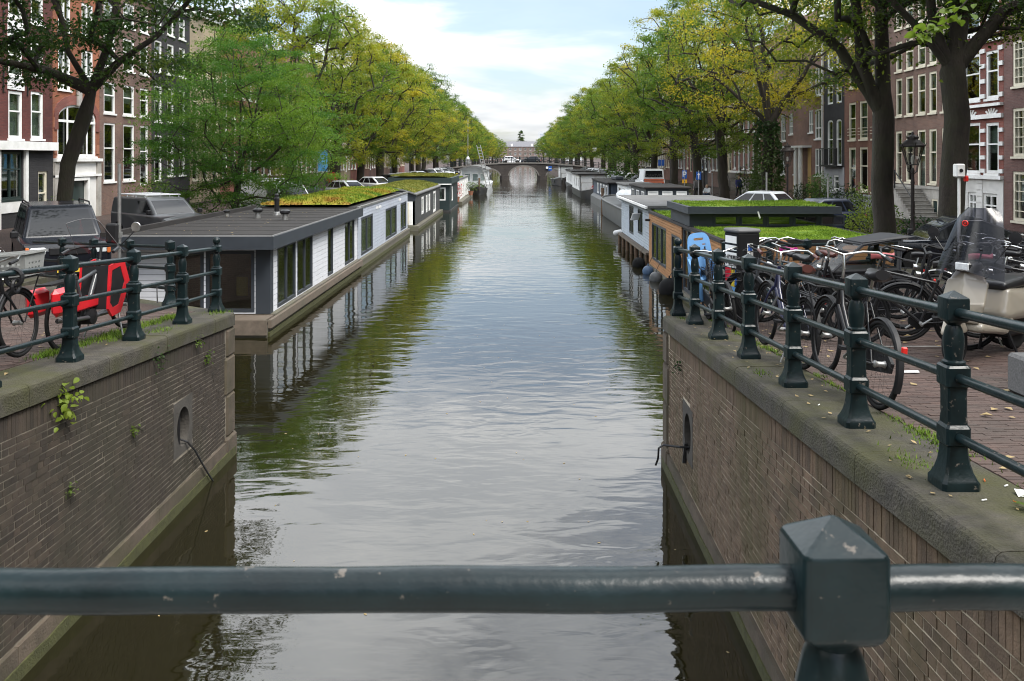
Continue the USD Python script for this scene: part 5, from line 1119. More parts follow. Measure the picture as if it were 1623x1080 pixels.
for c0 in (.95, 2.8):
    for k in range(-2, 3):
        a = PI / 2 + k * .3; u0, z0 = c0 + .35 * math.cos(a), 6.15 + .35 * math.sin(a); u1, z1 = c0 + .85 * math.cos(a), 6.05 + .72 * math.sin(a); du, dz = .05 * math.sin(a), .05 * math.cos(a)
        h.ex('voussoir', CS([np.array([(u0 - du, z0 + dz), (u0 + du, z0 - dz), (u1 + du, z1 - dz), (u1 - du, z1 + dz)])]), .003, .045, M['white'])
for z in np.arange(1.5, 3.4, .3): h.ex('rustication', h.R(1.72, 2.28, z, z + .26), .022, .05, M['whitewash'])
h.cornice(14.4)
cols = [(.5, 1.35), (1.9, 2.75), (3.15, 4.1), (4.6, 5.55), (6.0, 6.85)]
h = sashes(1, 'wide brown brick house with five cream sash windows and stone stoop', 43.82, 51.7, 15.2, BR['brown'], cols, [(3.15, 6.0), (6.85, 9.0), (9.4, 11.1), (11.8, 13.4)], M['cream'], doorcol=2, fr=.12)
h.band(2.85, 3.0, M['stone'], .12, 'sill_band'); h.ex('basement_facing', (h.R(0, h.W, 1.3, 2.84) - h.R(.5, 1.3, 1.3, 2.35) - h.R(1.6, 2.3, 1.3, 2.35)), .003, .08, M['stone'])
for q in ((.5, 1.3, 1.35, 2.35), (1.6, 2.3, 1.35, 2.35)):
    h.ex('basement_window', h.R(*q) - h.R(q[0] + .1, q[1] - .1, q[2] + .1, q[3] - .1), .01, .06, M['cream']); h.ex('pane', h.R(q[0] + .05, q[1] - .05, q[2] + .05, q[3] - .05), .006, .012, M['pane_dark'] if 'pane_dark' in M else M['door_dark'])
def stoop(label, side, X, Y0, W, n, top, zg=1.3, along=1, m=None, name='stone_stoop', rails=True):
    """Steps that climb along the facade (along=+-1 in y) to a landing at the door."""
    t = thing(name, label, 'steps'); m = m or M['stone']; r = (top - zg) / n; d = 1.35
    xa, xb = sorted((X - side * .12, X - side * (.12 + d)))
    for k in range(n):
        y0 = Y0 + along * (k * .29); z = zg + r * (k + 1)
        obj('step', box(xa, xb, *sorted((y0, y0 + along * .285)), zg, z - .03) , m, t)
        obj('tread', box(xa - .03, xb + .03, *sorted((y0 - along * .03, y0 + along * .285)), z - .028, z), m, t)
    e = Y0 + along * n * .29; obj('landing', box(xa, xb, *sorted((e + along * .005, e + along * W)), zg, top), m, t)
    if rails:
        b = MB(); xo = X - side * (.12 + d - .06)
        b.bar((xo, e, top), (xo, e, top + 1.0), .04).bar((xo, e + along * W, top), (xo, e + along * W, top + 1.0), .04).bar((xo, e, top + .95), (xo, e + along * W, top + .95), .03).bar((xo, e, top + .5), (xo, e + along * W, top + .5), .025)
        obj('rail', b, M['black'], t)
        c = MB(); c.bar((xo, Y0, zg), (xo, Y0, zg + 1.0), .04).bar((xo, Y0, zg + .95), (xo, e, top + .95), .03); obj('handrail', c, M['black'], t)
    return t
stoop('stone stoop of eight steps before the wide brown brick house', 1, 21.62, 45.0, 1.6, 8, 2.85)
h = sashes(1, 'red-brown brick house with cream windows next to the black narrow house', 51.72, 58.6, 14.8, BR['redbrown'], [(1.2, 2.35), (3.0, 4.3), (4.9, 6.1)], [(2.4, 5.15), (5.65, 8.05), (9.0, 11), (11.8, 13.4)], M['cream'], doorcol=2, fr=.13)
h.ex('plinth', h.R(0, h.W, 1.3, 2.2), .003, .1, M['greywash'])
for a, b in ((1.1, 2.45), (2.9, 4.4), (4.8, 6.2)):
    g = None
    for z in (5.95, 6.15, 6.35): q = h.R(a, b, z, z + .03); g = q if g is None else g + q
    h.ex('guard_rail', g, .05, .08, M['cream'])
o = [(.5, 1.5, 3.95, 7.1), (2.1, 3.2, 3.95, 7.1), (.5, 1.5, 8.2, 9.6), (2.1, 3.2, 8.2, 9.6), (.5, 1.5, 10.6, 12.3), (2.1, 3.2, 10.6, 12.3), (1.0, 2.0, 2.3, 3.3)]
h = House(1, 'canal_house', 'narrow black painted house with arched white windows and iron balcony', 58.62, 62.5, 14.6, BR['black'], o, arch=(0, 1, 2, 3), base=(3.85, M['greywash']))
for i, q in enumerate(o): h.win(q, M['white'], 'sash', arch=i < 4, fr=.12, sill=i > 3)
g = h.R(.2, 3.6, 5.1, 5.16) + h.R(.2, 3.6, 3.95, 4.0)
for k in range(13): g = g + h.R(.2 + k * .28, .222 + k * .28, 3.95, 5.1)
h.ex('balcony_rail', g, .4, .44, M['black']); h.ex('balcony_floor', h.R(.2, 3.6, 3.88, 3.95), .03, .45, M['black']); h.cornice(14.1)
o = []
for a, b in ((.6, 1.9), (2.3, 3.3), (7.0, 8.0), (8.9, 10.2)):
    for z0, z1 in ((5.85, 8.0), (9.0, 11.0), (12, 13.6)): o.append((a, b, z0 if b - a > 1.2 else z0 + .5, z1))
o += [(.6, 1.9, 3.2, 5.15), (5.6, 6.9, 3.2, 5.15), (9.0, 10.4, 3.1, 5.2)]
h = House(1, 'apartment_house', 'wide modern pink-brown brick house with white columns and grid windows', 62.52, 74.8, 15.2, BR['modern'], o)
for q in o: h.win(q, M['white'], 'low', n=1 if q[1] - q[0] > 1.2 else 0, fr=.09, sill=True)
h.ex('porch_lintel', h.R(2.6, 8.4, 5.25, 5.4), .003, .7, M['white'])
for a in (3.6, 4.7): obj('column', MB().bar(h.P(a, .5, 1.3), h.P(a, .5, 5.25), .17, 14), M['white'], h.t, smooth=True)
h.ex('panel', h.R(2.7, 3.4, 1.4, 5.2), .003, .03, M['yellowpanel']); h.ex('panel', h.R(5.6, 6.9, 1.4, 3.1), .003, .03, M['yellowpanel'])
h.ex('drainpipe', h.R(.1, .22, 1.3, 15), .003, .12, M['white'])
cols = [(.5 + 1.78 * i, 1.4 + 1.78 * i) for i in range(8)]
h = sashes(1, 'long red-brown brick house with a dense row of white windows', 74.82, 89.4, 15.0, BR['redbrown'], cols, [(3.4, 6.25), (6.9, 9.15), (10, 12), (12.6, 14)], M['white'], doorcol=6, fr=.13)
h.band(3.0, 3.2, M['white'], .14, 'sill_band')
stoop('dark stone stoop at the far end of the long red-brown house', 1, 21.62, 84.0, 1.4, 8, 3.0)
stoop('stone stoop with white handrail at the near end of the long red-brown house', 1, 21.62, 76.5, 1.4, 7, 2.7)
y = 89.42; k = 0; RB = ['sand', 'brown', 'black', 'red', 'purple', 'sand', 'redbrown']
while y < 176:
    W = hr.uniform(5.2, 8.0); b = RB[k % 7]; n = 3 if W < 7 else 4; pit = W / n
    sashes(1, '%s canal house, %s after the long red-brown one' % (LN[b], ORD[k]), y, y + W, hr.uniform(13, 16), BR[b], [(pit * i + pit * .2, pit * i + pit * .8) for i in range(n)], [(3.1, 5.6), (6.6, 8.9), (9.7, 11.6)], M['white'] if k % 3 else M['cream'], doorcol=hr.randrange(n)); y += W + .02; k += 1
# --- the end of the view
def end_building(label, x0, x1, y, H, bm, roof, n, rows):
    t = thing('distant_building', label, 'building'); cs = CS([np.array([(x0, 1.2), (x1, 1.2), (x1, H), (x0, H)])]); pit = (x1 - x0) / n; o = []
    for r in range(rows):
        for i in range(n):
            a = x0 + pit * (i + .28); z = 3 + r * (H - 2.5) / rows; o.append((a, a + pit * .44, z, z + (H - 2.5) / rows * .58)); cs = cs - CS([np.array([(a, z), (a + pit * .44, z), (a + pit * .44, o[-1][3]), (a, o[-1][3])])])
    obj('wall', MB().cs(cs, y, y + .5), bm, t); obj('rear_block', box(x0, x1, y + .8, y + 14, 1.2, H), M['dark'], t)
    for (a, b, c, d) in o: window(t, 'y', y + .15, -1, a, b, c, d, M['white'], mullions=1, fr=.12)
    obj('roof', MB().mf(hull([(x, yy, z) for x, yy, z in ((x0 - .3, y - .3, H), (x1 + .3, y - .3, H), (x0 - .3, y + 14, H), (x1 + .3, y + 14, H), (x0 + 3, y + 7, H + 4.2), (x1 - 3, y + 7, H + 4.2))])), roof, t)
    for k in range(4): obj('dormer', box(x0 + (x1 - x0) * (k + .4) / 4, x0 + (x1 - x0) * (k + .4) / 4 + 1.6, y + .4, y + 3, H + .3, H + 2.2), M['white'], t)
M['slateroof'] = mat('slateroof', (0.13, 0.13, 0.14), .7, .15, 1)
BR['far'] = brickmat('brick_far', (0.19, 0.145, 0.125), (0.16, 0.125, 0.11), (0.2, 0.17, 0.15), axes='xz')
end_building('red-brown brick building with pale windows closing the end of the canal', -26, 34, 660.0, 12.6, BR['far'], M['slateroof'], 16, 3)
t = thing('distant_building', 'pale flat-topped block rising behind the end of the canal', 'building')
obj('wall', box(22, 66, 900, 920, 1.2, 31), M['wax'], t); obj('plant_room', box(32, 50, 902, 915, 31.01, 35), M['wax'], t)
for r in range(7): obj('window_band', box(23, 65, 899.9, 899.99, 8 + 3.2 * r, 9.6 + 3.2 * r), M['greyboard'], t)
make_tree('poplar_tree', 'slim dark conical tree standing behind the building at the end of the canal', (3.0, 690.0, 1.3), 130, M['elm_dark'], H=25, fork=4, rad=3.6, low=3, ncl=60, nleaf=120, leaf=.6, csize=1.2)

for x, yy, q, w in ((-13.5, 470, L1, 'left'), (-15, 400, L2, 'far left'), (15.5, 430, R1, 'right'), (-12.5, 560, L0, 'near left'), (16.5, 560, R2, 'near right')):
    dup(q, (x, yy, 1.25), 1.0 + x, 'distant elm at the %s of the building that closes the canal' % w)

for sd, nm in ((-1, 'left'), (1, 'right')):
    y = -62.0; k = 0
    while y < (32.4 if sd < 0 else 33.4) - 8:
        W = 9.4 if y < 10 else (32.98 if sd < 0 else 33.98) - y; n = 4; pit = W / n; b = LB[(k * 2 + (sd > 0)) % 7]
        sashes(sd, '%s canal house beside or behind the viewpoint, %s on the %s' % (LN[b], ORD[k], nm), y, y + W - .02, 14.5, BR[b], [(pit * i + pit * .22, pit * i + pit * .78) for i in range(n)], [(2.9, 5.3), (6.3, 8.6), (9.4, 11.3)], M['white'], doorcol=1); y += W; k += 1
# ---------------------------------------------------------------- bicycles
def paint(name, c, rough=0.3, coat=0.5): M[name] = mat(name, c, rough, 0.1, 4.0, coat=coat, spec=0.5); return M[name]
paint('black_paint', (0.008, 0.008, 0.009), .35, .1); paint('navy_paint', (0.015, 0.017, 0.045), .3); paint('grey_paint', (0.045, 0.048, 0.052), .4); paint('redpaint', (0.52, 0.014, 0.022), .3); paint('teal_paint', (0.02, 0.06, 0.07), .35)
paint('brown_leather', (0.075, 0.022, 0.016), .45, .2); paint('tan_leather', (0.30, 0.12, 0.045), .5, .1); paint('pink_vinyl', (0.62, 0.16, 0.20), .5, .1); paint('magenta_vinyl', (0.36, 0.02, 0.17), .45, .2); paint('dotted_red', (0.38, 0.10, 0.10), .5, .1)
paint('silver_paint', (0.42, 0.44, 0.46), .35); paint('white_paint', (0.72, 0.73, 0.74), .35); paint('dark_car', (0.005, 0.006, 0.009), .16, .0); paint('blue_car', (0.012, 0.02, 0.04), .3, .4)
M['red_lamp'] = mat('red_lamp', (0.55, 0.02, 0.015), .3, .1); M['orange_lamp'] = mat('orange_lamp', (0.6, 0.14, 0.03), .3, .1); M['lamp_glass'] = mat('lamp_glass', (0.6, 0.62, 0.62), .15, .2, 30)
M['bluepl'] = mat('bluepl', (0.13, 0.30, 0.56), .4, .06); M['crate'] = mat('crate', (0.24, 0.245, 0.235), .6, .1); M['plastic'] = mat('plastic', (0.012, 0.012, 0.013), .5, .2, spec=.3)
WR = .345
def wheel(parent, x, m_rim, R=WR, tyre=None, spokes=20, yaw=0.0):
    c = np.array([x, 0, R])
    T = lambda mb: mb.xf(rotm(0, 0, yaw), c)
    w = obj('wheel', T(MB().torus((0, 0, 0), R - .021, .021, 'y', 36, 8)), tyre or M['rubber'], parent, smooth=True)
    obj('rim', T(MB().torus((0, 0, 0), R - .048, .011, 'y', 36, 6)), m_rim, w, smooth=True)
    s = MB()
    for k in range(spokes):
        a = 2 * PI * k / spokes; o = .25 if k % 2 else -.25; sy = .03 if k % 4 < 2 else -.03
        s.tube([(.03 * math.cos(a + o * 4), sy, .03 * math.sin(a + o * 4)), ((R - .05) * math.cos(a), 0, (R - .05) * math.sin(a))], .0009, 3, caps=False)
    obj('spokes', T(s), M['plastic'], w)
    obj('hub', T(MB().lathe([(.012, -.055), (.03, -.04), (.022, -.02), (.022, .02), (.03, .04), (.012, .055)], axis='y', n=12)), M['steel'], w, smooth=30)
def saddle_mb(x, z, w=.21, L=.27):
    b = MB(); rings = []
    for f, s, h in ((0, .55, .02), (.12, .95, .0), (.35, 1.0, .005), (.55, .62, .012), (.8, .3, .012), (1, .17, .0)):
        xx = x - L * .5 + L * f; ww = w / 2 * s; rings.append([(xx, ww * math.cos(a), z + h + (.032 if math.sin(a) > 0 else .05) * math.sin(a)) for a in np.linspace(0, 2 * PI, 12, endpoint=False)])
    return b.loft(rings)
def make_bike(label, loc, rz, frame='black_paint', saddle='black', step=True, lean=4.0, bars='chrome', rack=True, crate=False, seat=None, guard='plastic', grips='plastic', tyre=None, rim='plastic', bag=None, group=None, hi=0.0, frontrack=False, steer=0.0, basket=False):
    t = thing('bicycle', label, 'bicycle', loc, rz, group, tilt=lean); f = M[frame]; WB = 1.12; bb = np.array([.47, 0, .29]); hb, ht = np.array([.92, 0, .66]), np.array([.865, 0, .90]); st = np.array([.29, 0, .78 + hi])
    wheel(t, 0, M[rim], tyre=tyre); wheel(t, WB, M[rim], tyre=tyre, yaw=steer)
    b = MB().bar(hb, ht, .021).bar(bb, st, .017)
    if step: b.tube([ht - (0, 0, .08), (.80, 0, .66), (.62, 0, .46), bb + (.03, 0, .02)], .018, 8).tube([hb, (.72, 0, .47), (.56, 0, .33), bb], .018, 8)
    else: b.bar(ht - (0, 0, .04), st - (.0, 0, .04), .016).bar(hb, bb, .018)
    for s in (-1, 1): b.tube([bb + (0, s * .03, 0), (0, s * .06, WR)], .010, 6).tube([st - (-.01, -s * .015, .06), (0, s * .06, WR)], .008, 6)
    obj('frame', b, f, t, smooth=True)
    k = MB()
    for s in (-1, 1): k.tube([hb + (0, s * .02, .01), (.955, s * .055, .58), (1.04, s * .055, .47), (WB, s * .055, WR)], [.015, .013, .012, .009], 7)
    obj('fork', k, f, t, smooth=True)
    obj('seat_post', MB().bar(st - (-.01, 0, .05), st + (-.045, 0, .14), .013), M['chrome'], t)
    obj('saddle', saddle_mb(.22, .955 + hi), M[saddle], t, smooth=True)
    hz = 1.06 + hi
    p = [(.60, .30, hz - .02), (.70, .30, hz), (.80, .27, hz + .03), (.87, .16, hz + .02), (.88, 0, hz - .02), (.87, -.16, hz + .02), (.80, -.27, hz + .03), (.70, -.30, hz), (.60, -.30, hz - .02)]
    obj('handlebar', MB().tube(p, .0115, 8).tube([ht, (.85, 0, 1.0), (.88, 0, hz - .02)], .014, 8), M[bars], t, smooth=True)
    for s in (-1, 1): obj('grip', MB().bar((.59, s * .30, hz - .022), (.71, s * .30, hz), .0165), M[grips], t)
    def guard_mb(cx, a0, a1):
        mb = MB(); rings = []
        for a in np.linspace(a0, a1, 16):
            r = WR + .018; q = np.array([cx + r * math.cos(a), 0, WR + r * math.sin(a)]); o = np.array([math.cos(a), 0, math.sin(a)])
            rings.append([q + (0, -.028, 0) - o * .012, q + (0, -.018, 0), q + (0, .018, 0), q + (0, .028, 0) - o * .012, q + (0, .016, 0) - o * .004, q + (0, -.016, 0) - o * .004])
        return mb.loft(rings)
    obj('mudguard', guard_mb(0, .35, 3.55), M[guard], t, smooth=40); obj('mudguard', guard_mb(WB, .55, 2.9), M[guard], t, smooth=40)
    obj('chain_case', MB().mf(hull([(x, y, z) for y in (-.075, -.05) for x, z in ((-.09, .37), (-.06, .29), (.50, .20), (.585, .26), (.585, .33), (.5, .385), (.0, .43))])), M['plastic'], t)
    c = MB().bar(bb + (0, -.09, 0), bb + (.14, -.09, -.10), .011).bar(bb + (0, .09, 0), bb + (-.14, .09, .10), .011).bar(bb + (0, -.09, 0), bb + (0, .09, 0), .02)
    obj('crank', c, M['steel'], t); obj('pedal', MB().obox(bb + (.14, -.145, -.10), (.09, .09, .025)), M['plastic'], t); obj('pedal', MB().obox(bb + (-.14, .145, .10), (.09, .09, .025)), M['plastic'], t)
    if rack:
        r = MB()
        for s in (-.06, 0, .06): r.tube([(.22, s, .73), (-.30, s, .73)], .007, 6)
        r.tube([(-.30, -.06, .73), (-.34, 0, .73), (-.30, .06, .73)], .007, 6)
        for s in (-1, 1): r.bar((0, s * .065, WR), (-.12, s * .06, .73), .006).bar((0, s * .065, WR), (.08, s * .06, .73), .006)
        obj('carrier', r, M['plastic'], t); obj('rear_light', MB().mf(rbox(-.375, -.350, -.03, .03, .69, .73, .008)), M['red_lamp'], t)
    else: obj('rear_light', MB().mf(rbox(-.395, -.370, -.022, .022, .50, .56, .008)), M['red_lamp'], t)
    obj('kickstand', MB().tube([(.18, .07, .27), (.10, .17, .02)], .009, 6), M['steel'], t)
    obj('headlight', MB().lathe([(.01, -.05), (.035, -.02), (.04, .02), (.036, .025)], (.97, 0, .80), 12, 'x'), M['chrome'], t, smooth=30)
    if crate or frontrack:
        fr = MB(); 
        for s in (-.2, -.07, .07, .2): fr.bar((.93, s, .80), (1.32, s, .80), .008)
        for x in (.93, 1.12, 1.32): fr.bar((x, -.2, .80), (x, .2, .80), .008)
        for s in (-1, 1): fr.bar((1.30, s * .15, .80), (WB, s * .07, WR), .007)
        fr.bar((.95, 0, .80), (.90, 0, .70), .01); obj('front_carrier', fr, M['plastic'], t)
    if crate:
        q = obj('crate', crate_mb(.92, 1.28, -.25, .25, .815, 1.05), M['crate'], t)
    if basket:
        mb = MB()
        for z in (.72, .82, .92, 1.0): mb.tube([(x, y, z) for x, y in rrect(.95, 1.27, -.19, .19, .05)], .005, 4, closed=True)
        for x, y in rrect(.95, 1.27, -.19, .19, .05): mb.bar((x, y, .72), (x, y, 1.0), .004, 4)
        obj('basket', mb, M['plastic'], t)
    if seat: child_seat(t, M[seat])
    if bag: 
        for s in (-1, 1): obj('pannier', MB().mf(rbox(-.26, .10, s * .07 if s > 0 else -.19, .19 if s > 0 else -.07, .40, .72, .03)), M[bag], t)
    return t
def crate_mb(x0, x1, y0, y1, z0, z1):
    b = MB(); th = .012; e = .03
    outer = m3.Manifold.hull_points(np.array([(x, y, z) for z, i in ((z0, e), (z1, 0)) for x in (x0 + i, x1 - i) for y in (y0 + i, y1 - i)], float))
    inner = m3.Manifold.hull_points(np.array([(x, y, z) for z, i in ((z0 + th, e + th), (z1 + .02, th - .002)) for x in (x0 + i, x1 - i) for y in (y0 + i, y1 - i)], float))
    s = outer - inner
    for k in range(7):
        y = y0 + (y1 - y0) * (k + 1.2) / 9.2
        for z in (z0 + .06, z0 + .11): s = s - m3.Manifold.cube((1, (y1 - y0) / 14, .022)).translate((x0 - .3, y, z))
    for k in range(4):
        x = x0 + (x1 - x0) * (k + 1.2) / 6.2
        for z in (z0 + .06, z0 + .11): s = s - m3.Manifold.cube(((x1 - x0) / 11, 2, .022)).translate((x, y0 - .5, z))
    rim = m3.Manifold.cube((x1 - x0 + .03, y1 - y0 + .03, .02)).translate((x0 - .015, y0 - .015, z1 - .02)) - m3.Manifold.cube((x1 - x0 - 2 * th, y1 - y0 - 2 * th, .06)).translate((x0 + th, y0 + th, z1 - .04))
    return b.mf(s + rim)
def child_seat(t, m):
    pts = rrect(-.20, .20, .0, .62, .12); back = CS([np.array([(y * (1 - .25 * z / .62), z) for y, z in pts])])
    back = back - CS([np.array(rrect(-.07, .07, .51, .545, .015))])
    for y in (-.07, .07):
        for z in (.24, .36, .44): back = back - CS([np.array(rrect(y - .025, y + .025, z, z + .018, .006))])
    b = MB().cs(back, 0, .035, 'yz').xf(rotm(0, -.15, 0), (-.17, 0, .60)); s = obj('child_seat', b, m, t, smooth=30)
    obj('seat_pan', MB().mf(rbox(-.16, .14, -.17, .17, .56, .62, .03)), m, s)
    for y in (-.19, .16): obj('side_wing', MB().prism([(-.20, .58), (.10, .58), (.05, .74), (-.22, .88)], y, y + .03), m, s)
    obj('harness', MB().tube([(-.16, -.07, 1.02), (-.10, -.06, .76), (-.02, 0, .64), (-.10, .06, .76), (-.16, .07, 1.02)], .012, 5), M['plastic'], s)
    for y in (-.13, .13): obj('foot_rest', MB().mf(rbox(.10, .16, y - .05, y + .05, .28, .58, .02)), m, s)
G = lambda x, y: (x, y, zz(y))
RG = 'bicycles on the right abutment'
make_bike('bicycle with blue child seat leaning on the railing near the corner post', G(2.72, 12.55), -PI / 2 + .03, 'black_paint', 'black', True, 5, 'chrome', seat='bluepl', tyre=M['brown_leather'] if False else None, basket=True)
make_bike('dark blue bicycle with brown leather saddle and brown grips along the railing', G(2.76, 8.6), PI / 2 + .05, 'navy_paint', 'brown_leather', True, 6, 'chrome', guard='plastic', grips='brown_leather')
make_bike('tall black bicycle with long mudguard, nearest on the right railing', G(2.78, 6.85), PI / 2 + .02, 'black_paint', 'black', True, 5, 'chrome', hi=.06, frontrack=True, rack=False)
make_bike('black bicycle with white-dotted red saddle, behind the tall black one', G(4.75, 10.9), PI - .45, 'black_paint', 'dotted_red', True, -5, 'chrome', hi=.03)
make_bike('black bicycle with dark brown saddle left of the dotted red one', G(4.2, 11.3), PI - .6, 'grey_paint', 'brown_leather', False, -5, 'chrome', basket=True, hi=.04)
make_bike('black bicycle with bare rear carrier parked across the paving', G(4.95, 9.75), PI - .25, 'black_paint', 'black', False, -6, 'plastic')
make_bike('black bicycle with pink saddle parked across the paving', G(6.0, 10.95), PI - .35, 'black_paint', 'pink_vinyl', True, 5, 'plastic', bag=None)
make_bike('grey bicycle with magenta saddle cover beside the slanting railing', G(4.1, 12.9), PI - .9, 'teal_paint', 'magenta_vinyl', True, 4, 'chrome', guard='steel')
make_bike('silver-guarded black bicycle crowded behind the pink saddle', G(6.9, 11.9), PI - .3, 'black_paint', 'black', True, 6, 'chrome', guard='steel')
make_bike('dark bicycle with wicker-brown grips just behind the black cabinet', G(3.9, 11.9), PI - 1.1, 'black_paint', 'black', False, -5, 'chrome', grips='tan_leather', frontrack=True)
pr1 = make_bike('dark bicycle parked at the foot of the double-limbed tree', G(8.6, 13.9), PI - .35, 'black_paint', 'black', True, 5, 'chrome')
pr2 = make_bike('dark bicycle with front basket parked near the grey curb behind the scooter', G(7.9, 12.9), PI - .2, 'grey_paint', 'black', False, 5, 'chrome', basket=True)
spots = [(9.6, 14.6, -.3), (10.3, 15.6, -.4), (9.0, 16.0, 2.6), (10.9, 17.2, -.5), (8.2, 11.4, 2.9), (11.5, 18.6, 2.5), (9.8, 12.6, 2.8), (10.8, 13.6, .1), (11.4, 20.2, 2.4), (10.2, 11.2, 3.0), (12.6, 17.0, 2.8), (12.2, 15.2, .2)]
for i, (x, y, a) in enumerate(spots): dup((pr1, pr2)[i % 2], G(x, y), a, 'dark bicycle in the jumble of parked bikes behind the scooter windscreen', 'jumble of bikes behind the scooter', tilt=5)
# --- left bicycles
make_bike('black bicycle with grey plastic crate and tan saddle at the left railing', (-5.02, 7.75, zz(7.75)), PI / 2 - .03, 'black_paint', 'tan_leather', True, -5, 'chrome', crate=True, grips='plastic', bag=None, hi=-.06)
make_bike('black bicycle half hidden behind the crate bicycle at the left edge', (-5.75, 8.2, zz(8.2)), PI / 2 + .2, 'grey_paint', 'black', True, 5, 'chrome')
def cargo_red():
    t = thing('cargo_bicycle', 'red front-loading electric cargo bike with clear windscreen at the left railing', 'cargo bike', (-5.02, 9.8, zz(10.2)), PI / 2 - .05, tilt=-3)
    wheel(t, 0, M['plastic'], spokes=18); wheel(t, 1.38, M['plastic'], R=.30, spokes=16, yaw=-.12)
    f = MB().tube([(.0, .07, .34), (.45, .05, .30), (.8, .03, .28), (1.0, 0, .32)], .028, 8).tube([(.0, -.07, .34), (.45, -.05, .30), (.9, -.03, .28)], .024, 8).bar((.45, 0, .3), (.27, 0, .82), .022).bar((.45, 0, .32), (.82, 0, .92), .03).bar((.30, 0, .72), (.80, 0, .82), .022).tube([(1.0, 0, .3), (1.12, 0, .62), (1.08, 0, .8)], .026, 8)
    obj('frame', f, M['grey_paint'], t, smooth=True)
    obj('fork', MB().tube([(1.10, .05, .72), (1.26, .06, .5), (1.38, .06, .30)], .016, 7).tube([(1.10, -.05, .72), (1.26, -.06, .5), (1.38, -.06, .30)], .016, 7), M['plastic'], t, smooth=True)
    side = [(.62, .36), (.70, .26), (.90, .28), (1.16, .62), (1.04, .92), (.72, .86)]
    inner = [(.66, .43), (.72, .36), (.86, .38), (1.03, .63), (.95, .83), (.75, .80)]
    for s in (-1, 1):
        y0, y1 = sorted((s * .16, s * .19)); q = CS([np.array(side)])
        obj('box_side', MB().cs(q - CS([np.array(inner)]), y0, y1), M['redpaint'], t); obj('side_inset', MB().cs(CS([np.array(inner)]), y0 + .006, y1 - .006), M['plastic'], t)
    b = MB()
    for (a, c) in zip(side[:-1], side[1:-0]):
        if a[1] > .95 and c[1] > .95 or (a == side[4]): continue
        n = np.array([c[0] - a[0], c[1] - a[1]]); n = np.array([n[1], -n[0]]) / np.linalg.norm(n) * .02
        b.prism([a, c, (c[0] - n[0], c[1] - n[1]), (a[0] - n[0], a[1] - n[1])], -.158, .158)
    b.prism([side[0], side[5], (side[5][0] + .02, side[5][1]), (side[0][0] + .02, side[0][1] + .01)], -.158, .158)
    obj('box_panel', b, M['plastic'], t)
    obj('battery', MB().mf(rbox(.10, .70, -.06, .06, .40, .54, .02)), M['redpaint'], t); obj('motor', MB().lathe([(.02, -.09), (.09, -.07), (.09, .07), (.02, .09)], (.5, 0, .3), 16, 'y'), M['plastic'], t, smooth=30)
    for s in (-1, 1): obj('pannier', MB().mf(rbox(-.42, -.04, s * .09 if s > 0 else -.19, .19 if s > 0 else -.09, .44, .74, .05)), M['redpaint'], t)
    obj('carrier', MB().box(-.35, .2, -.09, .09, .77, .79), M['plastic'], t)
    obj('saddle', saddle_mb(.2, .93), M['black'], t, smooth=True); obj('seat_post', MB().bar((.27, 0, .8), (.22, 0, .93), .014), M['chrome'], t)
    p = [(.58, .31, 1.04), (.70, .30, 1.07), (.84, .22, 1.09), (.88, 0, 1.08), (.84, -.22, 1.09), (.70, -.30, 1.07), (.58, -.31, 1.04)]
    obj('handlebar', MB().tube(p, .013, 8).bar((.82, 0, .9), (.88, 0, 1.08), .018), M['plastic'], t, smooth=True)
    for s in (-1, 1): obj('grip', MB().bar((.56, s * .312, 1.035), (.70, s * .30, 1.07), .02), M['black'], t)
    m = obj('mirror', MB().bar((.80, -.27, 1.08), (.82, -.46, 1.26), .006), M['plastic'], t); obj('mirror_glass', MB().lathe([(.001, -.012), (.055, -.01), (.06, .0), (.055, .01), (.001, .012)], (.82, -.47, 1.30), 16, 'x', caps=False), M['chrome'], m, smooth=30)
    # windscreen: bowed clear sheet
    g = MB(); K = 13; H_ = 7; P = np.zeros((H_, K, 3))
    for i in range(H_):
        for j in range(K):
            u = -1 + 2 * j / (K - 1); v = i / (H_ - 1); w = .29 * (1 - .30 * v - .25 * max(0, v - .7) * 3 * 0)
            P[i, j] = (.86 + .10 * (1 - u * u) - .36 * v, u * w, 1.0 + .44 * v * (1 - .10 * u * u))
    q = [[i * K + j, i * K + j + 1, (i + 1) * K + j + 1, (i + 1) * K + j] for i in range(H_ - 1) for j in range(K - 1)]
    g.add(P.reshape(-1, 3), q); obj('windscreen', g, M['clear'], t, smooth=True)
    edge = [P[i, 0] for i in range(H_)] + [P[-1, j] for j in range(K)] + [P[i, -1] for i in range(H_ - 1, -1, -1)]
    obj('screen_edge', MB().tube(edge, .0035, 5), M['greyedge'], t); obj('cover', MB().mf(rbox(.73, 1.02, -.15, .15, .875, .905, .012)), M['plastic'], t)
    obj('mudguard', MB().prism([(x + 1.38, z + .30) for x, z in [(.33 * math.cos(a), .33 * math.sin(a)) for a in np.linspace(.6, 2.7, 12)] + [(.315 * math.cos(a), .315 * math.sin(a)) for a in np.linspace(2.7, .6, 12)]], -.035, .035), M['plastic'], t)
    obj('kickstand', MB().tube([(.9, .16, .28), (.82, .24, .01)], .012, 6).tube([(.9, -.16, .28), (.82, -.24, .01)], .012, 6), M['steel'], t)
M['greyedge'] = mat('greyedge', (0.16, 0.16, 0.165), .5)
M['clear'] = glassmat('clear', (0.92, 0.94, 0.95), 0.3, 0.08, 0.06); M['smoke'] = glassmat('smoke', (0.17, 0.17, 0.20), 0.45, 0.15, 0.02)
cargo_red()
# --- white flowers tied to a handlebar at the left edge
small_plants('flower_garland', 'white artificial flowers tied on a handlebar behind the grey crate', 'flowers', (-5.55, 9.2, zz(9.2) + 1.02), .16, .2, 90, M['white'], 12, .06, stem=False)
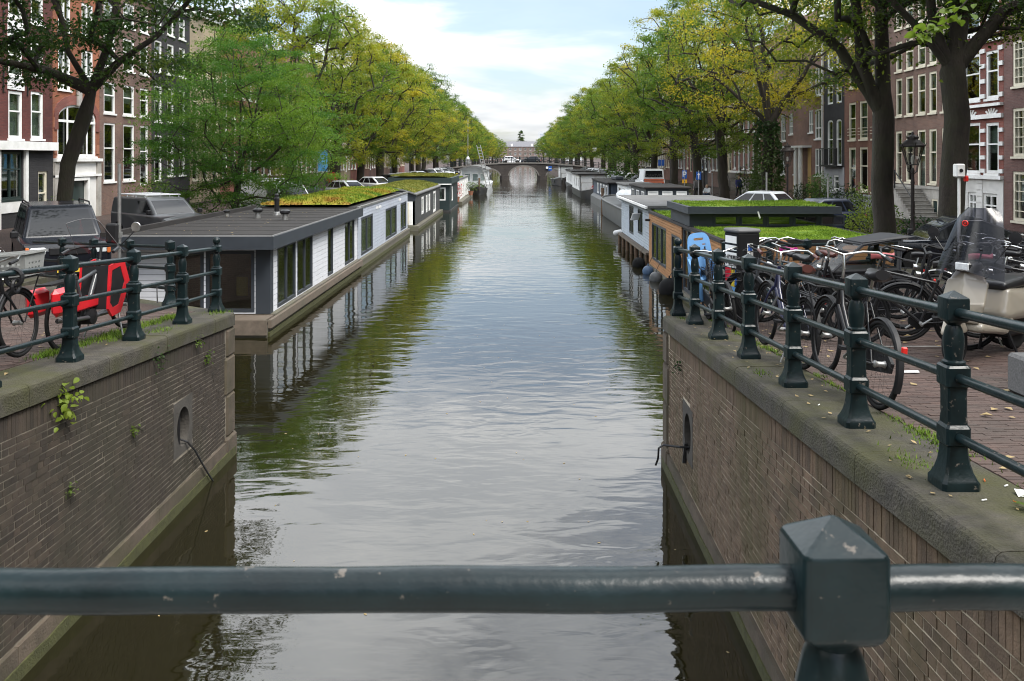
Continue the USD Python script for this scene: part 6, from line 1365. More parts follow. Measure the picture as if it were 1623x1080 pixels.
# --- bakfiets with a rain tent
def cargo_tent():
    t = thing('cargo_bicycle', 'black box cargo bike with clear-windowed rain tent among the bicycles', 'cargo bike', (5.55, 11.75, zz(11.6)), PI + .12)
    wheel(t, 0, M['steel']); wheel(t, 1.75, M['steel'], R=.27)
    obj('frame', MB().tube([(0, .05, .34), (.45, 0, .3), (1.3, 0, .27), (1.6, 0, .55)], .025, 8).bar((.45, 0, .3), (.27, 0, .82), .02).bar((.45, 0, .32), (.8, 0, .92), .025), M['black_paint'], t, smooth=True)
    box_ = hull([(x, y, z) for z, a, b, w in ((.28, .78, 1.4, .22), (.79, .68, 1.56, .33)) for x in (a, b) for y in (-w, w)]); obj('cargo_box', MB().mf(box_), M['black_paint'], t)
    A = {k: v for k, v in zip('abcdefgh', [(.68, -.33, .80), (.68, .33, .80), (1.60, .33, .78), (1.60, -.33, .78), (.62, -.27, 1.20), (.62, .27, 1.20), (1.15, .25, 1.12), (1.15, -.25, 1.12)])}
    A = {k: np.array(v) for k, v in A.items()}
    fr = MB()
    for p, q in ('ae', 'bf', 'eg'.replace('g', 'h'), 'fg', 'ef', 'gh', 'gc', 'hd'): fr.bar(A[p], A[q], .014)
    obj('tent_frame', fr, M['tentcloth'], t)
    ins = lambda P, s: [sum(P) / len(P) + (p - sum(P) / len(P)) * s for p in P]
    for F in ('aehd', 'bfgc', 'hgcd', 'abfe'):
        P = [A[c] for c in F]; w = ins(P, .86); mb = MB()
        for i in range(4): mb.quad(P[i], P[(i + 1) % 4], w[(i + 1) % 4], w[i])
        obj('tent_panel', mb, M['tentcloth'], t); obj('tent_window', MB().quad(*w), M['clear'], t)
    obj('tent_roof', MB().mf(hull([A[c] + (0, 0, .0) for c in 'efgh'] + [A[c] + (0, 0, .03) for c in 'efgh'] + [(.45, -.30, 1.22), (.45, .30, 1.22)])), M['tentcloth'], t)
    obj('saddle', saddle_mb(.2, .95), M['black'], t, smooth=True); obj('seat_post', MB().bar((.27, 0, .8), (.22, 0, .95), .014), M['chrome'], t)
    obj('handlebar', MB().tube([(.5, .3, 1.06), (.7, .3, 1.1), (.82, .1, 1.12), (.82, -.1, 1.12), (.7, -.3, 1.1), (.5, -.3, 1.06)], .012, 7), M['chrome'], t, smooth=True)
M['tentcloth'] = mat('tentcloth', (0.016, 0.017, 0.02), .6, .2, 6)
cargo_tent()
# --- motor scooter
def scooter():
    t = thing('motor_scooter', 'beige motor scooter with large smoked windscreen at the right edge', 'scooter', (5.46, 9.72, zz(9.4)), math.atan2(-.6, -.8))
    P_ = M['beige']
    def w(x, yaw=0.0):
        T = lambda mb: mb.xf(rotm(0, 0, yaw), (x, 0, .225))
        k = obj('wheel', T(MB().lathe([(.13, -.05), (.19, -.055), (.222, -.03), (.228, 0), (.222, .03), (.19, .055), (.13, .05)], n=28, axis='y')), M['rubber'], t, smooth=40)
        obj('rim', T(MB().lathe([(.02, -.045), (.12, -.04), (.13, -.03), (.13, .03), (.12, .04), (.02, .045)], n=20, axis='y')), M['steel'], k, smooth=30)
    w(0); w(1.29, .1)
    def smooth_hull(parts, name, m, k=5, parent=None):
        q = None
        for a in parts:
            hh = capsule_hull(*a); q = hh if q is None else q + hh
        v, f = MB().mf(q.refine_to_length(.022)).mesh(); tm = trimesh.Trimesh(v, f); trimesh.smoothing.filter_taubin(tm, iterations=k); return obj(name, (tm.vertices, tm.faces), m, parent or t, smooth=True)
    smooth_hull([[((1.20, y, .36), .035) for y in (-.05, .05)] + [((1.44, y, .34), .03) for y in (-.035, .035)] + [((1.30, y, .48), .035) for y in (-.06, .06)]], 'front_mudguard', P_)
    # leg shield: a bowed, tapering plate, leaning back
    smooth_hull([[((1.13, y, z), .022) for y, z in ((-.15, .44), (.15, .44), (-.20, .62), (.20, .62))] + [((1.20, 0, .47), .03), ((1.19, 0, .6), .03)], [((1.02, y, .82), .022) for y in (-.19, .19)] + [((1.13, y, .60), .022) for y in (-.20, .20)] + [((1.19, 0, .58), .03), ((1.09, 0, .84), .03)], [((.98, y, .93), .03) for y in (-.10, .10)] + [((1.02, y, .80), .024) for y in (-.18, .18)] + [((1.09, 0, .83), .03), ((1.05, 0, .93), .03)]], 'leg_shield', P_)
    obj('shield_trim', MB().tube([(1.165, .0, .52), (1.14, .0, .64), (1.09, 0, .80), (1.04, 0, .9)], .012, 6).tube([(1.13, .10, .66), (1.08, .10, .80)], .01, 6).tube([(1.13, -.10, .66), (1.08, -.10, .80)], .01, 6), M['greytrim'], t, smooth=True)
    smooth_hull([[((.55, y, .30), .05) for y in (-.15, .15)] + [((1.10, y, .38), .05) for y in (-.16, .16)], [((.60, y, .30), .05) for y in (-.15, .15)] + [((.45, y, .38), .06) for y in (-.14, .14)]], 'floorboard', P_)
    obj('floor_mat', MB().mf(rbox(.56, 1.02, -.15, .15, .37, .392, .01)), M['plastic'], t)
    smooth_hull([[((.50, y, .46), .09) for y in (-.11, .11)] + [((.42, y, .66), .06) for y in (-.11, .11)] + [((-.30, y, .62), .07) for y in (-.09, .09)] + [((-.05, y, .48), .12) for y in (-.12, .12)], [((-.30, y, .62), .07) for y in (-.08, .08)] + [((-.42, y, .56), .05) for y in (-.05, .05)]], 'rear_body', P_)
    smooth_hull([[((.44, y, .74), .05) for y in (-.09, .09)] + [((.10, y, .77), .055) for y in (-.12, .12)] + [((-.28, y, .76), .05) for y in (-.10, .10)]], 'seat', M['black'])
    smooth_hull([[((.98, y, .99), .05) for y in (-.09, .09)] + [((1.08, y, .98), .04) for y in (-.07, .07)] + [((.94, 0, .93), .06)]], 'headset', P_)
    hl = obj('headlight', MB().mf(rbox(1.075, 1.14, -.085, .085, .935, 1.04, .025)), M['black'], t); obj('lens', MB().mf(rbox(1.13, 1.148, -.07, .07, .95, 1.028, .008)), M['lamp_glass'], hl)
    obj('handlebar', MB().tube([(.88, .34, .99), (.95, .2, 1.02), (.98, 0, 1.0), (.95, -.2, 1.02), (.88, -.34, .99)], .018, 8), M['black'], t, smooth=True)
    for s in (-1, 1):
        obj('grip', MB().bar((.94, s * .22, 1.02), (.87, s * .36, .985), .024), M['black'], t); obj('brake_lever', MB().tube([(.98, s * .2, 1.0), (.97, s * .33, .97)], .007, 5), M['chrome'], t)
        mm = obj('mirror', MB().bar((.94, s * .22, 1.02), (.92, s * .40, 1.26), .006), M['black'], t); obj('mirror_head', MB().lathe([(.005, -.02), (.06, -.015), (.062, .005), (.001, .01)], (.91, s * .42, 1.3), 16, 'x'), M['black'], mm, smooth=30)
    g = MB(); K, H_ = 15, 9; Q = np.zeros((H_, K, 3))
    for i in range(H_):
        for j in range(K):
            u = -1 + 2 * j / (K - 1); v = i / (H_ - 1); ww = .36 * (1 - .42 * v ** 1.2) * (1 if v < .86 else 1 - (v - .86) * 2.2)
            Q[i, j] = (1.15 - .02 * u * u - .12 * abs(u) ** 2 - .30 * v, u * ww, .96 + .62 * v - .10 * abs(u) * (1 - v))
    g.add(Q.reshape(-1, 3), [[i * K + j, i * K + j + 1, (i + 1) * K + j + 1, (i + 1) * K + j] for i in range(H_ - 1) for j in range(K - 1)])
    ws = obj('windscreen', g, M['smoke'], t, smooth=True)
    c = Q[6, 5] + np.array([.012, 0, 0]); obj('screen_emblem', MB().torus(c, .028, .007, 'x', 18, 5).lathe([(.001, -.003), (.013, 0), (.001, .003)], c, 12, 'x', caps=False), M['red_lamp'], ws)
    for j in (4, 10): obj('screen_bolt', MB().lathe([(.001, -.006), (.018, 0), (.001, .012)], Q[3, j] + np.array([.008, 0, 0]), 10, 'x', caps=False), M['black'], ws)
    obj('screen_stay', MB().tube([(1.0, .1, 1.02), Q[3, 10] - np.array([.02, 0, 0])], .008, 6).tube([(1.0, -.1, 1.02), Q[3, 4] - np.array([.02, 0, 0])], .008, 6), M['chrome'], t)
    obj('stand', MB().tube([(.42, .13, .26), (.36, .2, .02), (.30, .2, .015)], .016, 6).tube([(.42, -.13, .26), (.36, -.2, .02), (.30, -.2, .015)], .016, 6).bar((.40, -.14, .2), (.40, .14, .2), .014), M['black'], t)
    obj('exhaust', MB().bar((.25, -.13, .22), (-.28, -.17, .30), .05, 12), M['steel'], t); obj('engine', MB().mf(rbox(-.12, .42, -.12, .12, .18, .40, .04)), M['plastic'], t)
    obj('tail_light', MB().mf(rbox(-.49, -.43, -.06, .06, .60, .68, .02)), M['red_lamp'], t); obj('number_plate', MB().obox((-.48, 0, .46), (.01, .14, .12)), M['orange_lamp'], t)
M['beige'] = mat('beige', (0.27, 0.24, 0.19), .3, .05, 3, coat=.6); M['greytrim'] = mat('greytrim', (0.12, 0.115, 0.10), .4)
scooter()
# ---------------------------------------------------------------- cars
M['carglass'] = glassmat('carglass', (0.28, 0.32, 0.31), 0.95, 0.02, 0.10)
def make_car(name, label, cat, loc, rz, L, W, H, pm, kind='hatch', group=None, rack=False, sign=None):
    t = thing(name, label, cat, loc, rz, group); h = L / 2; zb = {'suv': 1.10, 'van': 1.15, 'hatch': .93, 'beetle': .92}[kind]; g0 = .24 if kind == 'suv' else .18; wr = .37 if kind in ('suv', 'van') else .31
    hood = {'suv': zb - .02, 'van': zb - .06, 'hatch': zb - .14, 'beetle': zb - .10}[kind]
    xa = {'suv': h - 1.35, 'van': h - .95, 'hatch': h - 1.15, 'beetle': h - 1.25}[kind]       # foot of the windscreen
    side = [(-h, g0 + .1), (-h + .12, g0), (h - .15, g0), (h, g0 + .12), (h - .02, hood - .22), (h - .16, hood - .06), (xa, zb), (-h + .12, zb), (-h + .02, zb - .25)]
    wx = (h - .88, -h + .85)
    cs = CS([np.array(side)])
    for x in wx: cs = cs - CS([np.array([(x + (wr + .07) * math.cos(a), wr + (wr + .07) * math.sin(a)) for a in np.linspace(0, 2 * PI, 28, endpoint=False)])])
    ex = m3.Manifold.extrude(cs, W).rotate((90, 0, 0)).translate((0, W / 2, 0))
    plan = m3.Manifold.extrude(CS([np.array(rrect(-h, h, -W / 2, W / 2, .28, 6))]), 3); front = m3.Manifold.extrude(CS([np.array(rrect(-W / 2, W / 2, .1, zb + .0, .10, 4))]), L + 1).rotate((90, 0, 90)).translate((-h - .5, 0, 0))
    obj('body', MB().mf(ex ^ plan ^ front), pm, t, smooth=28)
    xb = {'suv': -h + .10, 'van': -h + .06, 'hatch': -h + .22, 'beetle': -h + .35}[kind]; rf = {'suv': xa - .62, 'van': xa - .75, 'hatch': xa - .85, 'beetle': xa - .80}[kind]; rb = {'suv': xb + .12, 'van': xb + .05, 'hatch': xb + .55, 'beetle': xb + 1.1}[kind]
    w0, w1 = W / 2 - .05, W / 2 - (.22 if kind != 'van' else .14)
    def ring(f, z):
        bul = .10 * math.sin(PI * f) if kind == 'beetle' else .03 * math.sin(PI * f)
        a, b = xb + (rb - xb) * f - bul, xa + (rf - xa) * f + bul; w = w0 + (w1 - w0) * f
        return [(x, y, z) for x, y in rrect(a, b, -w, w, .10, 3)]
    fs = [0, .25, .5, .75, .92]; zs_ = [zb - .02 + (H - zb - .02) * f for f in fs]
    rings = [ring(f, z) for f, z in zip(fs, zs_)] + [ring(1.0, H - .035)] + [[((p[0] - (rf + rb) / 2) * .9 + (rf + rb) / 2, p[1] * .88, H) for p in ring(1.0, H)]]
    obj('cabin', MB().loft(rings), pm, t, smooth=35)
    def panel(nm, f0, f1, which, s0=0., s1=1.):
        mb = MB(); K = 5; rows = []
        for f in np.linspace(f0, f1, K):
            z = zb - .02 + (H - zb - .02) * f; bul = (.10 if kind == 'beetle' else .03) * math.sin(PI * f); a, b = xb + (rb - xb) * f - bul, xa + (rf - xa) * f + bul; w = w0 + (w1 - w0) * f
            if which == 'front': rows.append([(b + .006, y, z) for y in np.linspace(-w + .13, w - .13, 4)])
            elif which == 'back': rows.append([(a - .006, y, z) for y in np.linspace(w - .15, -w + .15, 4)])
            else: s = which; u = np.linspace(a + .13 + (b - a - .26) * s0, a + .13 + (b - a - .26) * s1, 4); rows.append([(x, s * (w + .006), z) for x in (u if s < 0 else u[::-1])])
        V = np.array(rows).reshape(-1, 3); Q = [[i * 4 + j, i * 4 + j + 1, (i + 1) * 4 + j + 1, (i + 1) * 4 + j] for i in range(K - 1) for j in range(3)]
        obj(nm, MB().add(V, Q), M['carwindow'], t, smooth=True)
    panel('windscreen', .08, .90, 'front'); panel('rear_window', .14 if kind != 'van' else .3, .88, 'back')
    for s in (-1, 1):
        if kind == 'van': panel('side_window', .12, .86, s, .74, 1.0)
        else: panel('side_window', .10, .88, s, .0, .26); panel('side_window', .10, .88, s, .30, .62); panel('side_window', .10, .88, s, .66, 1.0)
        obj('mirror', MB().mf(rbox(xa - .15, xa - .02, *sorted((s * (W / 2 + .02), s * (W / 2 + .19))), zb - .0, zb + .17, .03)), M['plastic'], t)
        hl = obj('headlight', MB().mf(rbox(h - .17, h - .005, *sorted((s * (W / 2 - .48), s * (W / 2 - .14))), hood - .30, hood - .12, .03)), M['lamp_glass'], t)
        if kind == 'suv': obj('indicator', MB().mf(rbox(h - .16, h - .01, *sorted((s * (W / 2 - .13), s * (W / 2 - .05))), hood - .31, hood - .11, .02)), M['orange_lamp'], t)
        obj('tail_light', MB().mf(rbox(-h - .004, -h + .12, *sorted((s * (W / 2 - .30), s * (W / 2 - .10))), zb - .42, zb - .14, .03)), M['red_lamp'], t)
        for x in wx:
            c = (x, s * (W / 2 - .12), wr); k = obj('wheel', MB().lathe([(wr * .6, -.1), (wr * .95, -.1), (wr, -.06), (wr, .06), (wr * .95, .1), (wr * .6, .1)], c, 24, 'y'), M['rubber'], t, smooth=40)
            obj('rim', MB().lathe([(.03, -.06), (wr * .3, -.085), (wr * .6, -.09), (wr * .62, 0), (wr * .6, .09), (wr * .3, .085), (.03, .06)], c, 16, 'y'), M['steel'], k, smooth=30)
    obj('bumper', MB().mf(rbox(h - .1, h + .05, -W / 2 + .12, W / 2 - .12, g0 + .05, g0 + .26, .04)), M['plastic'], t); obj('bumper', MB().mf(rbox(-h - .05, -h + .1, -W / 2 + .12, W / 2 - .12, g0 + .05, g0 + .26, .04)), M['plastic'], t)
    obj('grille', MB().mf(rbox(h - .06, h + .012, -.42, .42, hood - .31, hood - .13, .02)), M['plastic'], t)
    for x in (h + .052, -h - .058): obj('number_plate', box(x, x + .008, -.26, .26, g0 + .12, g0 + .23), M['plate'], t)
    if rack:
        b = MB()
        for y in (-w1 + .08, w1 - .08): b.bar((rb + .2, y, H + .09), (rf - .2, y, H + .09), .022)
        for x in np.linspace(rb + .3, rf - .3, 4): b.bar((x, -w1 + .08, H + .09), (x, w1 - .08, H + .09), .02); b.bar((x, w1 - .08, H - .02), (x, w1 - .08, H + .09), .018).bar((x, -w1 + .08, H - .02), (x, -w1 + .08, H + .09), .018)
        obj('roof_rack', b, M['white_paint'] if rack == 'white' else M['steel'], t)
    if kind == 'suv':
        for y in (-w1 + .04, w1 - .04): obj('roof_rail', MB().tube([(rb + .2, y, H - .01), (rb + .3, y, H + .06), (rf - .3, y, H + .06), (rf - .2, y, H - .01)], .02, 6), M['plastic'], t)
    return t
M['carwindow'] = mat('carwindow', (0.008, 0.009, 0.010), 0.04, 0.1, 2.0, spec=0.38); M['plate'] = mat('plate', (0.55, 0.40, 0.04), .4)
M['stripe'] = mat('stripe', (0.6, 0.16, 0.08), .4, .05)
CZ = 1.305
make_car('parked_car', 'large black off-road car with orange indicators parked nose-out at the left', 'car', (-11.95, 23.0, zz(23.0)), -1.0, 4.85, 1.92, 1.86, M['dark_car'], 'suv')
make_car('parked_van', 'dark grey van with silver roof rack parked behind the black off-road car', 'van', (-13.4, 33.0, CZ), -.72, 4.5, 1.75, 1.72, M['grey_paint'], 'van', rack='white')
make_car('parked_van', 'white van with roof bars parked behind the feathery tree', 'van', (-12.3, 45.5, CZ), -.7, 5.0, 1.95, 2.0, M['white_paint'], 'van', rack=True)
c1 = make_car('parked_car', 'dark car parked just right of the white van on the left quay', 'car', (-12.4, 52.5, CZ), -.7, 4.2, 1.76, 1.48, M['dark_car'], 'hatch')
c2 = make_car('parked_car', 'silver car parked before the thick dark trunk on the left quay', 'car', (-12.5, 66.0, CZ), -.7, 4.2, 1.76, 1.48, M['silver_paint'], 'hatch')
c3 = make_car('parked_car', 'white car parked farther along the left quay', 'car', (-12.5, 79.0, CZ), -.7, 4.2, 1.76, 1.48, M['white_paint'], 'hatch')
cc = [c1, c2, c3]; cn = ['dark', 'silver', 'white']
for i, (y, q) in enumerate(((90, 0), (95, 1), (101, 2), (113, 1), (125, 0), (136, 2), (148, 1), (160, 0))): dup(cc[q], (-12.5, y, CZ), -.7, '%s parked car on the left quay, %s after the white one' % (cn[q], ORD[i]), 'cars parked along the left quay')
make_car('parked_car', 'black rounded car with chrome window trim behind the bicycles on the right', 'car', (12.35, 25.2, CZ), PI - .12, 4.25, 1.78, 1.5, M['dark_car'], 'beetle')
make_car('parked_car', 'silver hatchback seen from behind above the cedar houseboat roof', 'car', (12.1, 45.0, CZ), PI * .5 + .75, 4.2, 1.76, 1.5, M['silver_paint'], 'hatch')
for i, (y, q) in enumerate(((88, 0), (100, 2), (112, 1), (123, 0), (134, 1), (146, 2), (158, 0))): dup(cc[q], (12.2, y, CZ), PI + .7, '%s parked car on the right quay, %s beyond the lettered white van' % (cn[q], ORD[i]), 'cars parked along the right quay')
make_car('parked_car', 'dark car with red tail light parked below the yellow-green shrub', 'car', (12.6, 37.5, CZ), PI + .3, 4.1, 1.75, 1.45, M['blue_car'], 'hatch')
v = make_car('delivery_van', 'white delivery van lettered DAHIVO with orange stripes at its rear', 'van', (12.35, 82.5, CZ), PI / 2, 5.2, 2.05, 2.15, M['white_paint'], 'van')
tm = meshkit.text_mesh('DAHIVO', .26, .01, True); tv = np.array(tm.vertices); tv = tv - [np.ptp(tv[:, 0]) / 2 + tv[:, 0].min(), 0, 0]
obj('lettering', MB().add(np.stack([-2.65 + 0 * tv[:, 0] - tv[:, 2], -tv[:, 0], 1.45 + tv[:, 1]], 1), tm.faces), M['dark'], v)
for k in range(3): obj('stripe', box(-2.63, -2.605, -.9, .9, .72 + .2 * k, .86 + .2 * k), M['stripe'], v)

# ---------------------------------------------------------------- street furniture and small things
def street_lamp(label, x, y, h=4.0, first=None):
    t = thing('street_lamp', label, 'street lamp', (x, y, zz(y)), .3, 'old six-sided lanterns along the quays')
    obj('post', MB().lathe([(.16, 0), (.16, .25), (.12, .3), (.12, .7), (.09, .78), (.075, 1.0), (.06, 1.1), (.055, 2.3), (.075, 2.36), (.055, 2.42), (.05, h - 1.25), (.07, h - 1.2), (.04, h - 1.1)], n=14), M['lampiron'], t, smooth=40)
    br = MB()
    for k in range(6):
        a = k * PI / 3; br.tube([(.04 * math.cos(a), .04 * math.sin(a), h - 1.3), (.16 * math.cos(a), .16 * math.sin(a), h - 1.2), (.19 * math.cos(a), .19 * math.sin(a), h - .98)], .014, 5)
    obj('bracket', br, M['lampiron'], t)
    z0, z1, r0, r1 = h - .98, h - .38, .19, .37; fr = MB()
    for k in range(6):
        a, b = k * PI / 3, (k + 1) * PI / 3
        P = [np.array((r * math.cos(q), r * math.sin(q), z)) for r, z in ((r0, z0), (r1, z1)) for q in (a, b)]
        fr.bar(P[0], P[2], .016).bar(P[0], P[1], .016).bar(P[2], P[3], .02)
        obj('glass', MB().quad(P[0] * [.98, .98, 1], P[1] * [.98, .98, 1], P[3] * [.98, .98, 1], P[2] * [.98, .98, 1]), M['lampglass'], t)
    obj('lantern_frame', fr, M['lampiron'], t)
    obj('hood', MB().lathe([(.41, z1 + .0), (.41, z1 + .04), (.36, z1 + .08), (.24, z1 + .2), (.17, z1 + .24), (.17, z1 + .32), (.12, z1 + .36), (.05, z1 + .40), (.03, z1 + .50)], n=12), M['lampiron'], t, smooth=30)
    cr = MB()
    for k in range(6):
        a = k * PI / 3; cr.tube([(.40 * math.cos(a), .40 * math.sin(a), z1 + .03), (.46 * math.cos(a), .46 * math.sin(a), z1 + .12)], [.02, .004], 5); cr.tube([(.18 * math.cos(a), .18 * math.sin(a), z1 + .26), (.22 * math.cos(a), .22 * math.sin(a), z1 + .42)], [.02, .005], 5)
    obj('crown', cr, M['lampiron'], t); obj('lamp', MB().lathe([(.03, z0), (.06, z0 + .1), (.05, z0 + .25), (.001, z0 + .3)], n=10), M['white'], t, smooth=True)
    return t
M['lampiron'] = mat('lampiron', (0.018, 0.014, 0.013), .4, .3, 10); M['lampglass'] = glassmat('lampglass', (.75, .75, .72), .9, .08, .12)
l0 = street_lamp('large six-sided street lantern on a dark post before the stone stoop', 13.2, 29.5, 3.95)
dup(l0, (15.9, 52.0, 1.3), .6, 'street lantern partly hidden by the ivy-covered tree'); dup(l0, (15.6, 90.0, 1.3), .2, 'distant street lantern standing above the lettered white van'); dup(l0, (15.0, 71.0, 1.3), .2, 'street lantern beside the blue sign with white symbol'); dup(l0, (-13.6, 112, 1.3), .2, 'distant street lantern on the left quay')
def sign_post(name, label, cat, x, y, h, m=None, r=.038):
    t = thing(name, label, cat, (x, y, zz(y))); obj('post', MB().bar((0, 0, -.05), (0, 0, h), r, 10), m or M['steel'], t, smooth=True); return t
p = sign_post('camera_post', 'white post with square camera box before the double-limbed tree', 'post', 12.0, 24.0, 2.75, M['white'])
obj('box', MB().mf(rbox(-.12, .12, -.12, .12, 2.62, 2.98, .03)), M['white'], p); obj('lens', MB().bar((-.0, -.13, 2.8), (0, -.121, 2.8), .05, 12), M['black'], p); obj('lamp', MB().mf(rbox(.14, .24, -.06, .06, 2.50, 2.66, .02)), M['red_lamp'], p)
p = sign_post('parking_pole', 'slim grey pole with black control box behind the left railing', 'pole', -7.3, 16.2, 2.45, r=.03)
obj('control_box', MB().mf(rbox(-.22, .0, -.10, .10, 1.0, 1.36, .03)), M['plastic'], p); obj('clamp', MB().box(-.04, .04, -.04, .04, 1.1, 1.2), M['steel'], p)
M['signblue'] = mat('signblue', (0.02, 0.09, 0.36), .4, .05); M['signyellow'] = mat('signyellow', (0.62, 0.33, 0.02), .4, .05)
def text_on(parent, s, h, c, name='lettering', m=None, axis='y', bold=True):
    tm = meshkit.text_mesh(s, h, .006, bold); v = np.array(tm.vertices); v = v - [(v[:, 0].min() + v[:, 0].max()) / 2, (v[:, 1].min() + v[:, 1].max()) / 2, 0]
    obj(name, MB().add(np.stack([v[:, 0], -v[:, 2], v[:, 1]], 1) + np.array(c), tm.faces), m or M['white'], parent)
p = sign_post('parking_sign', 'blue parking sign with white P and yellow plate below', 'sign', 11.35, 60.0, 2.4)
obj('panel', MB().mf(rbox(-.17, .17, -.03, -.0, 1.78, 2.34, .012)), M['signblue'], p); text_on(p, 'P', .34, (0, -.032, 2.08)); obj('plate', MB().mf(rbox(-.17, .17, -.03, 0, 1.46, 1.70, .01)), M['signyellow'], p); text_on(p, '<', .1, (0, -.032, 1.58), m=M['black'])
p = sign_post('direction_sign', 'blue sign with white arrow to the right of the parking sign', 'sign', 12.0, 58.5, 2.35)
obj('panel', MB().mf(rbox(-.17, .17, -.03, -.0, 1.72, 2.26, .012)), M['signblue'], p); obj('arrow', MB().prism([(-.03, 1.8), (.03, 1.8), (.03, 2.05), (.10, 2.05), (0, 2.2), (-.10, 2.05), (-.03, 2.05)], -.038, -.031), M['white'], p)
p = sign_post('parking_sign', 'small far blue sign beside the far lantern on the right quay', 'sign', 14.0, 86.0, 3.1); obj('panel', MB().mf(rbox(-.3, .3, -.03, 0, 2.4, 3.0, .012)), M['signblue'], p)
sign_post('steel_pole', 'bare steel pole in front of the ivy-covered tree', 'pole', 13.4, 47.5, 2.4, M['steel'], .045); sign_post('steel_pole', 'bare steel pole right of the crouching person', 'pole', 13.9, 63.0, 2.1, M['steel'], .04); sign_post('steel_pole', 'bare steel pole before the standard tree by the black narrow house', 'pole', 15.4, 43.8, 2.2, M['steel'], .04)
p = sign_post('banner', 'tall blue street banner hanging beside the feathery tree', 'banner', -13.15, 58.0, 3.8, M['steel'])
K = 10; zc = np.linspace(2.3, 3.7, K); b = MB(); P = np.array([[(.06 + .62 * j / 5, .04 * math.sin(i * .9 + j * .8), zc[i]) for j in range(6)] for i in range(K)]); b.add(P.reshape(-1, 3), [[i * 6 + j, i * 6 + j + 1, (i + 1) * 6 + j + 1, (i + 1) * 6 + j] for i in range(K - 1) for j in range(5)])
M['bannerblue'] = mat('bannerblue', (0.08, 0.27, 0.50), .7, .3, 2); obj('cloth', b, M['bannerblue'], p, smooth=True); obj('arm', MB().bar((0, 0, 3.74), (.7, 0, 3.74), .015).bar((0, 0, 2.26), (.7, 0, 2.26), .015), M['steel'], p)
small_plants('flower_basket', 'round mass of bright red flowers beside the thick dark trunk', 'flowers', (-14.0, 66.5, 2.6), .45, .8, 420, M['redflower'], 15, .13, stem=False); small_plants('flower_basket', 'small round green hanging basket above the red flowers', 'plant', (-14.0, 71.0, 4.1), .35, .6, 260, M['plant'], 16, .12, stem=False)
# --- shrubs along the right quay
small_plants('standard_tree', 'small round-headed green tree before the black narrow house', 'tree', (15.6, 45.6, 1.9), .75, 1.9, 900, M['plant'], 21, .13)
sp = MB(); sp.tube([(15.6, 45.6, 1.2), (15.62, 45.6, 2.4)], .05, 6)
small_plants('shrub', 'dark clipped round bush below the white columns', 'shrub', (18.4, 56.0, 1.3), 1.2, 1.6, 1200, M['plant_dark'], 22, .14)
small_plants('shrub', 'bright lime-yellow shrub left of the forked tree trunk', 'shrub', (13.1, 33.0, 1.3), .95, 1.5, 1100, M['plant_lime'], 23, .12)
small_plants('shrub', 'loose olive-green shrub beside the forked tree trunk', 'shrub', (14.9, 38.2, 1.3), .8, 2.1, 700, M['plant'], 24, .12)
small_plants('shrub', 'leafy green plant between the lamp post and the forked trunk', 'shrub', (13.1, 31.6, 1.3), .7, 1.6, 700, M['plant'], 25, .12)
small_plants('shrub', 'low green plant at the foot of the stone stoop', 'shrub', (15.2, 33.5, 1.3), .9, 1.0, 700, M['plant_dark'], 26, .13)
small_plants('shrub', 'climbing green shrub beside the far stoop with white handrail', 'shrub', (18.2, 69.0, 1.3), 1.3, 2.6, 1100, M['plant'], 27, .16)
small_plants('shrub', 'large bright green shrub overhanging the water beyond the lettered van', 'shrub', (11.2, 93.0, 1.3), 2.2, 4.2, 1800, M['plant'], 28, .24)
small_plants('shrub', 'dark shrub in the front garden of the red-brown brick house', 'shrub', (18.8, 50.5, 1.3), 1.2, 1.7, 900, M['plant_dark'], 29, .14)
small_plants('shrub', 'green shrub before the brown house on the left, above the van', 'shrub', (-19.8, 48.5, 1.3), 1.1, 2.6, 900, M['plant'], 30, .14)
small_plants('shrub', 'bright green bush at the quay edge above the black houseboat roof', 'shrub', (-11.6, 43.0, 1.3), .9, 1.9, 900, M['plant'], 34, .12)
small_plants('shrub', 'small green plants at the door of the dark red shopfront house', 'shrub', (-20.9, 40.5, 1.3), .9, 1.5, 500, M['plant'], 35, .12)
for i, (x, y) in enumerate(((11.2, 36.0), (11.5, 40.0), (12.6, 66.5))):
    pl = thing('planter', ['wooden planter by the quay edge behind the cedar houseboat', 'grey planter by the silver hatchback', 'planter left of the walking person'][i], 'planter', (x, y, 1.3)); obj('box', MB().mf(rbox(-.45, .45, -.3, .3, 0, .5, .03)), M['stone'] if i else M['wood_dark'], pl)
    R_ = np.random.RandomState(60 + i); q = R_.normal(0, 1, (350, 3)) * [.3, .2, .22] + [0, 0, .75]; obj('foliage', leaves_mb(q, .12, R_), M['plant'], pl)
# --- garden fences before the right houses
for i, (y0, y1) in enumerate(((46.5, 51.5), (51.9, 58.3))):
    t = thing('garden_fence', ['black iron fence before the stone basement of the wide brown house', 'black iron fence before the red-brown brick house'][i], 'fence'); X = 19.4
    for h in (.25, .95): obj('rail', MB().bar((X, y0, 1.3 + h), (X, y1, 1.3 + h), .025), M['black'], t)
    for k, yy in enumerate(np.arange(y0, y1 + .01, .22)): obj('bar', MB().bar((X, yy, 1.3), (X, yy, 2.35), .014 if k % 8 else .04, 6), M['black'], t)
M['cabinet'] = mat('cabinet', (0.008, 0.008, 0.009), .5, .2, 5, spec=.25); M['cabtop'] = mat('cabtop', (0.09, 0.09, 0.092), .6); M['yellowpaint'] = mat('yellowpaint', (0.62, 0.46, 0.03), .4); M['granite'] = mat('granite', (0.10, 0.10, 0.098), .7, .45, 60, bump=.002)
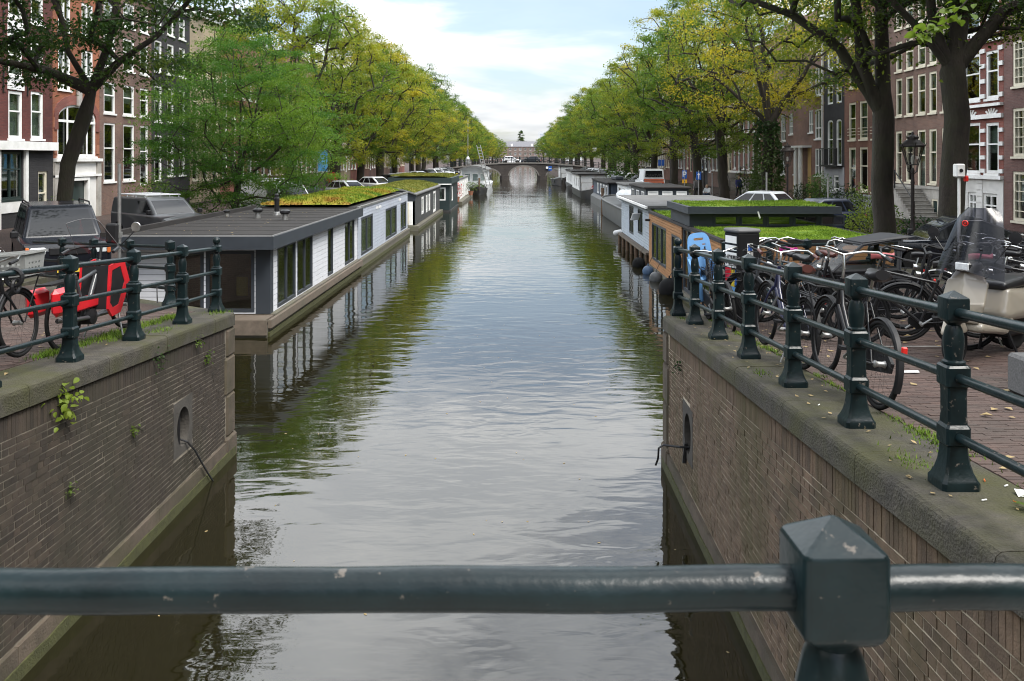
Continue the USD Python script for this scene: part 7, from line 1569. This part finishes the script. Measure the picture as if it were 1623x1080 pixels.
# --- advertising cabinet
t = thing('junction_cabinet', 'black cabinet with coloured posters on its side, by the railing corner', 'cabinet', (3.14, 12.35, zz(12.35)), .33)
obj('body', MB().mf(rbox(-.175, .175, -.175, .175, .0, 1.24, .012)), M['cabinet'] if 'cabinet' in M else M['plastic'], t); obj('lid', MB().mf(rbox(-.19, .19, -.19, .19, 1.243, 1.30, .02)), M['cabtop'] if 'cabtop' in M else M['felt'], t)
obj('sticker', box(-.03, .06, -.180, -.1765, .92, 1.10), M['white'], t); obj('sticker_print', box(-.02, .05, -.183, -.1805, 1.0, 1.085), M['signblue'], t)
def left_panel(z0, z1, y0, y1, m, nm='poster'): return obj(nm, box(-.180, -.1765, y0, y1, z0, z1), m, t)
left_panel(1.10, 1.20, -.14, .14, M['white']); left_panel(1.0, 1.07, -.14, .14, M['white']); left_panel(.76, .97, -.14, .14, M['white']); left_panel(.52, .75, .0, .14, M['redpaint']); left_panel(.50, .74, -.09, -.001, M['yellowpaint'] if 'yellowpaint' in M else M['signyellow']); left_panel(.36, .50, -.14, .03, M['bluepl']); left_panel(.52, .74, -.14, -.095, M['signblue'])
tm = meshkit.text_mesh('VENU', .13, .003, True); v_ = np.array(tm.vertices); v_[:, 0] = (v_[:, 0] - v_[:, 0].mean()) * .6
obj('lettering', MB().add(np.stack([-.1805 - v_[:, 2], -v_[:, 0], .80 + v_[:, 1]], 1), tm.faces), M['dark'], t)
# --- right foreground bits
t = thing('granite_block', 'speckled grey granite block cut off by the right image edge', 'stone block', (4.86, 7.25, zz(7.2) - .01), .05)
obj('block', MB().mf(rbox(-.70, .9, -.28, .28, 0, .33, .025)), M['granite'] if 'granite' in M else M['stone'], t)
ln = obj('parking_line', MB().quad((4.05, 7.2, zz(7.2) + .006), (4.13, 7.2, zz(7.2) + .006), (4.05, 9.9, zz(9.9) + .006), (3.97, 9.9, zz(9.9) + .006)).quad((3.97, 9.96, zz(9.96) + .006), (5.2, 9.96, zz(9.96) + .006), (5.2, 10.03, zz(10.03) + .006), (3.97, 10.03, zz(10.03) + .006)), M['stone'], kind='structure')
def on_ground(n, region, size, m, name, label, cat, seed, avoid=None, zoff=.012):
    R_ = np.random.RandomState(seed); p = np.stack([R_.uniform(region[0], region[1], n), R_.uniform(region[2], region[3], n), np.zeros(n)], 1)
    p[:, 2] = zs(p[:, 1]) + zoff; a = R_.uniform(0, 2 * PI, n); s = size * R_.uniform(.6, 1.3, n); b = MB()
    d = np.stack([np.cos(a), np.sin(a), R_.normal(.1, .2, n)], -1) * s[:, None]; w = np.stack([-np.sin(a), np.cos(a), R_.normal(.15, .25, n)], -1) * (s * .33)[:, None]
    v = np.stack([p - d * .5, p + w, p + d * .5, p - w * [1, 1, -1]], 1).reshape(-1, 3); v[:, 2] = np.maximum(v[:, 2], np.repeat(p[:, 2], 4) - .004); k = np.arange(n)[:, None] * 4
    b.add(v, np.vstack([k + [0, 1, 2], k + [0, 2, 3]])); return obj(name, b, m, None, label=label, cat=cat, kind='stuff')
M['fallen'] = usdkit.material(stage, LK + 'fallen', {'g': ('geometry', {}), 'r': ('rgb_ramp', {'ramp': [(0, (0.30, 0.22, 0.10)), (.4, (0.34, 0.20, 0.05)), (.7, (0.36, 0.12, 0.03)), (1, (0.16, 0.10, 0.05))]}), 'p': ('principled_bsdf', {'roughness': .7})}, [('g.random_per_island', 'r.fac'), ('r.color', 'p.base_color')], surface='p.BSDF')
on_ground(170, (2.8, 7.2, 5.0, 12.4), .075, M['fallen'], 'fallen_leaves', 'yellow and orange leaves fallen on the right paving', 'leaves', 71)
on_ground(60, (2.2, 2.78, 3.8, 12.5), .04, M['fallen'], 'leaf_litter', 'small dry leaves and bits lying on the right coping', 'litter', 72, zoff=.018)
on_ground(70, (-8.0, -4.4, 8.0, 13.4), .05, M['fallen'], 'fallen_leaves', 'yellow leaves fallen on the left paving and coping', 'leaves', 73)
on_ground(60, (-10.2, -7.0, 23.0, 34.0), .07, M['fallen'], 'roof_leaves', 'pale leaves scattered on the black houseboat roof', 'leaves', 74)
for o in [stage.GetPrimAtPath('/World/roof_leaves')]:
    q = UsdGeom.Mesh(o); pts = np.array(q.GetPointsAttr().Get()); pts[:, 2] = 2.485 + (pts[:, 2] - zs(pts[:, 1])) * .8; q.GetPointsAttr().Set(Vt.Vec3fArray.FromNumpy(pts.astype(np.float32)))
pp = MB(); c0 = np.array([2.72, 4.72, zz(4.72) + .014]); pp.add(c0 + np.array([(-.06, -.03, 0), (.05, -.045, .008), (.08, .03, .004), (-.04, .045, .014)]), [(0, 1, 2), (0, 2, 3)]); obj('paper_scrap', pp, M['white'], label='crumpled white paper scrap on the right coping', cat='litter')
pp = MB(); c0 = np.array([3.7, 8.35, zz(8.35) + .012]); pp.add(c0 + np.array([(-.09, -.02, 0), (.09, -.03, .004), (.10, .03, .012), (-.08, .03, .004)]), [(0, 1, 2), (0, 2, 3)]); obj('paper_scrap', pp, M['white'], label='flat white paper scrap lying on the right paving', cat='litter')
for i, (x, y, a) in enumerate(((2.43, 4.62, .3), (2.62, 4.95, 1.2), (2.68, 4.86, .5), (2.60, 4.58, 2.0), (2.35, 6.9, .9))):
    obj('cigarette_end', MB().tube([(x, y, zz(y) + .016), (x + .03 * math.cos(a), y + .03 * math.sin(a), zz(y) + .016)], .004, 6), M['orange_lamp'] if i % 2 else M['white'], label=['orange cigarette end nearest the foot of the near post', 'white cigarette end beside the near post on the coping', 'orange cigarette end by the paving edge of the coping', 'white cigarette end before the paper scrap', 'orange cigarette end lying farther along the coping'][i].replace('orange', 'white' if i % 2 == 0 else 'orange') if False else ['white cigarette end at the foot of the near railing post', 'orange cigarette end between near post and paving', 'white cigarette end close to the paving edge', 'orange cigarette end nearest the paper scrap', 'white cigarette end farther along by the third post'][i], cat='litter')
def grass(spots, name, label, m, h, seed, n=46, spread=.10):
    R_ = np.random.RandomState(seed); b = MB()
    for (x, y, s) in spots:
        k = int(n * s); q = np.stack([x + R_.normal(0, spread * s * .7, k), y + R_.normal(0, spread * s * 1.6, k), np.zeros(k)], 1); q[:, 2] = zs(q[:, 1]) + .004
        hh = h * R_.uniform(.4, 1.2, k) * (.6 + .4 * s); a = R_.uniform(0, 2 * PI, k); w = .003 + .003 * R_.rand(k); t_ = np.stack([np.cos(a), np.sin(a), 0 * a], -1)
        sd = np.stack([-np.sin(a), np.cos(a), 0 * a], -1) * w[:, None]; top = q + t_ * (hh * R_.uniform(.2, .9, k))[:, None] + np.stack([0 * a, 0 * a, hh], -1)
        b.add(np.stack([q - sd, q + sd, top], 1).reshape(-1, 3), np.arange(3 * k).reshape(-1, 3))
    return obj(name, b, m, label=label, cat='grass', kind='stuff')
M['grassy'] = sedum('grassy', [(.3, (0.07, 0.13, 0.012)), (.6, (0.13, 0.19, 0.02)), (.8, (0.20, 0.20, 0.04))], 6)
gr_ = random.Random(12)
grass([(2.78 + gr_.uniform(-.02, .04), gr_.uniform(4.2, 12.5), gr_.uniform(.5, 1.3)) for _ in range(26)] + [(2.4, 5.35, 1.3), (2.77, 6.0, 1.6), (2.76, 5.7, 1.8), (2.3, 8.3, .9), (2.5, 10.8, .8), (2.36, 12.6, .8)], 'grass_tufts', 'grass growing in the joint between right coping and paving', M['grassy'], .028, 81, n=90, spread=.06)
grass([(-4.98 + gr_.uniform(-.06, .05), gr_.uniform(8.2, 13.2), gr_.uniform(.6, 1.7)) for _ in range(30)] + [(-4.5, 13.3, 1.4), (-4.55, 11.3, 1.5), (-4.75, 10.6, 1.6)], 'grass_tufts', 'grass growing along the left coping behind the railing', M['grassy'], .045, 82, n=90, spread=.07)
t = thing('weed', 'dandelion-like weed with long green leaves on the right coping', 'weed', (2.63, 4.45, zz(4.45)))
R_ = np.random.RandomState(3)
for k in range(11):
    a = k * 2.4; L = R_.uniform(.07, .13); d = np.array([math.cos(a), math.sin(a), 0]); s = np.array([-math.sin(a), math.cos(a), 0]) * .012; b = MB()
    rows = [(np.array([0, 0, .005]) + d * L * f + np.array([0, 0, .05 * math.sin(f * 2.2) * R_.uniform(.6, 1.3)]), w) for f, w in ((0, .3), (.35, .9), (.7, 1.1), (1, .05))]
    for (p0, w0), (p1, w1) in zip(rows[:-1], rows[1:]): b.quad(p0 - s * w0, p0 + s * w0, p1 + s * w1, p1 - s * w1)
    obj('leaf', b, M['plant'], t)
def wall_plant(label, x, y, z, sgn, n, r, m, seed, leaf, name='wall_plant'):
    t = thing(name, label, 'plant', (x, y, z)); R_ = np.random.RandomState(seed); q = R_.normal(0, 1, (n, 3)) * [r * .45, r, r * .7]; q[:, 0] = -sgn * np.abs(q[:, 0]) - sgn * .02
    obj('stem', MB().tube([(sgn * .05, 0, 0), (-sgn * .06, 0, .03), (-sgn * .1, .08, -.03)], .008, 5), M['bark'], t); obj('foliage', fine_leaves(q, leaf, R_), m, t)
wall_plant('yellow-green leafy plant sprouting below the left coping', XL, 8.35, 2.17, -1, 70, .13, M['plant_lime'], 1, .075)
wall_plant('small fern in the left wall above the mooring niche', XL, 12.3, 1.72, -1, 26, .06, M['plant'], 2, .05); wall_plant('tiny weed in the left wall left of the mooring niche', XL, 9.9, 1.45, -1, 20, .05, M['plant'], 4, .04); wall_plant('tiny green weed low in the middle of the left wall', XL, 8.5, 1.3, -1, 20, .05, M['plant'], 5, .04)
wall_plant('trailing green weed under the left coping near the second post', XL, 10.6, 2.08, -1, 40, .10, M['plant_dark'], 6, .04); wall_plant('small green weed under the left coping near the corner', XL, 11.9, 2.02, -1, 24, .06, M['plant'], 7, .04); wall_plant('brownish weed high in the right wall near its corner', XR, 11.6, 1.75, 1, 22, .07, M['plant_dark'], 8, .04)
# ropes and ironwork at the niches
obj('mooring_rope', MB().tube([(XL - .06, 11.44, .86), (XL + .03, 11.5, .80), (XL + .06, 11.7, .62), (XL + .07, 11.95, .35), (XL + .08, 12.2, .1), (XL + .1, 12.4, -.1)], .013, 6), M['black'], label='dark mooring rope hanging from the niche in the left wall', cat='rope')
obj('mooring_hook', MB().tube([(XR + .06, 11.2, .82), (XR - .10, 11.2, .83), (XR - .30, 11.25, .84), (XR - .36, 11.25, .80), (XR - .37, 11.25, .66), (XR - .40, 11.25, .58)], .014, 6).tube([(XR + .0, 11.3, .84), (XR - .03, 11.28, .6)], .03, 6), M['black'], label='rusty dark iron hook sticking out of the right wall niche', cat='hook')
obj('bike_cable', MB().tube([(-4.85, 11.9, zz(11.9) + .30), (-4.9, 12.0, zz(12) + .55), (-4.75, 12.2, zz(12.2) + .50), (-4.62, 12.25, zz(12.2) + .35), (-4.6, 12.3, zz(12.3) + .31)], .009, 6), M['plastic'], label='dark bicycle cable looped over the lower left rail', cat='cable')
# chain/lock round the left rail
obj('chain_lock', MB().torus((-4.56, 8.0, zz(8.0) + .93), .075, .02, 'y', 16, 6).torus((-4.56, 8.03, zz(8.0) + .85), .06, .018, 'x', 14, 6), M['mosschain'] if 'mosschain' in M else M['plastic'], label='worn chain lock wrapped round the left top rail', cat='lock')
obj('cable_lock', MB().tube([(2.42, 8.4, zz(8.4) + .62), (2.5, 8.5, zz(8.4) + .70), (2.62, 8.55, zz(8.4) + .62), (2.6, 8.45, zz(8.4) + .45), (2.44, 8.38, zz(8.4) + .56)], .014, 6), M['plastic'], label='black cable lock tying the brown saddle bicycle to the middle rail', cat='lock')
# --- people
def person(label, loc, rz, top, legs, hair, pose='walk', bag=None):
    t = thing('person', label, 'person', loc, rz); S = lambda *a: capsule_hull(*a)
    if pose == 'walk':
        J = dict(hipL=(0, .09, .92), hipR=(0, -.09, .92), knL=(.16, .09, .50), knR=(-.06, -.09, .50), anL=(.22, .09, .09), anR=(-.26, -.09, .13), toL=(.36, .09, .04), toR=(-.14, -.09, .04), ch=(.02, 0, 1.28), shL=(.02, .18, 1.40), shR=(.02, -.18, 1.40), elL=(-.08, .24, 1.13), elR=(.08, -.24, 1.13), haL=(.02, .25, .90), haR=(.24, -.22, .95), ne=(.03, 0, 1.47), hd=(.06, 0, 1.62))
    else:
        J = dict(hipL=(0, .1, .42), hipR=(0, -.1, .42), knL=(.40, .13, .50), knR=(.40, -.13, .50), anL=(.34, .13, .09), anR=(.34, -.13, .09), toL=(.48, .13, .04), toR=(.48, -.13, .04), ch=(.14, 0, .75), shL=(.16, .18, .86), shR=(.16, -.18, .86), elL=(.30, .24, .62), elR=(.30, -.24, .62), haL=(.48, .12, .60), haR=(.48, -.12, .60), ne=(.19, 0, .93), hd=(.25, 0, 1.07))
    J = {k: np.array(v, float) for k, v in J.items()}
    def body(parts, it=6):
        q = None
        for a in parts: h_ = S(*a); q = h_ if q is None else q + h_
        v, f = MB().mf(q.refine_to_length(.04)).mesh(); tm = trimesh.Trimesh(v, f); trimesh.smoothing.filter_taubin(tm, iterations=it); return (tm.vertices, tm.faces)
    arm = lambda s, g=0: [[(J['sh' + s], .058 + g), (J['el' + s], .045 + g)], [(J['el' + s], .045 + g), (J['ha' + s], .034 + g)]]
    leg = lambda s, g=0: [[(J['hip' + s], .095 + g), (J['kn' + s], .065 + g)], [(J['kn' + s], .065 + g), (J['an' + s], .042 + g)]]
    trunk = lambda g=0: [[(J['hipL'], .10 + g), (J['hipR'], .10 + g), (J['ch'] + (0, .08, 0), .11 + g), (J['ch'] - (0, .08, 0), .11 + g)], [(J['ch'] + (0, .08, 0), .11 + g), (J['ch'] - (0, .08, 0), .11 + g), (J['shL'], .06 + g), (J['shR'], .06 + g)]]
    d = J['hd']; head = [[(d, .095), (d + (.015, 0, -.07), .07)], [(d + (.095, 0, -.015), .018), (d + (.08, 0, .02), .012)], [(d + (0, .095, -.01), .02)], [(d + (0, -.095, -.01), .02)], [(J['ne'], .05), (d + (0, 0, -.08), .05)]]
    fingers = []
    for s in 'LR':
        dr = J['ha' + s] - J['el' + s]; dr = dr / np.linalg.norm(dr); w = np.cross(dr, [0, 1, 0]); w /= np.linalg.norm(w) + 1e-9
        fingers.append([(J['ha' + s], .03), (J['ha' + s] + dr * .07, .028)])
        for k in range(4): p0 = J['ha' + s] + dr * .075 + w * (.022 * (k - 1.5)); fingers.append([(p0, .009), (p0 + dr * (.06 + .01 * (k in (1, 2))), .007)])
        fingers.append([(J['ha' + s] + w * .035 + dr * .02, .011), (J['ha' + s] + w * .055 + dr * .06, .009)])
    obj('body', body(trunk() + arm('L') + arm('R') + leg('L') + leg('R') + head + fingers + [[(J['an' + s], .045), (J['to' + s], .03)] for s in 'LR']), M['skin'], t, smooth=True)
    obj('jacket', body(trunk(.022) + arm('L', .018) + arm('R', .018)), top, t, smooth=True); obj('trousers', body(leg('L', .018) + leg('R', .018) + [[(J['hipL'], .125), (J['hipR'], .125)]]), legs, t, smooth=True)
    obj('shoes', body([[(J['an' + s] - (.03, 0, .03), .052), (J['to' + s], .042)] for s in 'LR'], 2), M['rubber'], t, smooth=True); obj('hair', body([[(d + (-.02, 0, .03), .10), (d + (-.05, 0, -.04), .075)]], 2), hair, t, smooth=True)
    e = MB()
    for s in (-1, 1): e.mf(sph(d + (.085, s * .033, .012), .012, 8))
    obj('eyes', e, M['dark'], t); obj('mouth', MB().mf(S((d + (.085, -.02, -.055), .007), (d + (.085, .02, -.055), .007))), M['brown_leather'], t)
M['skin'] = mat('skin', (0.50, 0.31, 0.23), .6, .05); M['denim'] = mat('denim', (0.05, 0.07, 0.11), .8); M['greycloth'] = mat('greycloth', (0.16, 0.15, 0.15), .85); M['whitecloth'] = mat('whitecloth', (0.62, 0.64, 0.66), .85); M['purplecloth'] = mat('purplecloth', (0.05, 0.05, 0.20), .8); M['hairbrown'] = mat('hairbrown', (0.05, 0.032, 0.02), .6); M['hairblond'] = mat('hairblond', (0.32, 0.22, 0.11), .6)
person('person in dark grey jacket walking beside the elm by the blue signs', (13.4, 66.0, 1.3), 2.0, M['greycloth'], M['dark'], M['hairbrown']); person('person in white top and jeans sitting crouched beside a bag', (14.3, 66.2, 1.3), -2.2, M['whitecloth'], M['denim'], M['hairblond'], 'crouch'); person('person in purple-blue jacket walking before the stone steps', (17.4, 69.5, 1.3), -1.4, M['purplecloth'], M['dark'], M['hairblond'])
t = thing('travel_bag', 'dark bag lying on the pavement beside the crouched person', 'bag', (14.9, 66.0, 1.3)); obj('bag_body', MB().mf(capsule_hull(((-.3, 0, .2), .18), ((.3, 0, .2), .18))), M['dark'], t, smooth=True); obj('strap', MB().tube([(-.3, 0, .36), (0, 0, .55), (.3, 0, .36)], .02, 6), M['black'], t)
# --- things on the far bridge
for i, x in enumerate((-6.5, -4.8, -3.2, -.5, 5.2, 6.4, 7.8, 9.0)): dup(pr1, (x, 178.7, 3.3 - .0048 * (x - 1.2) ** 2 + .1), .1 * i - .3, 'bicycle leaning on the railing of the far bridge', 'bicycles on the far bridge')
dup(c1, (2.8, 184, 3.3), PI, 'dark car crossing the far bridge'); dup(c3, (-1.2, 186.5, 3.3), 0, 'white car crossing the far bridge')
p = sign_post('bridge_mast', 'thin mast with curved lantern arm standing on the far bridge', 'mast', -10.2, 182, 11.0, M['steel'], .07); obj('base', MB().lathe([(.5, 1.8), (.45, 3.0), (.2, 3.4)], n=12), M['steel'], p)
t = thing('channel_sign', 'square blue and white shipping sign hung on the far bridge pier', 'sign', (6.6, 177.85, 2.35)); obj('panel', box(-.35, .35, -.06, 0, -.45, .45), M['signblue'], t); obj('white_panel', box(-.85, -.40, -.06, 0, -.1, .35), M['white'], t); obj('mark', box(-.25, .25, -.07, -.062, -.05, .05), M['white'], t)
for i, (x, y) in enumerate(((-4.7, 108), (-9.6, 53.0), (7.0, 72.9), (6.4, 47.4))):
    obj('mooring_pole', MB().bar((x, y, -.8), (x + .03, y, 2.0), .12, 10), M['wood_dark'], smooth=True, label=['wooden mooring pole by the small dark open boat', 'wooden mooring pole between the sedum and cambered houseboats', 'wooden mooring pole at the far end of the grey barge', 'wooden mooring pole between grey houseboat and grey barge'][i], cat='mooring pole')
for i, (x, y, a) in enumerate(((5.6, 10.1, 2.95), (6.6, 10.3, 2.9), (7.4, 11.0, 2.8), (3.65, 10.6, 2.2), (5.4, 12.6, 2.6), (6.5, 13.0, .4), (7.6, 12.2, 2.7))):
    make_bike(['black bicycle with low carrier third from the scooter front wheel', 'black bicycle directly behind the scooter front wheel', 'dark bicycle with chrome bars behind the scooter seat', 'thin dark bicycle between the brown saddle bike and the tent', 'black bicycle behind the rain tent', 'grey bicycle with basket behind the pink saddle bike', 'black bicycle with silver mudguards left of the tree jumble'][i], G(x, y), a, ['black_paint', 'black_paint', 'navy_paint', 'grey_paint', 'black_paint', 'grey_paint', 'black_paint'][i], 'black', i % 2 == 0, (-5, 5, 4, -4, 6, 5, -6)[i], 'chrome' if i % 3 else 'plastic', basket=i == 5, guard='steel' if i == 6 else 'plastic', hi=.02 * i % .05)

R_ = np.random.RandomState(90); n = 70; q = np.stack([R_.uniform(-4, 2, n), R_.uniform(6.5, 30, n), np.full(n, .004)], 1); fl = MB()
for p0 in q:
    a = R_.uniform(0, 2 * PI); s = R_.uniform(.012, .03); d = np.array([math.cos(a), math.sin(a), 0]) * s; w = np.array([-math.sin(a), math.cos(a), 0]) * s * .5; fl.quad(p0 - d, p0 - w, p0 + d, p0 + w)
obj('floating_leaves', fl, M['fallen'], label='tiny pale leaves and bits floating on the open canal water', cat='leaves', kind='stuff')
